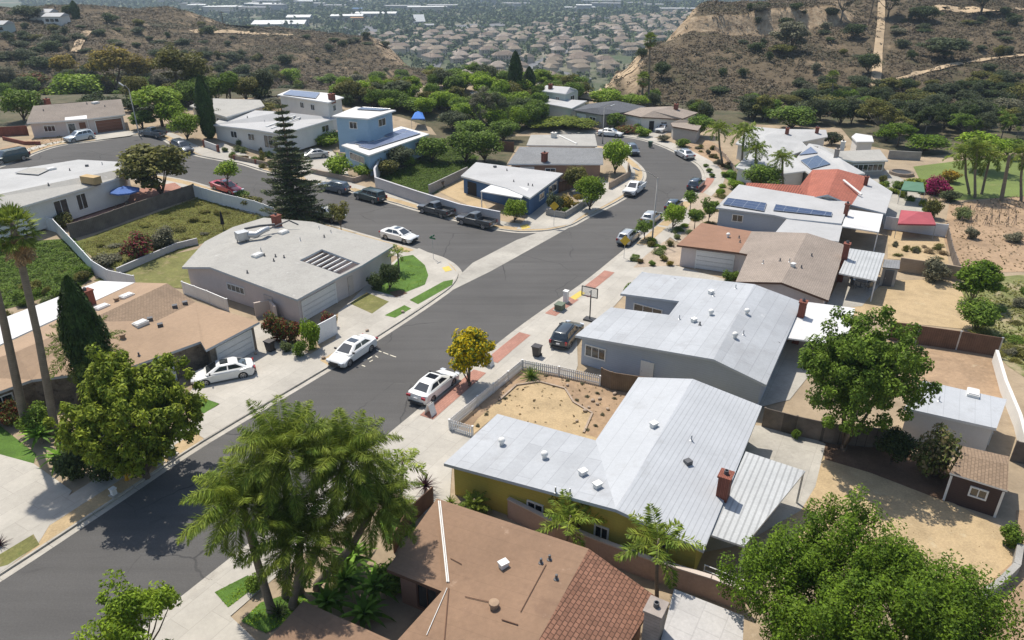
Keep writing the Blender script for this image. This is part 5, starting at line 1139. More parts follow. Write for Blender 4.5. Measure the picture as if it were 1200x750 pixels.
# --- shrubs, hedges and garden trees: kind, px, py, top, width, leaf, label
SH = [
 ('shrub', 322, 400, 362, 34, 'redtip', 'reddish hedge shrub left of the white garden fence'),
 ('shrub', 340, 402, 370, 30, 'redtip', 'second reddish hedge shrub near the dark bin'),
 ('shrub', 363, 410, 367, 26, 'bright', 'lime green shrub against the white garden fence'),
 ('shrub', 385, 384, 362, 22, 'redflower', 'red leaved shrub behind the white garden fence'),
 ('shrub', 350, 418, 396, 20, 'green', 'low green shrub beside the white parked sedan'),
 ('shrub', 336, 412, 398, 16, 'agave', 'small pale shrub in the bed by the dark bin'),
 ('shrubb', 160, 303, 268, 42, 'redflower', 'red flowering bush on the hillside garden'),
 ('shrubb', 190, 290, 262, 34, 'grey', 'grey brown bush right of the red flowering one'),
 ('shrub', 262, 297, 275, 24, 'agave', 'pale green shrub against the grey corner house'),
 ('shrub', 120, 312, 296, 30, 'grey', 'dry bush beside the white fence bend'),
 ('shrub', 72, 266, 246, 26, 'olive', 'olive shrub at the end of the dark retaining fence'),
 ('shrub', 294, 244, 226, 30, 'olive', 'olive shrub at the foot of the star pine'),
 ('shrub', 285, 232, 222, 20, 'green', 'low shrub behind the red car'),
 ('round', 465, 198, 168, 44, 'greydark', 'dark shrubby tree beside the sky blue house'),
 ('shrub', 452, 205, 182, 36, 'olive', 'brown green shrub at the bend of the pale wall'),
 ('shrub', 425, 208, 190, 26, 'bright', 'green shrub by the stone planter'),
 ('shrub', 395, 206, 178, 34, 'bright', 'bright green shrub before the sky blue house window'),
 ('shrub', 382, 170, 152, 44, 'bright', 'green shrubs behind the silver driveway car'),
 ('round', 505, 190, 158, 44, 'green', 'dark green tree at the foot of the grassy bank'),
 ('round', 568, 190, 150, 48, 'green', 'green tree behind the navy house'),
 ('shrub', 650, 250, 222, 24, 'greydark', 'dark green shrub by the low retaining wall'),
 ('shrub', 663, 245, 226, 22, 'rustolive', 'rust coloured shrub by the low retaining wall'),
 ('round', 640, 150, 137, 60, 'yellowgreen', 'yellow-green hedge behind the grey flat roof'),
 ('round', 680, 152, 138, 50, 'yellowgreen', 'second yellow-green hedge behind the grey flat roof'),
 ('round', 662, 148, 136, 50, 'yellowgreen', 'middle yellow-green hedge behind the grey flat roof'),
 ('small', 636, 174, 160, 16, 'green', 'small tree before the grey flat roof house'),
 ('small', 652, 173, 158, 18, 'green', 'small tree beside the white chimney of the grey house'),
 ('small', 684, 172, 157, 14, 'green', 'small tree at the right of the grey flat roof house'),
 ('round', 676, 225, 192, 34, 'olive', 'olive tree before the brick chimney house'),
 ('ball', 722, 151, 129, 26, 'green', 'big rounded dark shrub at the street end'),
 ('ball', 747, 154, 143, 12, 'green', 'small ball shrub by the white walled house'),
 ('shrub', 754, 160, 147, 22, 'bright', 'clipped bright hedge by the white walled house'),
 ('shrub', 735, 156, 146, 30, 'redtip', 'reddish ground shrub by the white walled house'),
 ('round', 712, 128, 102, 46, 'bright', 'bright green tree at the foot of the sandy slope'),
 ('round', 742, 126, 110, 40, 'bright', 'bright green tree behind the dark hip roof'),
 ('round', 820, 160, 132, 36, 'green', 'tree right of the small taupe house'),
 ('shrub', 778, 166, 156, 16, 'grey', 'grey shrub by the driveway of the white pickup'),
 ('shrub', 800, 172, 160, 20, 'green', 'green shrub before the small taupe house'),
 ('ball', 827, 196, 191, 8, 'green', 'upper ball shrub of the roadside row'),
 ('ball', 831, 202, 196, 9, 'green', 'middle ball shrub of the roadside row'),
 ('ball', 834, 208, 202, 9, 'green', 'lower ball shrub of the roadside row'),
 ('round', 895, 226, 190, 50, 'green', 'bushy green tree before the red tile house'),
 ('shrub', 862, 222, 208, 20, 'bright', 'green shrub by the red tile house front'),
 ('shrub', 930, 214, 196, 30, 'olive', 'olive shrub under the short palm'),
 ('round', 930, 152, 122, 60, 'green', 'large green tree behind the long white roof'),
 ('umbrella', 1055, 172, 143, 44, 'deep', 'flat topped dark tree at the end of the canyon lawn'),
 ('round', 1085, 178, 156, 56, 'deep', 'broad dark tree beside the canyon lawn'),
 ('round', 1040, 166, 148, 30, 'deep', 'dark tree left of the flat topped one'),
 ('ball', 976, 170, 152, 26, 'greydark', 'rounded grey green tree by the white pool house'),
 ('tall', 1150, 200, 150, 60, 'bright', 'broad bright tree behind the park lawn palms'),
 ('round', 1185, 185, 160, 40, 'green', 'green tree at the right edge of the park lawn'),
 ('shrub', 1115, 214, 196, 24, 'orangebush', 'orange yellow shrub on the park lawn edge'),
 ('shrubb', 1099, 228, 204, 36, 'magenta', 'magenta bougainvillea by the pergola'),
 ('shrub', 1115, 236, 220, 26, 'greydark', 'dark shrub below the magenta bougainvillea'),
 ('shrub', 1075, 222, 206, 34, 'yellowgreen', 'lime vine shrub on the garden pergola'),
 ('shrub', 1095, 256, 228, 22, 'olive', 'climbing shrub beside the red canopy'),
 ('shrubb', 1130, 258, 240, 22, 'agave', 'fruit shrub in the vacant lot garden'),
 ('shrubb', 1190, 284, 270, 24, 'grey', 'grey shrub at the right of the vacant lot'),
 ('shrub', 1140, 280, 264, 18, 'grey', 'dry shrub in the middle of the vacant lot'),
 ('round', 1050, 545, 500, 46, 'dark', 'dark shrub tree at the left of the brown shed'),
 ('shrubb', 1100, 560, 494, 58, 'cream', 'cream flowering bush beside the brown shed'),
 ('shrub', 932, 516, 500, 12, 'green', 'potted shrub on the back patio'),
 ('shrub', 1188, 640, 612, 30, 'green', 'green shrub behind the brown shed'),
 ('shrub', 853, 330, 315, 18, 'green', 'hedge beside the white garage door'),
 ('shrub', 862, 328, 316, 14, 'green', 'small hedge bush at the taupe house corner'),
 ('small', 738, 356, 330, 20, 'green', 'potted tree in the blue-grey house courtyard'),
 ('shrub', 778, 306, 298, 12, 'olive', 'desert shrub in the gravel yard by the white garage'),
 ('shrub', 764, 312, 304, 10, 'green', 'low desert shrub in the gravel yard'),
 ('shrub', 750, 309, 302, 9, 'redtip', 'reddish desert shrub in the gravel yard'),
 ('shrub', 785, 312, 304, 10, 'rustolive', 'rusty desert shrub at the gravel yard edge'),
 ('round', 455, 340, 306, 30, 'dark', 'dark shrub under the eave of the grey corner house'),
 ('shrub', 440, 340, 318, 24, 'dark', 'dark shrub by the grey corner house entry'),
 ('shrub', 85, 560, 520, 50, 'dark', 'dark hedge by the lower left driveway'),
 ('shrub', 120, 562, 528, 40, 'dark', 'dark hedge under the large clipped tree'),
 ('shrubb', 40, 508, 470, 44, 'green', 'leafy bush at the left edge below the fan palms'),
 ('shrubb', 8, 498, 466, 36, 'redtip', 'reddish bush at the left edge'),
 ('shrub', 460, 690, 660, 50, 'green', 'leafy bush against the brown house'),
 ('shrub', 475, 612, 590, 26, 'palm', 'yellow-green bush by the brown house eave'),
 ('shrub', 300, 692, 672, 26, 'green', 'low bush by the palm bed kerb'),
 # canyon edge, left
 ('round', 22, 142, 100, 50, 'green', 'green tree left of the cul-de-sac house'),
 ('round', 86, 122, 80, 66, 'bright', 'broad bright green tree behind the cul-de-sac house'),
 ('umbrella', 185, 148, 100, 74, 'bright', 'large bright umbrella tree behind the cul-de-sac lamp'),
 ('round', 200, 150, 112, 40, 'bright', 'bright tree right of the large umbrella tree'),
 ('roundb', 165, 152, 128, 40, 'green', 'green tree beside the brown garage'),
 ('round', 216, 164, 128, 40, 'bright', 'round lime tree at the cul-de-sac kerb'),
 ('cypress', 239, 162, 88, 18, 'cypress', 'slender dark cypress by the cul-de-sac'),
 ('shrub', 252, 148, 124, 24, 'greydark', 'dark shrub right of the slender cypress'),
 ('tall', 130, 118, 45, 56, 'rustolive', 'tall rusty olive eucalyptus on the left canyon'),
 ('tall', 163, 118, 58, 44, 'rustolive', 'rusty eucalyptus right of the tallest one'),
 ('tall', 205, 118, 48, 60, 'olive', 'broad olive eucalyptus behind the umbrella tree'),
 ('tall', 230, 118, 62, 40, 'olive', 'leaning olive eucalyptus behind the slender cypress'),
 ('round', 75, 92, 60, 34, 'rustolive', 'rusty tree at the left canyon foot'),
 ('round', 38, 108, 84, 44, 'redtip', 'reddish brown tree at the left edge of the canyon'),
 ('round', 205, 112, 78, 44, 'grey', 'grey tree between the eucalyptus and the roofs'),
 ('cypress', 87, 23, 0, 9, 'cypress', 'dark cypress by the hilltop bungalow'),
 ('round', 30, 24, 4, 40, 'dark', 'dark tree on the left ridge'),
 ('round', 80, 22, 4, 16, 'dark', 'dark tree right of the hilltop bungalow'),
 # middle
 ('round', 340, 100, 78, 30, 'bright', 'lime shrub tree on the left canyon slope'),
 ('tall', 386, 108, 84, 30, 'green', 'green tree on the left canyon slope'),
 ('roundb', 465, 122, 92, 46, 'greydark', 'large grey brown tree in the middle canyon'),
 ('roundb', 440, 118, 94, 30, 'greydark', 'dark tree beside the small tan canyon house'),
 ('round', 488, 132, 114, 54, 'green', 'green tree behind the blue tarp'),
 ('round', 508, 106, 84, 18, 'green', 'dark round tree on the canyon lawn'),
 ('round', 524, 104, 84, 18, 'green', 'second dark round tree on the canyon lawn'),
 ('sparse', 562, 150, 104, 34, 'grey', 'sparse grey tree by the white porch house'),
 ('sparse', 585, 152, 108, 30, 'greydark', 'sparse dark tree right of the white porch house'),
 ('round', 530, 152, 128, 40, 'greydark', 'dark tree in front of the white porch house'),
 ('round', 552, 166, 138, 44, 'green', 'green tree between the bank and grey house'),
 ('round', 590, 165, 138, 40, 'green', 'green tree above the grey shingle house'),
 ('round', 545, 190, 150, 50, 'green', 'green tree at the top of the grassy bank'),
 ('cypress', 604, 117, 60, 15, 'cypress', 'taller dark cypress of the middle pair'),
 ('cypress', 620, 117, 78, 14, 'cypress', 'shorter dark cypress of the middle pair'),
 ('round', 612, 140, 112, 34, 'dark', 'dark tree below the cypress pair'),
 ('round', 625, 146, 128, 30, 'greydark', 'grey green tree left of the yellow-green hedge'),
 ('round', 583, 128, 108, 30, 'greydark', 'dark tree behind the white porch house'),
 # right slopes
 ('roundb', 930, 60, 22, 50, 'grey', 'grey bare tree below the eroded cliff'),
 ('round', 1000, 45, 25, 28, 'dark', 'dark round tree left of the fire break'),
 ('round', 1020, 86, 60, 30, 'dark', 'dark shrub tree beside the fire break'),
 ('roundb', 1110, 70, 42, 60, 'greydark', 'large dark shrub mass on the right slope'),
 ('round', 1085, 26, 4, 40, 'dark', 'dark tree on the right skyline'),
 ('round', 1180, 140, 112, 40, 'grey', 'grey shrub tree low on the right slope'),
 ('roundb', 1125, 150, 126, 44, 'greydark', 'dark shrub behind the canyon lawn'),
 ('sparse', 1035, 160, 116, 50, 'olive', 'tall loose tree behind the pool house'),
 ('sparse', 1080, 150, 118, 46, 'greydark', 'grey loose tree behind the broad dark one'),
 ('round', 945, 122, 102, 36, 'dark', 'dark shrub above the long white roof'),
 ('tall', 1045, 20, -20, 40, 'greydark', 'tall skyline tree right of the fire break'),
 ('tall', 1155, 18, -25, 50, 'greydark', 'tall skyline tree at the right'),
 ('sparse', 990, 25, -20, 40, 'grey', 'grey skyline tree left of the fire break'),
 ('round', 680, 92, 74, 18, 'greydark', 'dark shrub on the sandy slope') if False else ('round', 752, 70, 54, 16, 'dark', 'dark shrub at the top of the sandy slope'),
 ('round', 776, 92, 70, 22, 'dark', 'dark blue-green shrub on the right hill flank'),
 ('round', 918, 64, 50, 34, 'olive', 'olive shrub below the eroded cliff'),
]
for s_ in SH: plant(*s_)
# rows of similar small canyon bushes
sizes = []
nbush = 0
for i in range(460):
    px = rnd.choice([rnd.uniform(0, 480), rnd.uniform(0, 300), rnd.uniform(840, 1200)]); py = rnd.uniform(10 if px > 800 else 30, 135)
    if 1015 < px < 1045 or (px > 800 and rnd.random() < .3): continue
    p = T(px, py)
    if p.y > 420 or p.z < -30 or nbush >= 275: continue
    nbush += 1
    plant_at(rnd.choice(('shrub', 'shrubb')), p, rnd.uniform(1.2, 3.4), rnd.uniform(1.3, 3.6), rnd.choice(('dark', 'dark', 'greydark', 'greydark', 'olive', 'grey')), 'dark rounded bush among dry scrub on the canyon slopes', 'bush', 'bushes on the canyon slopes', 'canyon_bush')
for x, y, m in ((320, 88, 'dark'), (310, 98, 'dark'), (335, 75, 'dark'), (245, 40, 'dark'), (130, 26, 'dark'), (60, 60, 'dark'), (30, 70, 'greydark'), (70, 52, 'greydark'), (45, 80, 'dark'), (275, 72, 'greydark'), (285, 88, 'dark')):
    p = T(x, y); plant_at('shrubb', p, 4.2, 4.5, m, 'dark rounded bush among dry scrub on the canyon slopes', 'bush', 'bushes on the canyon slopes', 'canyon_bush')
# --- ground covers
groundcover('ivy_bank', [(-60, 300), (0, 290), (88, 282), (115, 318), (95, 335), (20, 358), (-60, 380)], 110, .2, 'ivy', .4, 1.6)
groundcover('iceplant_bank', [(92, 288), (150, 264), (230, 232), (300, 244), (325, 258), (240, 284), (146, 318), (118, 310)], 80, .15, 'iceplant', .22, 1.5)
groundcover('grassy_bank', [(445, 206), (480, 196), (500, 182), (525, 172), (560, 184), (548, 205), (515, 224), (500, 229)], 70, .22, 'ivy', .45, 1.5)
groundcover('yard_weeds', [(1125, 340), (1200, 330), (1230, 360), (1230, 450), (1175, 420), (1140, 385)], 14, .28, 'olive', .3)
groundcover('lawn_grass', [(441, 341), (452, 324), (470, 304), (484, 302), (496, 312), (500, 324), (496, 334), (478, 342), (462, 347)], 90, .12, 'bright', .1)
groundcover('dry_tufts', [(540, 500), (612, 434), (735, 455), (700, 516), (640, 502), (583, 488)], 1.2, .3, 'drygrass', .15)
groundcover('dry_tufts', [(1112, 240), (1230, 226), (1230, 318), (1122, 322)], 2.2, .35, 'drygrass', .2)
groundcover('fallen_leaves', [(966, 536), (1020, 552), (1110, 588), (1182, 625), (1140, 700), (900, 640), (945, 570)], 2.5, .14, 'drygrass', .04)
groundcover('garden_weeds', [(30, 165), (75, 158), (100, 157), (73, 168), (33, 180)], 3, .3, 'iceplant', .2)
groundcover('lawn_grass', [(440, 608), (455, 588), (485, 596), (488, 625), (455, 640)], 120, .13, 'bright', .12)
groundcover('lawn_grass', [(283, 730), (306, 708), (352, 694), (370, 715), (312, 744)], 120, .13, 'bright', .12)
groundcover('lawn_grass', [(252, 696), (291, 676), (302, 688), (268, 714)], 120, .13, 'bright', .12)
# --- dry scrub on the slopes (one uncountable mass)
n = 190000
yy = np.sqrt(nr.uniform(150**2, 470**2, n)); uu = nr.uniform(-.80, .85, n); xx = uu*yy
zz = TZ(xx, yy); e = 1.5
sx = (TZ(xx+e, yy)-zz)/e; sy = (TZ(xx, yy+e)-zz)/e; sl = np.hypot(sx, sy)
ok = (yy > edge_y(uu)+3) & (zz > -34) & (nr.random(n) < np.clip(.80+.5*wav(xx, yy, 40, 31)+.25*wav(xx, yy, 11, 32), .04, 1)) & ((sl < .38) | (nr.random(n) < .15))
fb = np.abs(uu-(1030-600)/F/1.05*np.ones(n)) < .006
ok &= ~fb
xx, yy, zz = xx[ok], yy[ok], zz[ok]; m = len(xx); k = 9
rad = np.repeat(nr.uniform(.28, .85, m), k)
d = unit(nr.normal(size=(m*k, 3))); d[:, 2] = np.abs(d[:, 2])
V = quads(np.repeat(np.stack([xx, yy, zz], 1), k, 0)+d*rad[:, None]*[1, 1, .8], d*.5+nr.normal(size=(m*k, 3))*.3+[0, 0, .7], rad*.8, rad*.6)
tag(link('dry_scrub', np_mesh('dry_scrub', V, LF['scrub'])), kind='stuff')
print('scrub', m)
# ------------------------------------------------------------------ vehicles (front = +x)
def paint(n, c, metal=.0, rough=.3): X[n] = plain(n, c, rough, metal, .7); return X[n]
paint('car_white', (.72, .72, .70)); paint('car_black', (.035, .045, .055), .2); paint('car_grey', (.095, .10, .105), .4); paint('car_green', (.035, .06, .062), .2)
paint('car_red', (.42, .035, .06)); paint('car_silver', (.45, .46, .47), .4); paint('car_slate', (.10, .125, .155), .3); paint('car_tan', (.36, .32, .25), .3); paint('car_navy', (.04, .055, .08), .2); paint('car_ice', (.50, .56, .60), .2)
X['tyre'] = plain('tyre_rubber', (.02, .02, .02), .85); X['rim'] = plain('alloy_rim', (.42, .42, .43), .35, .7); X['car_trim'] = plain('car_trim', (.03, .03, .032), .6)
X['car_glass'] = glassmat('car_glass', (.03, .036, .04), .05); X['lamp_clear'] = plain('headlamp', (.62, .64, .66), .15, .2, .5); X['lamp_red'] = plain('tail_lamp', (.32, .012, .014), .25, 0, .5); X['plate'] = plain('number_plate', (.6, .6, .62), .5)
CK = {
 'sedan': dict(L=4.8, W=1.82, top=[(2.30, .24), (2.40, .36), (2.41, .52), (2.34, .66), (2.16, .77), (1.8, .86), (1.3, .93), (1.0, .97), (-1.35, 1.02), (-1.7, 1.06), (-2.15, 1.07), (-2.32, 1.02), (-2.40, .78), (-2.39, .45), (-2.30, .26)], ax=(1.46, -1.40), r=.335, gb=(-2.0, 1.36, .83, .95), gt=(-1.12, .38, .62, 1.45), nw=2),
 'suv': dict(L=4.75, W=1.88, top=[(2.28, .30), (2.37, .5), (2.36, .8), (2.2, .95), (1.5, 1.06), (1.05, 1.12), (-2.1, 1.12), (-2.30, 1.05), (-2.36, .75), (-2.34, .5), (-2.26, .3)], ax=(1.44, -1.42), r=.37, gb=(-2.28, 1.22, .84, 1.05), gt=(-1.92, .35, .68, 1.68), nw=3),
 'wagon': dict(L=5.5, W=1.98, top=[(2.65, .34), (2.74, .55), (2.72, .9), (2.6, 1.04), (1.6, 1.12), (1.35, 1.16), (-2.6, 1.18), (-2.72, 1.1), (-2.76, .7), (-2.74, .5), (-2.66, .34)], ax=(1.72, -1.62), r=.39, gb=(-2.66, 1.5, .90, 1.1), gt=(-2.5, .75, .76, 1.84), nw=3),
 'pickup': dict(L=5.7, W=1.95, top=[(2.74, .40), (2.83, .6), (2.82, .95), (2.7, 1.08), (1.75, 1.14), (1.4, 1.18), (-.55, 1.2), (-.62, 1.18), (-.64, .74), (-2.72, .74), (-2.82, .72), (-2.83, .55), (-2.78, .42)], ax=(1.78, -1.72), r=.39, gb=(-.60, 1.5, .86, 1.1), gt=(-.42, .62, .70, 1.80), nw=2),
 'hatch': dict(L=4.2, W=1.75, top=[(2.0, .27), (2.1, .45), (2.08, .66), (1.9, .82), (1.2, .95), (1.05, .97), (-1.7, 1.02), (-2.0, .98), (-2.08, .7), (-2.06, .42), (-1.98, .27)], ax=(1.26, -1.24), r=.32, gb=(-1.95, 1.2, .78, .94), gt=(-1.45, .2, .60, 1.48), nw=2)}
def car_parts(kind, root):
    k = CK[kind]; w = k['W']/2; ra = k['r']+.06; xf, xr = k['ax']; zb = k['top'][0][1]
    bot = []
    def arch(xc):
        return [(xc+ra*math.cos(a), max(zb, k['r']-.02+ra*math.sin(a))) for a in np.linspace(math.pi*1.02, -math.pi*.02, 9)]
    prof = list(k['top'])+arch(xr)+arch(xf)
    n = len(prof); fr = [-1, -.985, -.93, -.82, -.6, -.3, .3, .6, .82, .93, .985, 1]; vs = []
    for f in fr:
        e = max(0, (abs(f)-.35)/.65)**2.4
        for i, (x, z) in enumerate(prof):
            xx = x*(1-.085*e) if i < len(k['top']) else x
            zz = z-.085*e if (i < len(k['top']) and z > .62) else z
            yy = f*w*(1-.05*((z-.62)/.6)**2)
            vs.append((xx, yy, zz))
    fs = []
    for j in range(len(fr)-1):
        for i in range(n): fs.append((j*n+i, j*n+(i+1) % n, (j+1)*n+(i+1) % n, (j+1)*n+i))
    fs += [tuple(range(n)), tuple(range(len(vs)-1, len(vs)-n-1, -1))]
    mb = MB().add(vs, fs)
    o = mb.build('body', X['car_white'], root, smooth=35)
    bm = bmesh.new(); bm.from_mesh(o.data); bmesh.ops.triangulate(bm, faces=[f for f in bm.faces if len(f.verts) > 4]); bmesh.ops.recalc_face_normals(bm, faces=bm.faces); bm.to_mesh(o.data); bm.free()
    MB().box((0, 0, zb+.16), (k['L']*.93, w*1.62, .34)).build('arch_darkener', X['car_trim'], root)  # black box added to darken the arch tunnels between the wheels
    def ring(x0, x1, hw, z, c=.14): return [Vector(p) for p in ((x0+c, -hw, z), (x1-c, -hw, z), (x1, -hw+c, z), (x1, hw-c, z), (x1-c, hw, z), (x0+c, hw, z), (x0, hw-c, z), (x0, -hw+c, z))]
    B, Tp = ring(*k['gb']), ring(*k['gt']); x0, x1, hw, z = k['gt']; T2 = ring(x0+.12, x1-.12, hw-.1, z+.045, .2)
    vs = B+Tp+T2
    cab = MB().add(vs, [(i, (i+1) % 8, 8+(i+1) % 8, 8+i) for i in range(8)]+[(8+i, 8+(i+1) % 8, 16+(i+1) % 8, 16+i) for i in range(8)]+[tuple(range(16, 24))]).build('cabin', X['car_white'], root, smooth=50)
    def pane(name, a, b, c, d, u0, u1, v0, v1):
        f = lambda u, v: a.lerp(b, u).lerp(d.lerp(c, u), v)
        q = [f(u0, v0), f(u1, v0), f(u1, v1), f(u0, v1)]; nn = (q[1]-q[0]).cross(q[3]-q[0]).normalized()
        m = sum(q, Vector())/4
        if nn.dot(m-Vector((0, 0, m.z))) < 0: nn = -nn
        q1 = [p+nn*.012 for p in q]; q0 = [p-nn*.02 for p in q]
        MB().add(q1+q0, [(0, 1, 2, 3), (7, 6, 5, 4)]+[(i, 4+i, 4+(i+1) % 4, (i+1) % 4) for i in range(4)]).build(name, X['car_glass'], root)
    pane('windscreen', B[2], B[3], Tp[3], Tp[2], .03, .97, .14, .94); pane('rear_window', B[6], B[7], Tp[7], Tp[6], .05, .95, .3 if kind != 'sedan' else .2, .9)
    nw = k['nw']; cut = {2: (.05, .47, .51, .90), 3: (.05, .30, .33, .60, .63, .92)}[nw]
    for s in (0, 1):
        a, b, c, d = (B[0], B[1], Tp[1], Tp[0]) if s == 0 else (B[5], B[4], Tp[4], Tp[5])
        for j in range(nw): pane('side_window', a, b, c, d, cut[2*j], cut[2*j+1], .26, .90)
    for xc in (xf, xr):
        for s in (-1, 1):
            r = k['r']; y = s*(w-.12); m = MB(); ws = MB()
            prof2 = [(r-.09, -.11), (r-.02, -.11), (r, -.07), (r, .07), (r-.02, .11), (r-.09, .11)]; vv = []; N = 20
            for (rr, yy) in prof2: vv += [(xc+rr*math.cos(6.2832*i/N), y+yy, r+rr*math.sin(6.2832*i/N)) for i in range(N)]
            m.add(vv, [(j*N+i, j*N+(i+1) % N, (j+1)*N+(i+1) % N, (j+1)*N+i) for j in range(5) for i in range(N)])
            wo = m.build('wheel', X['tyre'], root, smooth=40)
            yo = y+s*.085; vv = [(xc, yo+s*.012, r)]+[(xc+(r-.085)*math.cos(6.2832*i/20), yo, r+(r-.085)*math.sin(6.2832*i/20)) for i in range(20)]
            rr = MB().add(vv, [(0, 1+i, 1+(i+1) % 20) for i in range(20) if i % 4 != 3 or True]); rr.build('rim', X['rim'], wo)
            hub = MB()
            for q in range(5):
                a = 6.2832*q/5+.3; hub.box((xc+.15*math.cos(a), yo+s*.014, r+.15*math.sin(a)), (.09, .012, .09))
            hub.build('rim_opening', X['car_trim'], wo)
    tx = k['top']; xF = tx[2][0]; xR = k['top'][-3][0]; zl = {'sedan': .64, 'hatch': .7}.get(kind, .84); zt = {'sedan': .84, 'hatch': .8}.get(kind, .92)
    for s in (-1, 1):
        MB().obox((xF-.10, s*w*.74, zl), (.13, -s*.05, 0), (.02, .20, 0), (-.01, 0, .075)).build('headlight', X['lamp_clear'], root)
        hgt = {'pickup': .17, 'suv': .15, 'wagon': .24}.get(kind, .085); yw = .07 if kind == 'pickup' else .17 if kind in ('sedan', 'hatch') else .10
        MB().obox((xR+.02, s*(w*.93-yw), zt), (.06, 0, 0), (.02*s, -yw, 0), (0, 0, hgt)).build('tail_light', X['lamp_red'], root)
        a = B[1 if s < 0 else 4]; MB().obox((a.x-.22, s*(w+.05), a.z+.13), (.06, 0, 0), (0, .10, 0), (0, 0, .07)).build('mirror', X['car_trim'], root)
    MB().box((xF+.005, 0, zl-.08), (.06, w*.9, .18)).build('grille', X['car_trim'], root)
    MB().box((xF+.01, 0, zb+.16), (.08, w*1.3, .14)).build('bumper', X['car_trim'], root)
    MB().box((xR-.04, 0, zb+.2 if kind in ('pickup', 'wagon') else zb+.14), (.1, w*1.5, .14)).build('bumper', X['car_trim'] if kind != 'pickup' else X['galvanised'], root)
    MB().box((xR-.035, 0, zt-.12 if kind not in ('pickup', 'wagon') else .72), (.05, .34, .14)).build('number_plate', X['plate'], root)
    if kind == 'pickup':
        for s in (-1, 1): MB().box((-1.72, s*(w-.09), .96), (2.2, .12, .44)).build('bed_side', X['car_white'], root)
        MB().box((-2.78, 0, .96), (.08, 2*w-.32, .42)).build('tailgate', X['car_white'], root)
        MB().box((-1.7, 0, .765), (2.1, 2*w-.3, .02)).build('bed_liner', X['car_trim'], root)
    if kind == 'suv' or kind == 'wagon':
        for s in (-1, 1): MB().tube([(x0+.15, s*(hw-.12), z+.09), (x1-.2, s*(hw-.12), z+.09)], .025, 6).build('roof_rail', X['car_trim'], root)
CP_ = {}
def car(kind, cx, cy, a, b, col, label, roof=None, sun=False, group='parked vehicles', name=None, s=1., cat=None, glasscab=None):
    p = G(cx, cy); A, B_ = G(*a), G(*b); d = B_-A; rz = math.atan2(d.y, d.x)
    c2 = cat or {'pickup': 'pickup truck', 'sedan': 'car', 'hatch': 'car', 'suv': 'car', 'wagon': 'car'}[kind]
    if kind not in CP_:
        o = thing({'sedan': 'parked_sedan', 'suv': 'parked_suv', 'wagon': 'parked_suv', 'pickup': 'pickup_truck', 'hatch': 'parked_hatchback'}[kind], label, c2, (0, 0, 0), group); o['local'] = 1
        car_parts(kind, o); del o['local']; CP_[kind] = o; r = o; o.location = p; o.rotation_euler = (0, 0, rz)
    else: r = dup(CP_[kind], p, rz, label)
    s = s*1.06 if kind == 'sedan' else s; d.normalize(); gr = math.atan2((B_.z-A.z), (B_-A).length); r.rotation_euler = (0, -gr, rz); r.scale = (s, s, s)
    for ch in r.children:
        nm = ch.name.split('.')[0]
        if nm in ('body', 'cabin', 'bed_side', 'tailgate'):
            ch.material_slots[0].link = 'OBJECT'; ch.material_slots[0].material = X[roof if (roof and nm == 'cabin') else col]
        if sun and False: pass
    if sun:
        k = CK[kind]['gt']; q = MB().box(((k[0]+k[1])/2+.2, 0, k[3]+.05), (.62, .86, .03)); me = bpy.data.meshes.new('sunroof'); me.from_pydata(q.v, [], q.f); me.materials.append(X['car_glass']); link('sunroof', me, r)
    return r
car('sedan', 414, 418, (433, 403), (390, 432), 'car_white', 'white sedan with sunroof at the left kerb, facing down the street', sun=True)
car('sedan', 263, 443, (284, 447), (240, 456), 'car_white', 'white sedan parked on the driveway of the tan roofed house')
car('sedan', 509, 459, (512, 467), (536, 447), 'car_white', 'white sedan with sunroof parked under the yellow flowering tree', sun=True)
car('suv', 664, 399, (656, 408), (678, 381), 'car_black', 'black SUV on the driveway of the big blue-grey house')
car('sedan', 468, 281, (454, 281), (480, 287), 'car_white', 'white sedan on the side street by the corner house')
car('pickup', 384, 257, (371, 256), (398, 263), 'car_tan', 'two tone tan and white pickup beside the star pine', roof='car_white')
car('pickup', 511, 251, (520, 257), (492, 250), 'car_grey', 'dark grey pickup with an empty bed by the pale boundary wall')
car('pickup', 558, 264, (569, 269), (541, 263), 'car_grey', 'dark grey pickup nearest the junction, beside the round bush tree')
car('wagon', 434, 235, (440, 238), (418, 232), 'car_green', 'long dark green SUV between two other parked cars on the side street')
car('suv', 392, 224, (398, 226), (379, 222), 'car_slate', 'slate blue SUV opposite the star pine')
car('sedan', 266, 224, (250, 219), (282, 229), 'car_red', 'red sedan behind the white side street fence')
car('sedan', 368, 185, (398, 183), (355, 187), 'car_silver', 'silver sedan in the driveway by the sky blue house', s=.95)
car('suv', 94, 165, (108, 163), (86, 167), 'car_ice', 'pale silver SUV in front of the cul-de-sac house')
car('pickup', 180, 160, (182, 161), (166, 159), 'car_slate', 'dark pickup parked at the cul-de-sac kerb by the lamp', s=.9)
car('suv', 214, 177, (206, 173), (222, 181), 'car_navy', 'dark SUV half hidden behind the spreading olive tree')
car('wagon', 12, 190, (28, 188), (5, 193), 'car_green', 'dark green SUV at the left frame edge')
car('pickup', 743, 226, (750, 221), (736, 231), 'car_white', 'white pickup on the inner kerb of the main street')
car('suv', 741, 180, (738, 176), (745, 185), 'car_slate', 'blue grey SUV on the inside of the road bend')
car('sedan', 802, 184.5, (808, 187), (797, 181), 'car_silver', 'silver sedan on the outer kerb of the bend')
car('suv', 815, 221, (811, 226), (822, 215), 'car_navy', 'dark navy SUV beside the brick paved kerb of the bend')
car('hatch', 789, 245, (782, 252), (799, 236), 'car_navy', 'dark hatchback behind the bright green kerb tree')
car('hatch', 763, 260, (756, 266), (772, 253), 'car_silver', 'silver hatchback beside the bright green kerb tree', s=1.05)
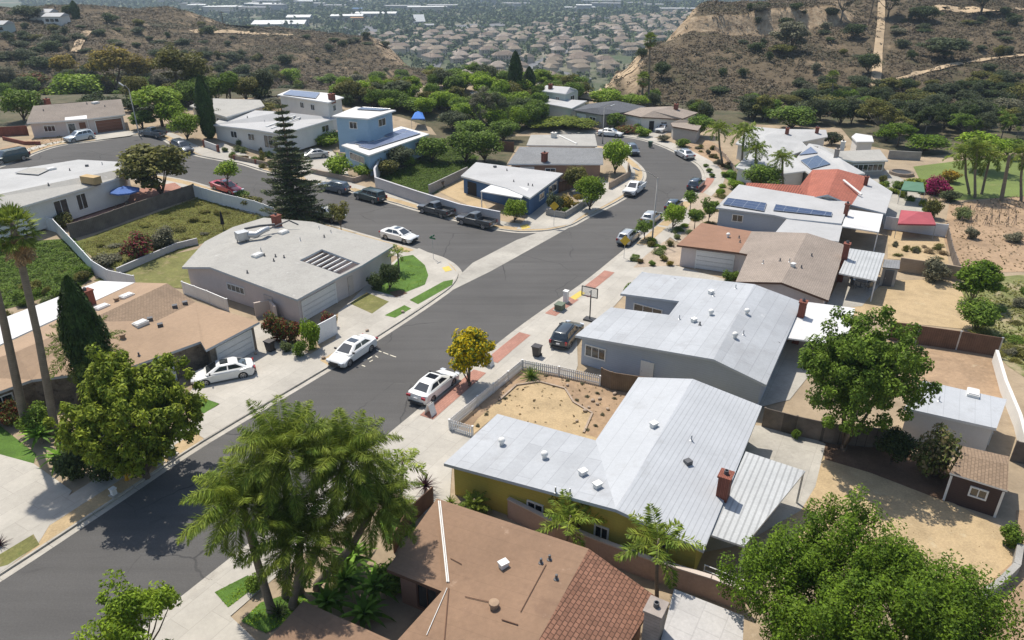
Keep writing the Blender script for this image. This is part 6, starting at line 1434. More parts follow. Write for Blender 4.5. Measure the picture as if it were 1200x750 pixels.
car('suv', 736, 283, (729, 289), (745, 275), 'car_silver', 'silver SUV at the right kerb near the diamond sign', s=.95)
car('sedan', 715, 159.5, (706, 158.5), (724, 160), 'car_white', 'white sedan at the far end of the street')
car('pickup', 777, 154.5, (783, 152), (771, 157), 'car_white', 'white pickup in the driveway of the white walled house', s=.9)
# ------------------------------------------------------------------ fences, walls and street furniture
X['white_vinyl'] = surf('white_vinyl', (.70, .70, .70), .05, .8, .5, lines=(0, .3, .04, .1)); X['pale_wall'] = surf('pale_wall', (.46, .45, .46), .07, .4, .9, .15, 15)
X['tan_block'] = surf('tan_block', (.36, .28, .20), .12, .5, .9, .3, 12, zl=(.2, .2)); X['grey_block'] = surf('grey_block', (.30, .29, .27), .15, .6, .9, .4, 10, zl=(.25, .35)); X['old_fence'] = surf('old_fence', (.15, .125, .105), .3, .9, .95, .3, 10, lines=(0, .22, .1, .45))
X['brown_fence'] = surf('brown_fence', (.15, .085, .055), .25, .9, .9, .3, 10, lines=(1, .18, .1, .5)); X['brown_wood'] = surf('brown_wood_fence', (.17, .125, .09), .25, .9, .95, .3, 10, lines=(1, .16, .1, .5)); X['pink_wall'] = surf('pinkish_wall', (.40, .29, .235), .1, .5, .9, .2, 12)
X['stone_block'] = surf('stone_block', (.34, .27, .21), .2, 1.4, .95, .5, 8, fine=.2, zl=(.2, .4))
def fence(name, label, cat, pts, h, mat, th=.08, post=0., cap=None, pick=False, step=2.4, base=0., postmat=None, hs=None):
    """a run of fencing over the survey points; post>0 adds posts, pick builds single pickets"""
    W = [G(*p, .1) for p in pts]; c = W[0]; o = thing(name, label, cat, W[0]); mb = MB(); pm = []; cm = MB()
    for i, (a, b) in enumerate(zip(W, W[1:])):
        d = b-a; L_ = Vector((d.x, d.y, 0)).length; e = Vector((d.x, d.y, 0))/L_; nn = Vector((-e.y, e.x, 0))*th/2
        h0, h1 = (hs[i], hs[i+1]) if hs else (h, h)
        if pick:
            m = int(L_/.17)
            for j in range(m):
                q = a.lerp(b, (j+.5)/m); top = h-.06+.06*(1 if j % 2 else .6)
                mb.obox(q+Vector((0, 0, top/2+.04)), e*.055, nn*.35, (0, 0, top/2))
            for z in (.25, h*.75): mb.obox(a.lerp(b, .5)+Vector((0, 0, z)), d/2, nn*.6, (0, 0, .045))
        else:
            B0 = -.35+base; e2 = e*(.0 if i else 0)
            vs = [a-nn+Vector((0, 0, B0)), b-nn+Vector((0, 0, B0)), b-nn+Vector((0, 0, h1)), a-nn+Vector((0, 0, h0)), a+nn+Vector((0, 0, B0)), b+nn+Vector((0, 0, B0)), b+nn+Vector((0, 0, h1)), a+nn+Vector((0, 0, h0))]
            mb.add(vs, [(0, 1, 2, 3), (5, 4, 7, 6), (3, 2, 6, 7), (0, 4, 5, 1), (1, 5, 6, 2), (0, 3, 7, 4)])
        if cap:
            z0, z1 = Vector((0, 0, h0+.03)), Vector((0, 0, h1+.03)); m2 = ((a+z0)+(b+z1))/2
            cm.obox(m2, (b+z1-a-z0)/2+e*.02, nn*1.0+nn.normalized()*.05, (0, 0, .04))
        if post:
            m = max(1, round(L_/step))
            for j in range(m+(1 if i == len(W)-2 else 0)): pm.append((a.lerp(b, j/m), (h0+(h1-h0)*j/m), e))
    mb.build('panel' if post or pick else 'wall', X[mat], o)
    if cap: cm.build('coping', X[cap], o)
    for q, hh, e in pm:
        m = MB(); m.box((q.x, q.y, q.z+(hh+.1)/2-.15), (post, post, hh+.3), math.atan2(e.y, e.x)); m.box((q.x, q.y, q.z+hh+.02), (post+.05, post+.05, .05), math.atan2(e.y, e.x)); m.build('post', X[postmat or mat], o)
    return o
fence('picket_fence', 'white picket fence along the dry front yard of the yellow house', 'fence', [(554, 512), (527, 504), (560, 476), (612, 433), (655, 441), (703, 452)], .95, 'white_vinyl', pick=True, post=.11, step=2.6)
fence('wooden_fence', 'weathered brown wood fence between picket fence and blue-grey house', 'fence', [(704, 452), (716, 457), (760, 464)], 1.7, 'brown_wood', post=.1)
fence('vinyl_fence', 'tall white vinyl fence winding between the left hillside gardens', 'fence', [(0, 256), (30, 262), (66, 272), (92, 300), (112, 322), (130, 333), (160, 340)], 1.7, 'white_vinyl', post=.13)
fence('vinyl_fence', 'white vinyl fence on the side street behind the red car', 'fence', [(228, 231), (262, 241), (300, 250), (322, 258)], 1.8, 'white_vinyl', post=.13)
fence('retaining_fence', 'dark weathered timber fence below the patio of the white roofed house', 'fence', [(84, 280), (112, 272), (150, 258), (190, 244), (229, 231)], 1.9, 'old_fence', .15, post=.16, step=1.8)
fence('garden_wall', 'low pale garden wall below the red flowering bush', 'wall', [(138, 322), (170, 308), (208, 292), (232, 286)], .8, 'pale_wall', .2)
fence('boundary_wall', 'long pale stucco wall beside the side street', 'wall', [(446, 204), (440, 214), (441, 221), (490, 238), (540, 254), (586, 263)], 1.75, 'pale_wall', .2, cap='pale_wall', hs=[2.4, 2.2, 1.75, 1.75, 1.75, 1.75])
fence('boundary_wall', 'grey wall between grassy bank and navy house yard', 'wall', [(503, 228), (548, 206)], 1.5, 'grey_block', .2)
fence('garden_wall', 'stone planter wall in front of the sky blue house', 'wall', [(365, 203), (415, 214), (440, 206)], .8, 'stone_block', .3)
fence('garden_wall', 'low grey retaining wall right of the navy house', 'wall', [(640, 252), (662, 256), (700, 232)], .9, 'grey_block', .25)
fence('garden_wall', 'sloping brick retaining wall at the inner road bend', 'wall', [(714, 222), (738, 208), (736, 198)], 1.1, 'stone_block', .25)
fence('wooden_fence', 'brown fence right of the navy house', 'fence', [(655, 226), (676, 219)], 1.7, 'brown_fence', post=.1)
fence('vinyl_fence', 'short white garden fence with red shrub behind by the white sedan', 'fence', [(373, 403), (395, 391)], 1.9, 'white_vinyl', .1, post=.12)
fence('vinyl_fence', 'white fence between tan roofed and grey corner houses', 'fence', [(216, 344), (245, 355), (268, 365)], 1.4, 'white_vinyl', .1, post=.12)
fence('garden_wall', 'curved pale entry wall beside the grey corner house', 'wall', [(300, 372), (318, 368), (325, 376)], 1.6, 'beige_stucco', .2)
fence('boundary_wall', 'pinkish stepped side wall between brown and yellow houses', 'wall', [(596, 606), (650, 634), (700, 655), (760, 678), (830, 700), (872, 716)], 1.5, 'pink_wall', .2, cap='beige_stucco')
fence('side_gate', 'short dark wall and gate against the yellow wall', 'gate', [(597, 607), (612, 592)], 1.5, 'pink_wall', .2)
fence('boundary_wall', 'tan block wall behind the bare orange yard', 'wall', [(1052, 318), (1092, 324), (1126, 330)], 1.7, 'tan_block', .2)
fence('vinyl_fence', 'pale vinyl fence below the red canopy', 'fence', [(1036, 268), (1070, 273), (1107, 278)], 1.7, 'white_vinyl', .08, post=.12)
fence('wooden_fence', 'dark brown slatted fence behind the bare orange yard', 'fence', [(1040, 398), (1072, 403), (1120, 410), (1168, 418)], 1.9, 'brown_fence', post=.12, postmat='galvanised')
fence('wooden_fence', 'weathered wood fence between the blue-grey and yellow back yards', 'fence', [(893, 500), (930, 510), (975, 520), (1040, 526)], 1.7, 'old_fence', post=.1)
fence('boundary_wall', 'white painted wall at the right edge beside the outbuilding', 'wall', [(1164, 424), (1174, 460), (1190, 500), (1200, 540)], 1.2, 'white_stucco', .25)
fence('wooden_fence', 'dark fence behind the brown garden shed', 'fence', [(1184, 540), (1240, 552)], 1.7, 'old_fence', post=.1)
fence('retaining_wall', 'curved grey block retaining wall at the bottom right', 'wall', [(1192, 648), (1188, 672), (1170, 690), (1140, 712)], .75, 'grey_block', .35)
fence('wooden_fence', 'leaning grey boards between the back yards and vacant lot', 'fence', [(1108, 272), (1114, 300), (1122, 322)], 1.2, 'old_fence', post=.1)
fence('canyon_wall', 'low grey wall at the back of the canyon lawn', 'wall', [(1040, 186), (1078, 188)], 1.5, 'grey_block', .2)
fence('wooden_fence', 'dark brown fence at the corner of the brown house', 'fence', [(462, 648), (480, 616), (508, 590)], 1.4, 'brown_fence', .08)
fence('brick_wall', 'red brick garden wall left of the cul-de-sac house', 'wall', [(0, 160), (34, 158)], 1.6, 'red_brick', .2)
fence('garden_wall', 'terracotta terrace wall at the cul-de-sac corner', 'wall', [(4, 164), (30, 170), (48, 170)], .6, 'red_brick', .2)
fence('iron_fence', 'low brick and iron fence before the white gabled house', 'fence', [(275, 187), (300, 192), (320, 196)], .7, 'stone_block', .12, post=.3, postmat='red_brick', step=3.)
fence('garden_wall', 'white front wall at the driveway left of the gabled house', 'wall', [(240, 172), (256, 178)], 1.1, 'white_stucco', .15, post=.35, postmat='red_brick', step=4.)
fence('wooden_fence', 'brown fence behind the navy house', 'fence', [(578, 176), (602, 178)], 1.8, 'brown_fence', post=.1)
fence('garden_edging', 'curving stone edging in the dry front yard', 'edging', [(585, 470), (605, 452), (632, 448), (662, 456), (672, 472), (694, 485), (684, 508)], .14, 'stone_block', .16)
fence('roadside_fence', 'low rail fence along the right bend pavement', 'fence', [(838, 176), (850, 186), (862, 204), (868, 214)], .8, 'stone_block', .06, post=.12)
# pergola, canopies, umbrella, pool
def post_box(mb, p, h, w=.12): mb.box((p.x, p.y, p.z+h/2-.05), (w, w, h+.1), R(60))
def lampost(base, head, label, arm):
    p = T(*base); h = zat(p.y, head[1])-p.z; o = thing('street_lamp', label, 'street lamp', p); q = over(p, *head); q = Vector((p.x, p.y, q.z))
    MB().tube([p-Vector((0, 0, .2)), p+Vector((0, 0, .9)), p+Vector((0, 0, h))], [.16, .11, .07], 10).build('pole', X['grey_stucco'], o, smooth=True)
    e = over(p, *arm); e.y = p.y; a = p+Vector((0, 0, h-.1)); MB().tube([a, a.lerp(e, .5)+Vector((0, 0, .25)), e], [.05, .045, .04], 8).build('arm', X['grey_stucco'], o, smooth=True)
    d = (e-a).normalized(); MB().obox(e+d*.3-Vector((0, 0, .03)), d*.42, Vector((-d.y, d.x, 0)).normalized()*.16 if abs(d.z) < .9 else (.1, 0, 0), (0, 0, .08)).build('lamp_head', X['galvanised'], o)
lampost((764, 284), (766, 208), 'street lamp with arm on the right kerb near the diamond sign', (748, 199))
lampost((706, 168), (706, 126), 'street lamp at the far end of the main street', (716, 124))
lampost((163, 158), (155, 104), 'street lamp at the cul-de-sac by the brown garage', (144, 100))
def sign(px, py, top, label, kind):
    p = T(px, py); h = max(1.8, zat(p.y, top)-p.z); o = thing('street_sign', label, 'sign', p)
    MB().tube([p-Vector((0, 0, .2)), p+Vector((0, 0, h))], .03, 6).build('pole', X['galvanised'], o)
    m = MB()
    if kind == 'diamond': m.obox(p+Vector((0, -.04, h-.4)), (.32, 0, .32), (0, .012, 0), (-.32, 0, .32)); m.build('sign_plate', surf('sign_yellow', (.55, .36, .03), .06, 1., .6), o)
    else:
        for k, a in enumerate((R(60), R(150))): MB().box(p+Vector((0, 0, h-.1-.24*k)), (.85, .02, .2), a).build('sign_plate', surf('sign_green', (.015, .13, .06), .06, 1., .5), o)
    return o
sign(649, 266, 238, 'yellow diamond road sign at the junction corner', 'diamond'); sign(508, 304, 276, 'green street name sign on the corner of the grey house', 'name'); sign(731, 303, 278, 'yellow diamond sign back beside the right kerb', 'diamond')
def aframe(px, py, label):
    p = G(px, py, .14); o = thing('sandwich_board', label, 'sign', p); a = Vector((AX[1], -AX[0], 0)); d = Vector((AX[0], AX[1], 0))
    for s in (-1, 1): MB().obox(p+a*s*.22+Vector((0, 0, .48)), d*.33, (a*-s*.14+Vector((0, 0, .48))), a*.015+Vector((0, 0, .004))).build('board', X['white_trim'], o)
aframe(504.5, 485, 'white sandwich board sign behind the white sedan under the tree'); aframe(573, 428, 'white sandwich board sign right of the yellow flowering tree')
def bin_(px, py, col, label, name='wheelie_bin'):
    p = G(px, py, .14); o = thing(name, label, 'bin', p); rz = R(60)
    m = MB(); a, b = Vector((math.cos(rz), math.sin(rz), 0)), Vector((-math.sin(rz), math.cos(rz), 0)); v = []
    for z, s in ((0.02, .25), (.95, .32)): v += [p+a*s*i+b*s*1.1*j+Vector((0, 0, z)) for i, j in ((-1, -1), (1, -1), (1, 1), (-1, 1))]
    m.add(v, [(3, 2, 1, 0), (4, 5, 6, 7)]+[(i, (i+1) % 4, 4+(i+1) % 4, 4+i) for i in range(4)]); m.build('tub', X[col], o)
    MB().obox(p+Vector((0, 0, 1.0)), a*.36, b*.4, (0, 0, .05)).build('lid', X[col], o)
    for s in (-1, 1): MB().tube([p+a*.26+b*s*.3+Vector((0, 0, .12)), p+a*.26+b*s*.36+Vector((0, 0, .12))], .12, 10).build('wheel', X['tyre'], o)
X['bin_black'] = plain('bin_black', (.035, .03, .032), .5); X['bin_blue'] = plain('bin_blue', (.04, .08, .30), .5); X['bin_green'] = plain('bin_green', (.03, .07, .04), .5)
bin_(317, 411, 'bin_black', 'dark wheelie bin beside the white garage door of the tan house'); bin_(506, 224, 'bin_blue', 'blue wheelie bin at the left in the navy house yard'); bin_(511, 222, 'bin_blue', 'blue wheelie bin on the right of the pair in the navy house yard'); bin_(517, 220, 'bin_black', 'black wheelie bin against the grey yard wall'); bin_(762, 172, 'bin_green', 'dark bin on the kerb before the white pickup'); bin_(629, 417, 'bin_black', 'dark bin behind the picket fence corner')
def cabinet(px, py, sz, mat, label, cat='utility box'):
    p = G(px, py, .14); o = thing('utility_box', label, cat, p); MB().box(p+Vector((0, 0, sz[2]/2)), sz, R(60)).build('cabinet', X[mat], o); MB().box(p+Vector((0, 0, sz[2]+.03)), (sz[0]+.08, sz[1]+.08, .07), R(60)).build('lid', X[mat], o); MB().box(p+Vector((0, 0, .02)), (sz[0]+.25, sz[1]+.25, .1), R(60)).build('plinth', X['concrete'], o)
X['util_green'] = plain('utility_green', (.10, .13, .085), .6)
cabinet(656, 363, (.9, .8, .65), 'util_green', 'squat green utility box on the brick kerb paving'); cabinet(663, 354, (.45, .45, 1.25), 'white_trim', 'upright white utility cabinet on the brick kerb paving'); cabinet(185, 543, (.5, .45, 1.1), 'util_green', 'pale green utility cabinet under the large clipped tree'); cabinet(134, 580, (.3, .3, .5), 'white_trim', 'small pale meter box on the lower left parkway'); cabinet(200, 533, (.6, .5, .5), 'util_green', 'low dark utility box by the lower left kerb')
def hydrant(px, py, label):
    p = G(px, py, .13); o = thing('fire_hydrant', label, 'fire hydrant', p); m = surf('hydrant_yellow', (.62, .33, .03), .1, 1., .5)
    MB().lathe(p, [(.17, 0), (.17, .05), (.11, .07), (.11, .5), (.15, .52), (.14, .6), (.08, .68), (.03, .72)], 12).build('barrel', m, o, smooth=40)
    for a in (0, 1.57, 3.14): MB().tube([p+Vector((0, 0, .42)), p+Vector((.2*math.cos(a), .2*math.sin(a), .42))], .06, 8).build('nozzle', m, o)
hydrant(149, 562, 'yellow fire hydrant under the large clipped tree')
p = G(691, 375, .14); o = thing('basketball_hoop', 'black framed basketball hoop on the blue-grey house driveway', 'basketball hoop', p); h = zat(p.y, 338)-p.z
MB().tube([p, p+Vector((0, 0, h-.2))], .06, 8).build('pole', X['car_trim'], o); MB().box(p+Vector((0, 0, .08)), (.8, 1.1, .18), R(60)).build('base', X['car_trim'], o)
d = Vector((AX[1], -AX[0], 0)); a = Vector((AX[0], AX[1], 0)); bb = p-a*.35+Vector((0, 0, h-.25)); m = MB()
for s in (-1, 1): m.obox(bb+d*s*.82, d*.04, a*.03, (0, 0, .5)); m.obox(bb+Vector((0, 0, s*.48)), d*.85, a*.032, (0, 0, .04))
m.build('board_frame', X['car_trim'], o); gl = MB().obox(bb, d*.8, a*.01, (0, 0, .46)); am, at_, ab = nt('acrylic'); ab.inputs['Base Color'].default_value = (.5, .52, .52, 1); ab.inputs['Alpha'].default_value = .22; ab.inputs['Roughness'].default_value = .1; gl.build('backboard', am, o)
MB().tube([bb-a*.3+Vector((.22*math.cos(q), .22*math.sin(q), -.3)) for q in np.linspace(0, 6.28, 14)], .015, 5).build('rim', X['lamp_red'], o); MB().tube([p+Vector((0, 0, h-.3)), bb], .05, 6).build('arm', X['car_trim'], o)
p = G(151, 243, .15); o = thing('patio_umbrella', 'blue patio umbrella on the brick terrace', 'umbrella', p); c = p+Vector((0, 0, 3.0)); m = MB()
vs = [c]+[c+Vector((1.9*math.cos(6.283*k/8), 1.9*math.sin(6.283*k/8), -.62)) for k in range(8)]+[c+Vector((1.92*math.cos(6.283*k/8), 1.92*math.sin(6.283*k/8), -.8)) for k in range(8)]
X['umb_blue'] = surf('umbrella_blue', (.07, .14, .36), .1, .8, .85); X['umb_black'] = surf('umbrella_black', (.02, .02, .025), .1, .8, .85)
m.add(vs, [(0, 1+k, 1+(k+1) % 8) for k in range(8)]+[(1+k, 9+k, 9+(k+1) % 8, 1+(k+1) % 8) for k in range(8)]).build('canopy', X['umb_blue'], o); MB().tube([p, c], .03, 6).build('pole', X['galvanised'], o)
p = G(262, 269, .15); o = thing('patio_umbrella', 'closed black umbrella behind the grey corner house', 'umbrella', p); MB().lathe(p, [(.04, 0), (.04, .7), (.26, .75), (.2, 1.5), (.08, 2.4), (.02, 2.5)], 10).build('canopy', X['umb_black'], o)
def patio_set(px, py, label):
    p = G(px, py, .15); o = thing('patio_table', label, 'table', p, 'patio furniture'); MB().lathe(p, [(.3, 0), (.05, .04), (.05, .7), (.6, .71), (.6, .75)], 14).build('table', X['dark_metal'], o)
    for k in range(4):
        q = p+Vector((1.05*math.cos(k*1.57+.4), 1.05*math.sin(k*1.57+.4), 0)); s = thing('patio_chair', 'dark patio chair around the terrace table near the umbrella' if px < 300 else 'dark chair under the corrugated patio cover', 'chair', q, 'patio chairs'); s.rotation_euler = (0, 0, 0)
        dd = (q-p).normalized(); e = Vector((-dd.y, dd.x, 0)); MB().obox(q+Vector((0, 0, .44)), dd*.25, e*.25, (0, 0, .03)).build('seat', X['car_grey'], s); MB().obox(q+dd*.26+Vector((0, 0, .75)), dd*.03, e*.25, (0, 0, .3)).build('backrest', X['car_grey'], s)
        for i in (-1, 1):
            for j in (-1, 1): MB().tube([q+dd*.2*i+e*.2*j, q+dd*.2*i+e*.2*j+Vector((0, 0, .43))], .02, 5).build('leg', X['dark_metal'], s)
patio_set(150, 248, 'round patio table with covered chairs beside the blue umbrella'); patio_set(1008, 336, 'patio table under the corrugated cover')
p = WH.at(108, 216)[0]; o = thing('rooftop_unit', 'tan box unit standing on the roof edge of the white roofed house', 'rooftop unit', p)
MB().box(p+Vector((0, 0, .65)), (2.5, 1.1, .9), R(-22)).build('cabinet', surf('cardboard_tan', (.42, .30, .15), .08, .8, .8), o); MB().box(p+Vector((0, 0, .08)), (2.2, .8, .26), R(-22)).build('base', X['old_fence'], o)
def canopy(name, pts, h, mat, label, peak=.7, cat='canopy'):
    W = [G(x, y, z=float(H(*G(x, y, h).xy))+h) for x, y in pts]; c = sum(W, Vector())/len(W); z = c.z-h; o = thing(name, label, cat, (c.x, c.y, z)); t_ = c+Vector((0, 0, peak)); m = MB(); n = len(W)
    m.add(W+[t_]+[w_-Vector((0, 0, .2)) for w_ in W], [(i, (i+1) % n, n) for i in range(n)]+[(i, n+1+i, n+1+(i+1) % n, (i+1) % n) for i in range(n)]).build('cover', X[mat], o)
    for w_ in W: MB().tube([(w_.x, w_.y, z), (w_.x, w_.y, w_.z)], .04, 6).build('leg', X['galvanised'], o)
X['red_canvas'] = surf('red_canvas', (.34, .075, .09), .1, .7, .85); X['blue_tarp'] = surf('blue_tarp', (.05, .18, .55), .1, .7, .7); X['teal_mesh'] = surf('teal_mesh', (.08, .17, .11), .1, .7, .8)
canopy('garden_canopy', [(1052, 262), (1056, 246), (1091, 249), (1097, 263)], 2.1, 'red_canvas', 'faded red garden canopy by the pale vinyl fence'); canopy('tarp_canopy', [(482, 139), (486, 132), (495, 132), (498, 139)], 2.2, 'blue_tarp', 'bright blue tarp canopy in the middle distance', .9); canopy('shade_canopy', [(1056, 222), (1060, 212), (1082, 214), (1084, 225)], 2.3, 'teal_mesh', 'green shade cloth pergola left of the bougainvillea', .1, 'pergola')
# courtyard beams of the blue-grey house, hot tub and pool
o = thing('courtyard_pergola', 'open beam pergola at the front corner of the blue-grey house', 'pergola', G(740, 335, .1)); z = 2.95
for k in range(6):
    t_ = k/5; a, b = G(728+24*t_, 343-24*t_, z=z), G(741+24*t_, 345.5-24*t_, z=z); MB().tube([a, b], .07, 4).build('beam', X['grey_trim'], o)
m = MB()
p = G(1002, 212, .16); o = thing('swimming_pool', 'small turquoise pool behind the grey hip roof wing', 'pool', p); W = [G(x, y, .17) for x, y in ((988, 212), (996, 208), (1012, 207), (1018, 211), (1006, 215), (992, 216))]
MB().prism([(q.x, q.y) for q in W], p.z-.05, p.z+.02).build('water', plain('pool_water', (.05, .22, .26), .05), o); E2 = inset([(q.x, q.y) for q in W], -.35); MB().prism([(q.x, q.y) for q in E2], p.z-.08, p.z-.005).build('coping', X['concrete'], o)
p = G(1056, 204, .15); o = thing('hot_tub', 'round stone hot tub beside the pool', 'hot tub', p); MB().lathe(p, [(1.9, 0), (1.9, .45), (1.5, .45), (1.5, .3)], 20).build('surround', X['stone_block'], o); MB().lathe(p, [(1.5, .2), (1.5, .34)], 20).build('water', X['car_trim'], o)
# garden beds in the vacant lot: rows of trellis stakes
for i in range(16):
    p = T(1125+(i % 8)*9+rnd.uniform(-2, 2), 250+(i//8)*14+rnd.uniform(-2, 2)); o = thing('plant_stake', 'thin dark plant stake in the vacant lot garden', 'stake', p, 'garden stakes'); m = MB()
    for k in range(3): m.tube([p+Vector((.3*math.cos(k*2.1), .3*math.sin(k*2.1), 0)), p+Vector((0, 0, 1.4))], .03, 4)
    m.build('stake', X['old_fence'], o)
for i, (x, y, s) in enumerate([(694, 470, .3), (700, 474, .25), (690, 478, .22), (686, 482, .3), (676, 494, .22), (1075, 640, .12), (430, 388, .3), (472, 366, .32), (379, 420, .35), (300, 415, .25), (703, 468, .28), (665, 452, .22), (720, 462, .3), (712, 480, .25)]):
    p = G(x, y, .15); b = bmesh.new(); bmesh.ops.create_icosphere(b, subdivisions=2, radius=s*.6)
    for v in b.verts: v.co = v.co*(1+.25*math.sin(v.co.x*9/s*.3+i)*math.cos(v.co.y*7/s*.3+i*2)); v.co.z = v.co.z*.7+s*.3
    me = bpy.data.meshes.new('garden_rock'); b.to_mesh(me); b.free(); me.materials.append(X['stone_block']); tag(link('garden_rock', me, None, p), 'small brown rock in a dry garden bed', 'rock', 'garden rocks')
# low plants in the dry front yard
for i, (x, y) in enumerate(((665, 448), (682, 452), (700, 462), (720, 468), (676, 470), (688, 466), (560, 500), (570, 487), (592, 468), (640, 442), (706, 488), (698, 500), (688, 506), (726, 458))):
    plant('shrubb', x, y, y-4, 6, 'grey', 'small dry tuft in the soil border of the dry front yard', 'plant', 'dry yard tufts', name='dry_tuft')

o = thing('clothes_rail', 'white metal rail frame in the shaded side yard of the yellow house', 'rail', G(835, 690, .15)); q = [G(822, 688, .15), G(866, 706, .15)]
for p in q: MB().tube([p, p+Vector((0, 0, 1.7))], .035, 6).build('post', X['white_trim'], o)
for z in (.9, 1.3, 1.68): MB().tube([q[0]+Vector((0, 0, z)), q[1]+Vector((0, 0, z))], .025, 6).build('bar', X['white_trim'], o)
# ------------------------------------------------------------------ valley
P('condo_roof', (.26, .21, .155), .2, .02, .9, brick=(1.2, 1., .1, .2)); P('condo_roof_pale', (.31, .26, .215), .2, .02, .9, brick=(1.2, 1., .1, .2)); P('condo_roof_pink', (.22, .17, .13), .2, .02, .9, brick=(1.2, 1., .1, .2)); P('condo_wall', (.48, .41, .33), .1, .05, .9)
P('far_white', (.62, .62, .60), .08, .05, .8); P('far_orange', (.42, .20, .06), .1, .05, .8); P('far_blue', (.12, .24, .45), .1, .05, .8); P('far_grey', (.30, .30, .30), .15, .02, .9)
def condo(name, w, d, h, rh, roof='condo_roof', wall='condo_wall', label='', cat='building', grp=None):
    o = thing(name, label, cat, (0, 0, 0), grp); o['local'] = 1
    x, y = w/2, d/2; e = .9; m = MB().box((0, 0, h/2-1), (w, d, h+2))
    for sx in (-1, 1): m.box((sx*w*.27, -y-.9, h/2-1), (w*.24, 2, h+1.9))
    m.build('wall', X[wall], o)
    W = {k: Vector(v) for k, v in dict(a=(-x-e, -y-e, h), b=(x+e, -y-e, h), c=(x+e, y+e, h), d=(-x-e, y+e, h), p=(-x+y*.8, 0, h+rh), q=(x-y*.8, 0, h+rh)).items()}
    r = MB(); slab(r, ['abqp', 'bcq', 'qcdp', 'dap'], W, .5)
    r.build('roof', [X[roof], X[wall]], o)
    for sx in (-1, 1):
        c = sx*w*.27; V2 = {k: Vector(v) for k, v in dict(a=(c-w*.14, -y-2.6, h+.1), b=(c+w*.14, -y-2.6, h+.1), c=(c+w*.14, y*.3, h+.1), d=(c-w*.14, y*.3, h+.1), p=(c, -y*.55-1, h+rh*.75), q=(c, y*.1, h+rh*.8)).items()}
        r2 = MB(); slab(r2, ['abp', 'bcqp', 'cdq', 'dapq'], V2, .4); r2.build('wing_roof', [X[roof], X[wall]], o)
    wn = MB()
    for k in range(7):
        for z in (h*.28, h*.7): wn.box((-x+w*(k+.5)/7, -y-.05 if abs(-x+w*(k+.5)/7) < w*.12 else -y-1.95, z), (1.3, .16, 1.5))
    tag(wn.build('window', X['window_glass'], o), kind='stuff'); del o['local']; return o
LBC = 'brown roofed condominium block among trees on the valley floor'
PRC = [condo('condo_building', w, d, h, rh, label=LBC, cat='condominium', grp='condominiums on the valley floor') for w, d, h, rh in ((20, 12, 6, 2.8), (15, 12, 6.2, 3.), (24, 12, 6, 2.7))]
for o_, m_ in zip(PRC, ('condo_roof', 'condo_roof_pale', 'condo_roof_pink')):
    for c_ in o_.children:
        if 'roof' in c_.name: c_.data.materials[0] = X[m_]
used = [False]*3; ROT = R(24); cnt = 0
CPOLY = [(508, 108), (530, 92), (560, 84), (440, 60), (425, 46), (450, 40), (560, 37), (690, 24), (850, 14), (872, 22), (862, 32), (770, 52), (745, 70), (710, 92), (690, 102), (640, 100), (590, 100)]
CW = [G(*q, z=-60.) for q in CPOLY]
for i in range(-30, 60):
    for j in range(-10, 50):
        a, b = i*29+rnd.uniform(-6, 6)+(j % 2)*14, 560+j*26+rnd.uniform(-6, 6)
        x, y = a*math.cos(ROT)-(b-560)*math.sin(ROT), 560+a*math.sin(ROT)+(b-560)*math.cos(ROT)
        if not bool(inpoly(CW, np.array([x]), np.array([y]))[0]) or rnd.random() < .27+.3*float(wav(x, y, 160, 41)): continue
        z = float(TZ(x, y)[0])
        if z > -50: continue
        k = rnd.choice((0, 0, 1, 2)); cnt += 1; rz = ROT+rnd.choice((0, 0, 0, 1.57, 3.14))+rnd.uniform(-.1, .1)
        if cnt > 290: continue
        if not used[k]: used[k] = True; PRC[k].location = (x, y, z); PRC[k].rotation_euler = (0, 0, rz); o = PRC[k]
        else: o = dup(PRC[k], (x, y, z), rz, scale=(rnd.uniform(.55, .95), rnd.uniform(.6, 1.), rnd.uniform(.8, 1.2)))
print('condos', cnt)
def far_block(px, py, wpx, dep, h, roof, label, rot=.05, gable=0., name='warehouse'):
    p = G(px, py, z=-60.); p.z = float(TZ(p.x, p.y)[0]); w = wpx*mpp(p); o = thing(name, label, 'building', p); c, s_ = Vector((math.cos(rot), math.sin(rot), 0)), Vector((-math.sin(rot), math.cos(rot), 0))
    MB().obox(p+Vector((0, 0, h/2-1)), c*w/2, s_*dep/2, (0, 0, h/2+1)).build('wall', X['far_grey' if roof != 'far_orange' else 'far_orange'], o)
    W = {k: p+c*a*(w/2+1)+s_*b*(dep/2+1)+Vector((0, 0, z)) for k, (a, b, z) in dict(a=(-1, -1, h), b=(1, -1, h), c=(1, 0, h+gable+.6), d=(-1, 0, h+gable+.6), e=(1, 1, h), f=(-1, 1, h)).items()}
    r = MB(); slab(r, ['abcd', 'dcef'], W, .8); r.build('roof', [X[roof], X['far_grey']], o)
    b = MB()
    for k in range(5): b.obox(p+c*w*(-.4+.2*k)-s_*(dep/2+.1)+Vector((0, 0, h*.45)), c*w*.06, s_*.15, (0, 0, h*.25))
    tag(b.build('window', X['window_glass'], o), kind='stuff')
far_block(330, 33, 58, 60, 8, 'far_white', 'long white roofed warehouse beyond the left ridge', .12, 3)
far_block(352, 26, 26, 40, 9, 'far_white', 'smaller white warehouse behind the long one', .1, 2)
far_block(408, 25, 36, 40, 10, 'far_white', 'pale shopping centre roof left of the orange facade', .08, 1); far_block(440, 21, 50, 50, 9, 'far_white', 'long pale roof behind the orange facade', .05, 1); far_block(420, 19, 10, 16, 14, 'far_blue', 'small blue topped block on the shopping centre', 0, 0)
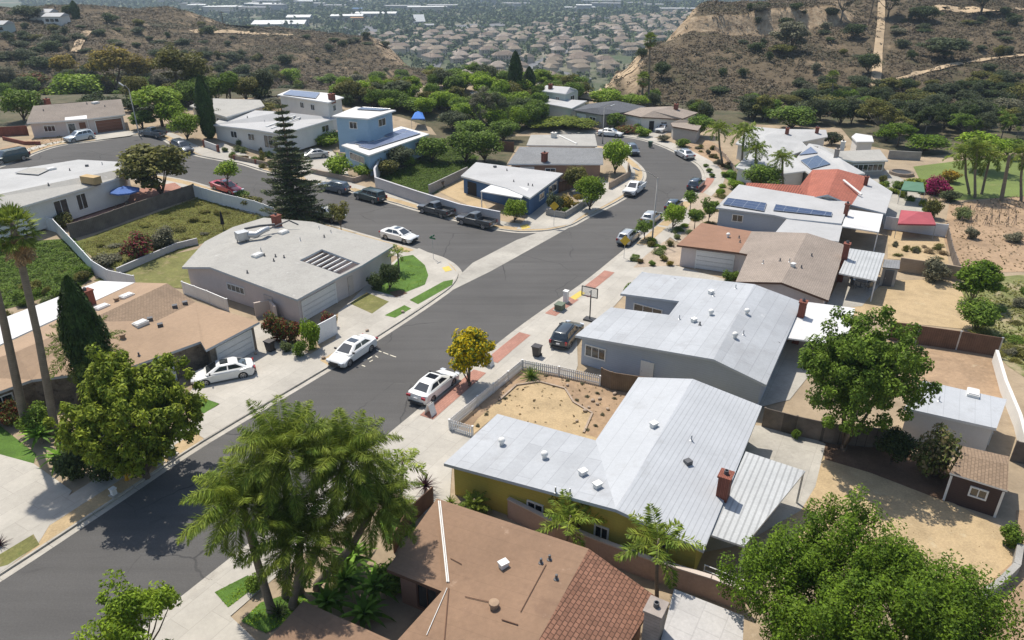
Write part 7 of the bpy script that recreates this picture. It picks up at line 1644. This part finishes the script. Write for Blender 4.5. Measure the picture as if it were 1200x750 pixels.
far_block(420, 28, 15, 14, 10, 'far_orange', 'orange facade of the valley shopping centre', .05, 0); far_block(491, 31, 11, 22, 8, 'far_white', 'white tent roof right of the orange facade', .3, 9, 'tent'); far_block(503, 34, 10, 14, 6, 'far_grey', 'low grey block right of the white tent', .2, 1)
far_block(205, 12, 30, 30, 8, 'far_white', 'pale building beyond the dry left ridge', .1, 1) if False else None
for i in range(46):
    px, py = rnd.uniform(180, 830), rnd.uniform(-1, 17); p = T(px, py)
    if p.y < 900: continue
    p.z = float(TZ(p.x, p.y)[0]); w, d, h = rnd.uniform(25, 80), rnd.uniform(18, 40), rnd.uniform(6, 14); o = thing('distant_building', 'pale flat roofed building far across the valley', 'building', p, 'far buildings across the valley')
    a = rnd.uniform(-.3, .3); MB().box(p+Vector((0, 0, h/2-1)), (w, d, h+2), a).build('wall', X[rnd.choice(('far_grey', 'condo_wall'))], o); MB().box(p+Vector((0, 0, h+.4)), (w+2, d+2, .8), a).build('roof', X[rnd.choice(('far_white', 'far_grey', 'far_grey'))], o)
def far_road(pts, w, mat, name, dz):
    Lp = [T(*p) for p in pts]; q = []
    for a, b in zip(Lp, Lp[1:]): q += [a.lerp(b, k/14) for k in range(14)]
    q.append(Lp[-1]); a, b = offset(q, w/2), offset(q, -w/2); n = len(q)
    tag(MB().add([(p.x, p.y, float(TZ(p.x, p.y)[0])+dz) for p in a+b], [(i, i+1, n+i+1, n+i) for i in range(n-1)]).build(name, X[mat]), kind='structure')
P('far_concrete', (.36, .35, .33), .1, .01, .9); P('far_asphalt', (.13, .13, .135), .2, .02, .9)
far_road([(210, 9), (300, 8), (400, 7), (520, 5), (640, 3)], 26, 'far_concrete', 'freeway', 2.5); far_road([(500, 1), (506, 6), (515, 5), (560, 4)], 20, 'far_concrete', 'freeway', 3.5)
far_road([(330, 36), (420, 33), (520, 34), (600, 28), (720, 20)], 60, 'far_asphalt', 'car_park', 1.2)
far_road([(505, 96), (530, 92), (560, 97), (600, 95)], 26, 'park_lawn', 'canyon_lawn', .5)
# parked cars in the far car park (specks), and the mass of valley trees
V = []
n = 52000
uu = nr.uniform(-.62, .62, n); yy = np.sqrt(nr.uniform(430**2, 2600**2, n)); xx = uu*yy; zz = TZ(xx, yy)
den = .55+.45*wav(xx, yy, 260, 51)+.25*wav(xx, yy, 70, 52); ok = (zz < -34) & (nr.random(n) < np.clip(den, .06, 1)*np.where(yy < 620, .7, np.where(yy > 1150, .6, .85)))
xx, yy, zz = xx[ok], yy[ok], zz[ok]; m = len(xx); k = 12; sc_ = np.repeat(nr.uniform(2., 4.6, m)*np.clip(yy/900, .8, 1.6), k); cy = np.repeat(nr.random(m) < .16, k)
d = unit(nr.normal(size=(m*k, 3))); d[:, 2] = np.abs(d[:, 2])*1.1-.1
r3 = np.stack([sc_*np.where(cy, .35, 1), sc_*np.where(cy, .35, 1), sc_*np.where(cy, 2.2, .95)], 1)
V = quads(np.repeat(np.stack([xx, yy, zz+2], 1), k, 0)+d*r3, d+nr.normal(size=(m*k, 3))*.35, sc_*1.15, sc_*.85)
L('valley', (.068, .086, .028), (.024, .040, .013), nsc=.015, tr=.1, var=.4)
tag(link('valley_trees', np_mesh('valley_trees', V, LF['valley'])), kind='stuff')
print('valley trees', m)
# --- trees one can tell apart on the canyon floor and along the edges of the lots
def grove(n, poly, kinds, mats, hr, rr, label, group, cat='tree'):
    k = 0; xs = [q[0] for q in poly]; ys_ = [q[1] for q in poly]; tries = 0
    while k < n and tries < n*20:
        tries += 1; x, y = rnd.uniform(min(xs), max(xs)), rnd.uniform(min(ys_), max(ys_))
        if not bool(inpoly(poly, np.array([x]), np.array([y]))[0]): continue
        p = T(x, y); plant_at(rnd.choice(kinds), p-Vector((0, 0, .2)), rnd.uniform(*hr), rnd.uniform(*rr), rnd.choice(mats), label, cat, group); k += 1
grove(46, [(440, 100), (500, 90), (600, 100), (690, 104), (690, 122), (600, 126), (500, 112), (440, 118)], ('round', 'roundb', 'tall', 'roundc'), ('green', 'green', 'bright', 'olive', 'bright', 'greydark'), (3.5, 6.5), (2.4, 4.), 'leafy tree in the canyon grove between the far houses and the valley', 'canyon grove trees')
grove(34, [(530, 128), (600, 122), (640, 124), (632, 150), (590, 158), (545, 150)], ('round', 'roundb', 'roundc'), ('green', 'green', 'bright', 'bright'), (3.5, 6), (2, 3.4), 'leafy garden tree in the thicket left of the far houses', 'thicket trees in the middle')
grove(40, [(0, 100), (60, 96), (250, 108), (330, 100), (330, 108), (250, 122), (0, 122)], ('round', 'roundb', 'roundc', 'sparse'), ('green', 'greydark', 'dark', 'olive', 'grey'), (4, 8), (2.6, 4.2), 'leafy tree along the foot of the left canyon', 'left canyon foot trees')
grove(60, [(850, 132), (1000, 128), (1200, 140), (1200, 168), (1100, 166), (1000, 150), (880, 142)], ('round', 'roundb', 'roundc', 'sparse'), ('green', 'greydark', 'dark', 'olive', 'greydark'), (3.5, 7), (2.4, 4.2), 'leafy tree along the foot of the right hill', 'right hill foot trees')
grove(40, [(870, 108), (1200, 100), (1200, 132), (900, 128)], ('roundc', 'shrub', 'roundb'), ('greydark', 'dark', 'olive'), (2.5, 5), (2., 4.), 'leafy tree along the foot of the right hill', 'right hill foot trees')
grove(16, [(0, 350), (88, 318), (110, 325), (60, 360), (0, 385)], ('shrub', 'shrubb'), ('green', 'agave', 'olive', 'ivy'), (.8, 1.6), (.6, 1.2), 'small garden shrub below the ivy bank beside the white patio roof', 'ivy bank shrubs', 'shrub')
grove(14, [(455, 176), (505, 162), (520, 170), (500, 190), (450, 205)], ('shrub', 'shrubb'), ('green', 'olive', 'bright'), (1., 2.2), (.8, 1.4), 'small shrub on the grassy bank beside the sky blue house', 'grassy bank shrubs', 'shrub')
grove(10, [(800, 250), (830, 236), (845, 244), (838, 262), (806, 280)], ('shrub', 'shrubb'), ('green', 'olive', 'agave'), (.6, 1.4), (.5, 1.), 'small shrub in the front garden left of the solar house', 'solar house front shrubs', 'shrub')
grove(12, [(795, 165), (818, 160), (850, 180), (862, 204), (848, 204), (830, 186)], ('shrub', 'shrubb'), ('green', 'grey', 'olive', 'redtip'), (.6, 1.4), (.5, 1.), 'small shrub in the dry gardens on the outside of the bend', 'bend garden shrubs', 'shrub')
grove(9, [(648, 250), (668, 250), (698, 232), (690, 226), (655, 238)], ('shrub', 'shrubb'), ('greydark', 'rustolive', 'green'), (.7, 1.3), (.6, 1.), 'small shrub in the raised bed right of the navy house', 'raised bed shrubs', 'shrub')
grove(14, [(1070, 290), (1105, 285), (1105, 305), (1045, 300), (1045, 280)], ('shrubb',), ('grey', 'drygrass', 'olive'), (.4, 1.), (.4, .8), 'dry weed clump in the yard below the pale vinyl fence', 'dry yard weeds', 'plant')

grove(40, [(385, 112), (470, 112), (540, 126), (500, 146), (465, 132), (400, 120)], ('round', 'roundb', 'roundc'), ('green', 'bright', 'olive', 'bright'), (3, 6), (2, 3.4), 'leafy tree behind the sky blue houses', 'trees behind the blue houses')
grove(20, [(150, 112), (330, 104), (330, 116), (250, 120), (215, 128), (150, 124)], ('round', 'roundb', 'roundc'), ('green', 'greydark', 'olive', 'green'), (4, 7), (2.4, 3.8), 'leafy tree along the foot of the left canyon', 'left canyon foot trees')
grove(14, [(690, 128), (760, 126), (840, 136), (845, 146), (825, 142), (790, 126), (760, 120), (700, 116)], ('round', 'roundc', 'shrub'), ('green', 'olive', 'greydark'), (2.5, 5), (1.8, 3), 'leafy tree behind the houses at the road bend', 'bend backyard trees')
grove(18, [(240, 170), (330, 172), (345, 200), (310, 198), (270, 184)], ('shrub', 'shrubb'), ('green', 'olive', 'redtip', 'agave'), (.7, 1.6), (.6, 1.), 'small garden shrub before the white gabled house', 'gabled house front shrubs', 'shrub')

for x, y, tp in ((258, 26, 2), (262, 30, 14), (505, 78, 62), (520, 33, 14), (1018, 30, -12)):
    p = T(x, y); h = max(7., zat(p.y, tp)-p.z); o = thing('utility_pole', 'dark wooden utility pole on a canyon ridge', 'utility pole', p, 'ridge utility poles'); MB().tube([p-Vector((0, 0, .5)), p+Vector((0, 0, h))], [.2, .13], 7).build('pole', X['bark'], o); MB().box(p+Vector((0, 0, h-.7)), (2.6, .14, .16), .4).build('crossarm', X['bark'], o)

grove(10, [(838, 200), (870, 212), (868, 226), (842, 238), (834, 222)], ('shrub', 'shrubb', 'small'), ('green', 'olive', 'bright'), (.8, 1.8), (.6, 1.1), 'garden shrub before the red tile house', 'red tile house front shrubs', 'shrub')
grove(14, [(1030, 206), (1060, 212), (1095, 240), (1092, 250), (1050, 240), (1022, 222)], ('shrub', 'shrubb'), ('green', 'yellowgreen', 'olive'), (.8, 2.), (.6, 1.2), 'garden shrub between the pool and the red canopy', 'pool garden shrubs', 'shrub')
grove(18, [(100, 296), (150, 268), (225, 240), (300, 248), (235, 280), (150, 312)], ('shrub', 'shrubb'), ('olive', 'iceplant', 'grey', 'iceplant'), (.4, 1.), (.6, 1.3), 'low shrub on the terraced bank above the red flowering bush', 'terraced bank shrubs', 'shrub')
grove(16, [(1130, 345), (1200, 335), (1225, 440), (1178, 425), (1142, 390)], ('shrub', 'shrubb'), ('olive', 'grey', 'green'), (.5, 1.3), (.6, 1.3), 'weedy shrub on the rough ground beyond the brown slatted fence', 'rough ground shrubs', 'shrub')

far_road([(440, 50), (520, 58), (600, 72), (690, 94)], 11, 'far_asphalt', 'valley_road', .7); far_road([(560, 40), (640, 50), (740, 60)], 11, 'far_asphalt', 'valley_road', .7); far_road([(600, 92), (640, 70), (700, 48), (790, 28)], 10, 'far_asphalt', 'valley_road', .9)

grove(14, [(733, 304), (760, 284), (800, 250), (812, 254), (795, 286), (750, 314)], ('shrub', 'shrubb'), ('green', 'olive', 'agave', 'bright'), (.5, 1.3), (.5, 1.), 'small shrub along the right pavement before the white garage door', 'right pavement shrubs', 'shrub')
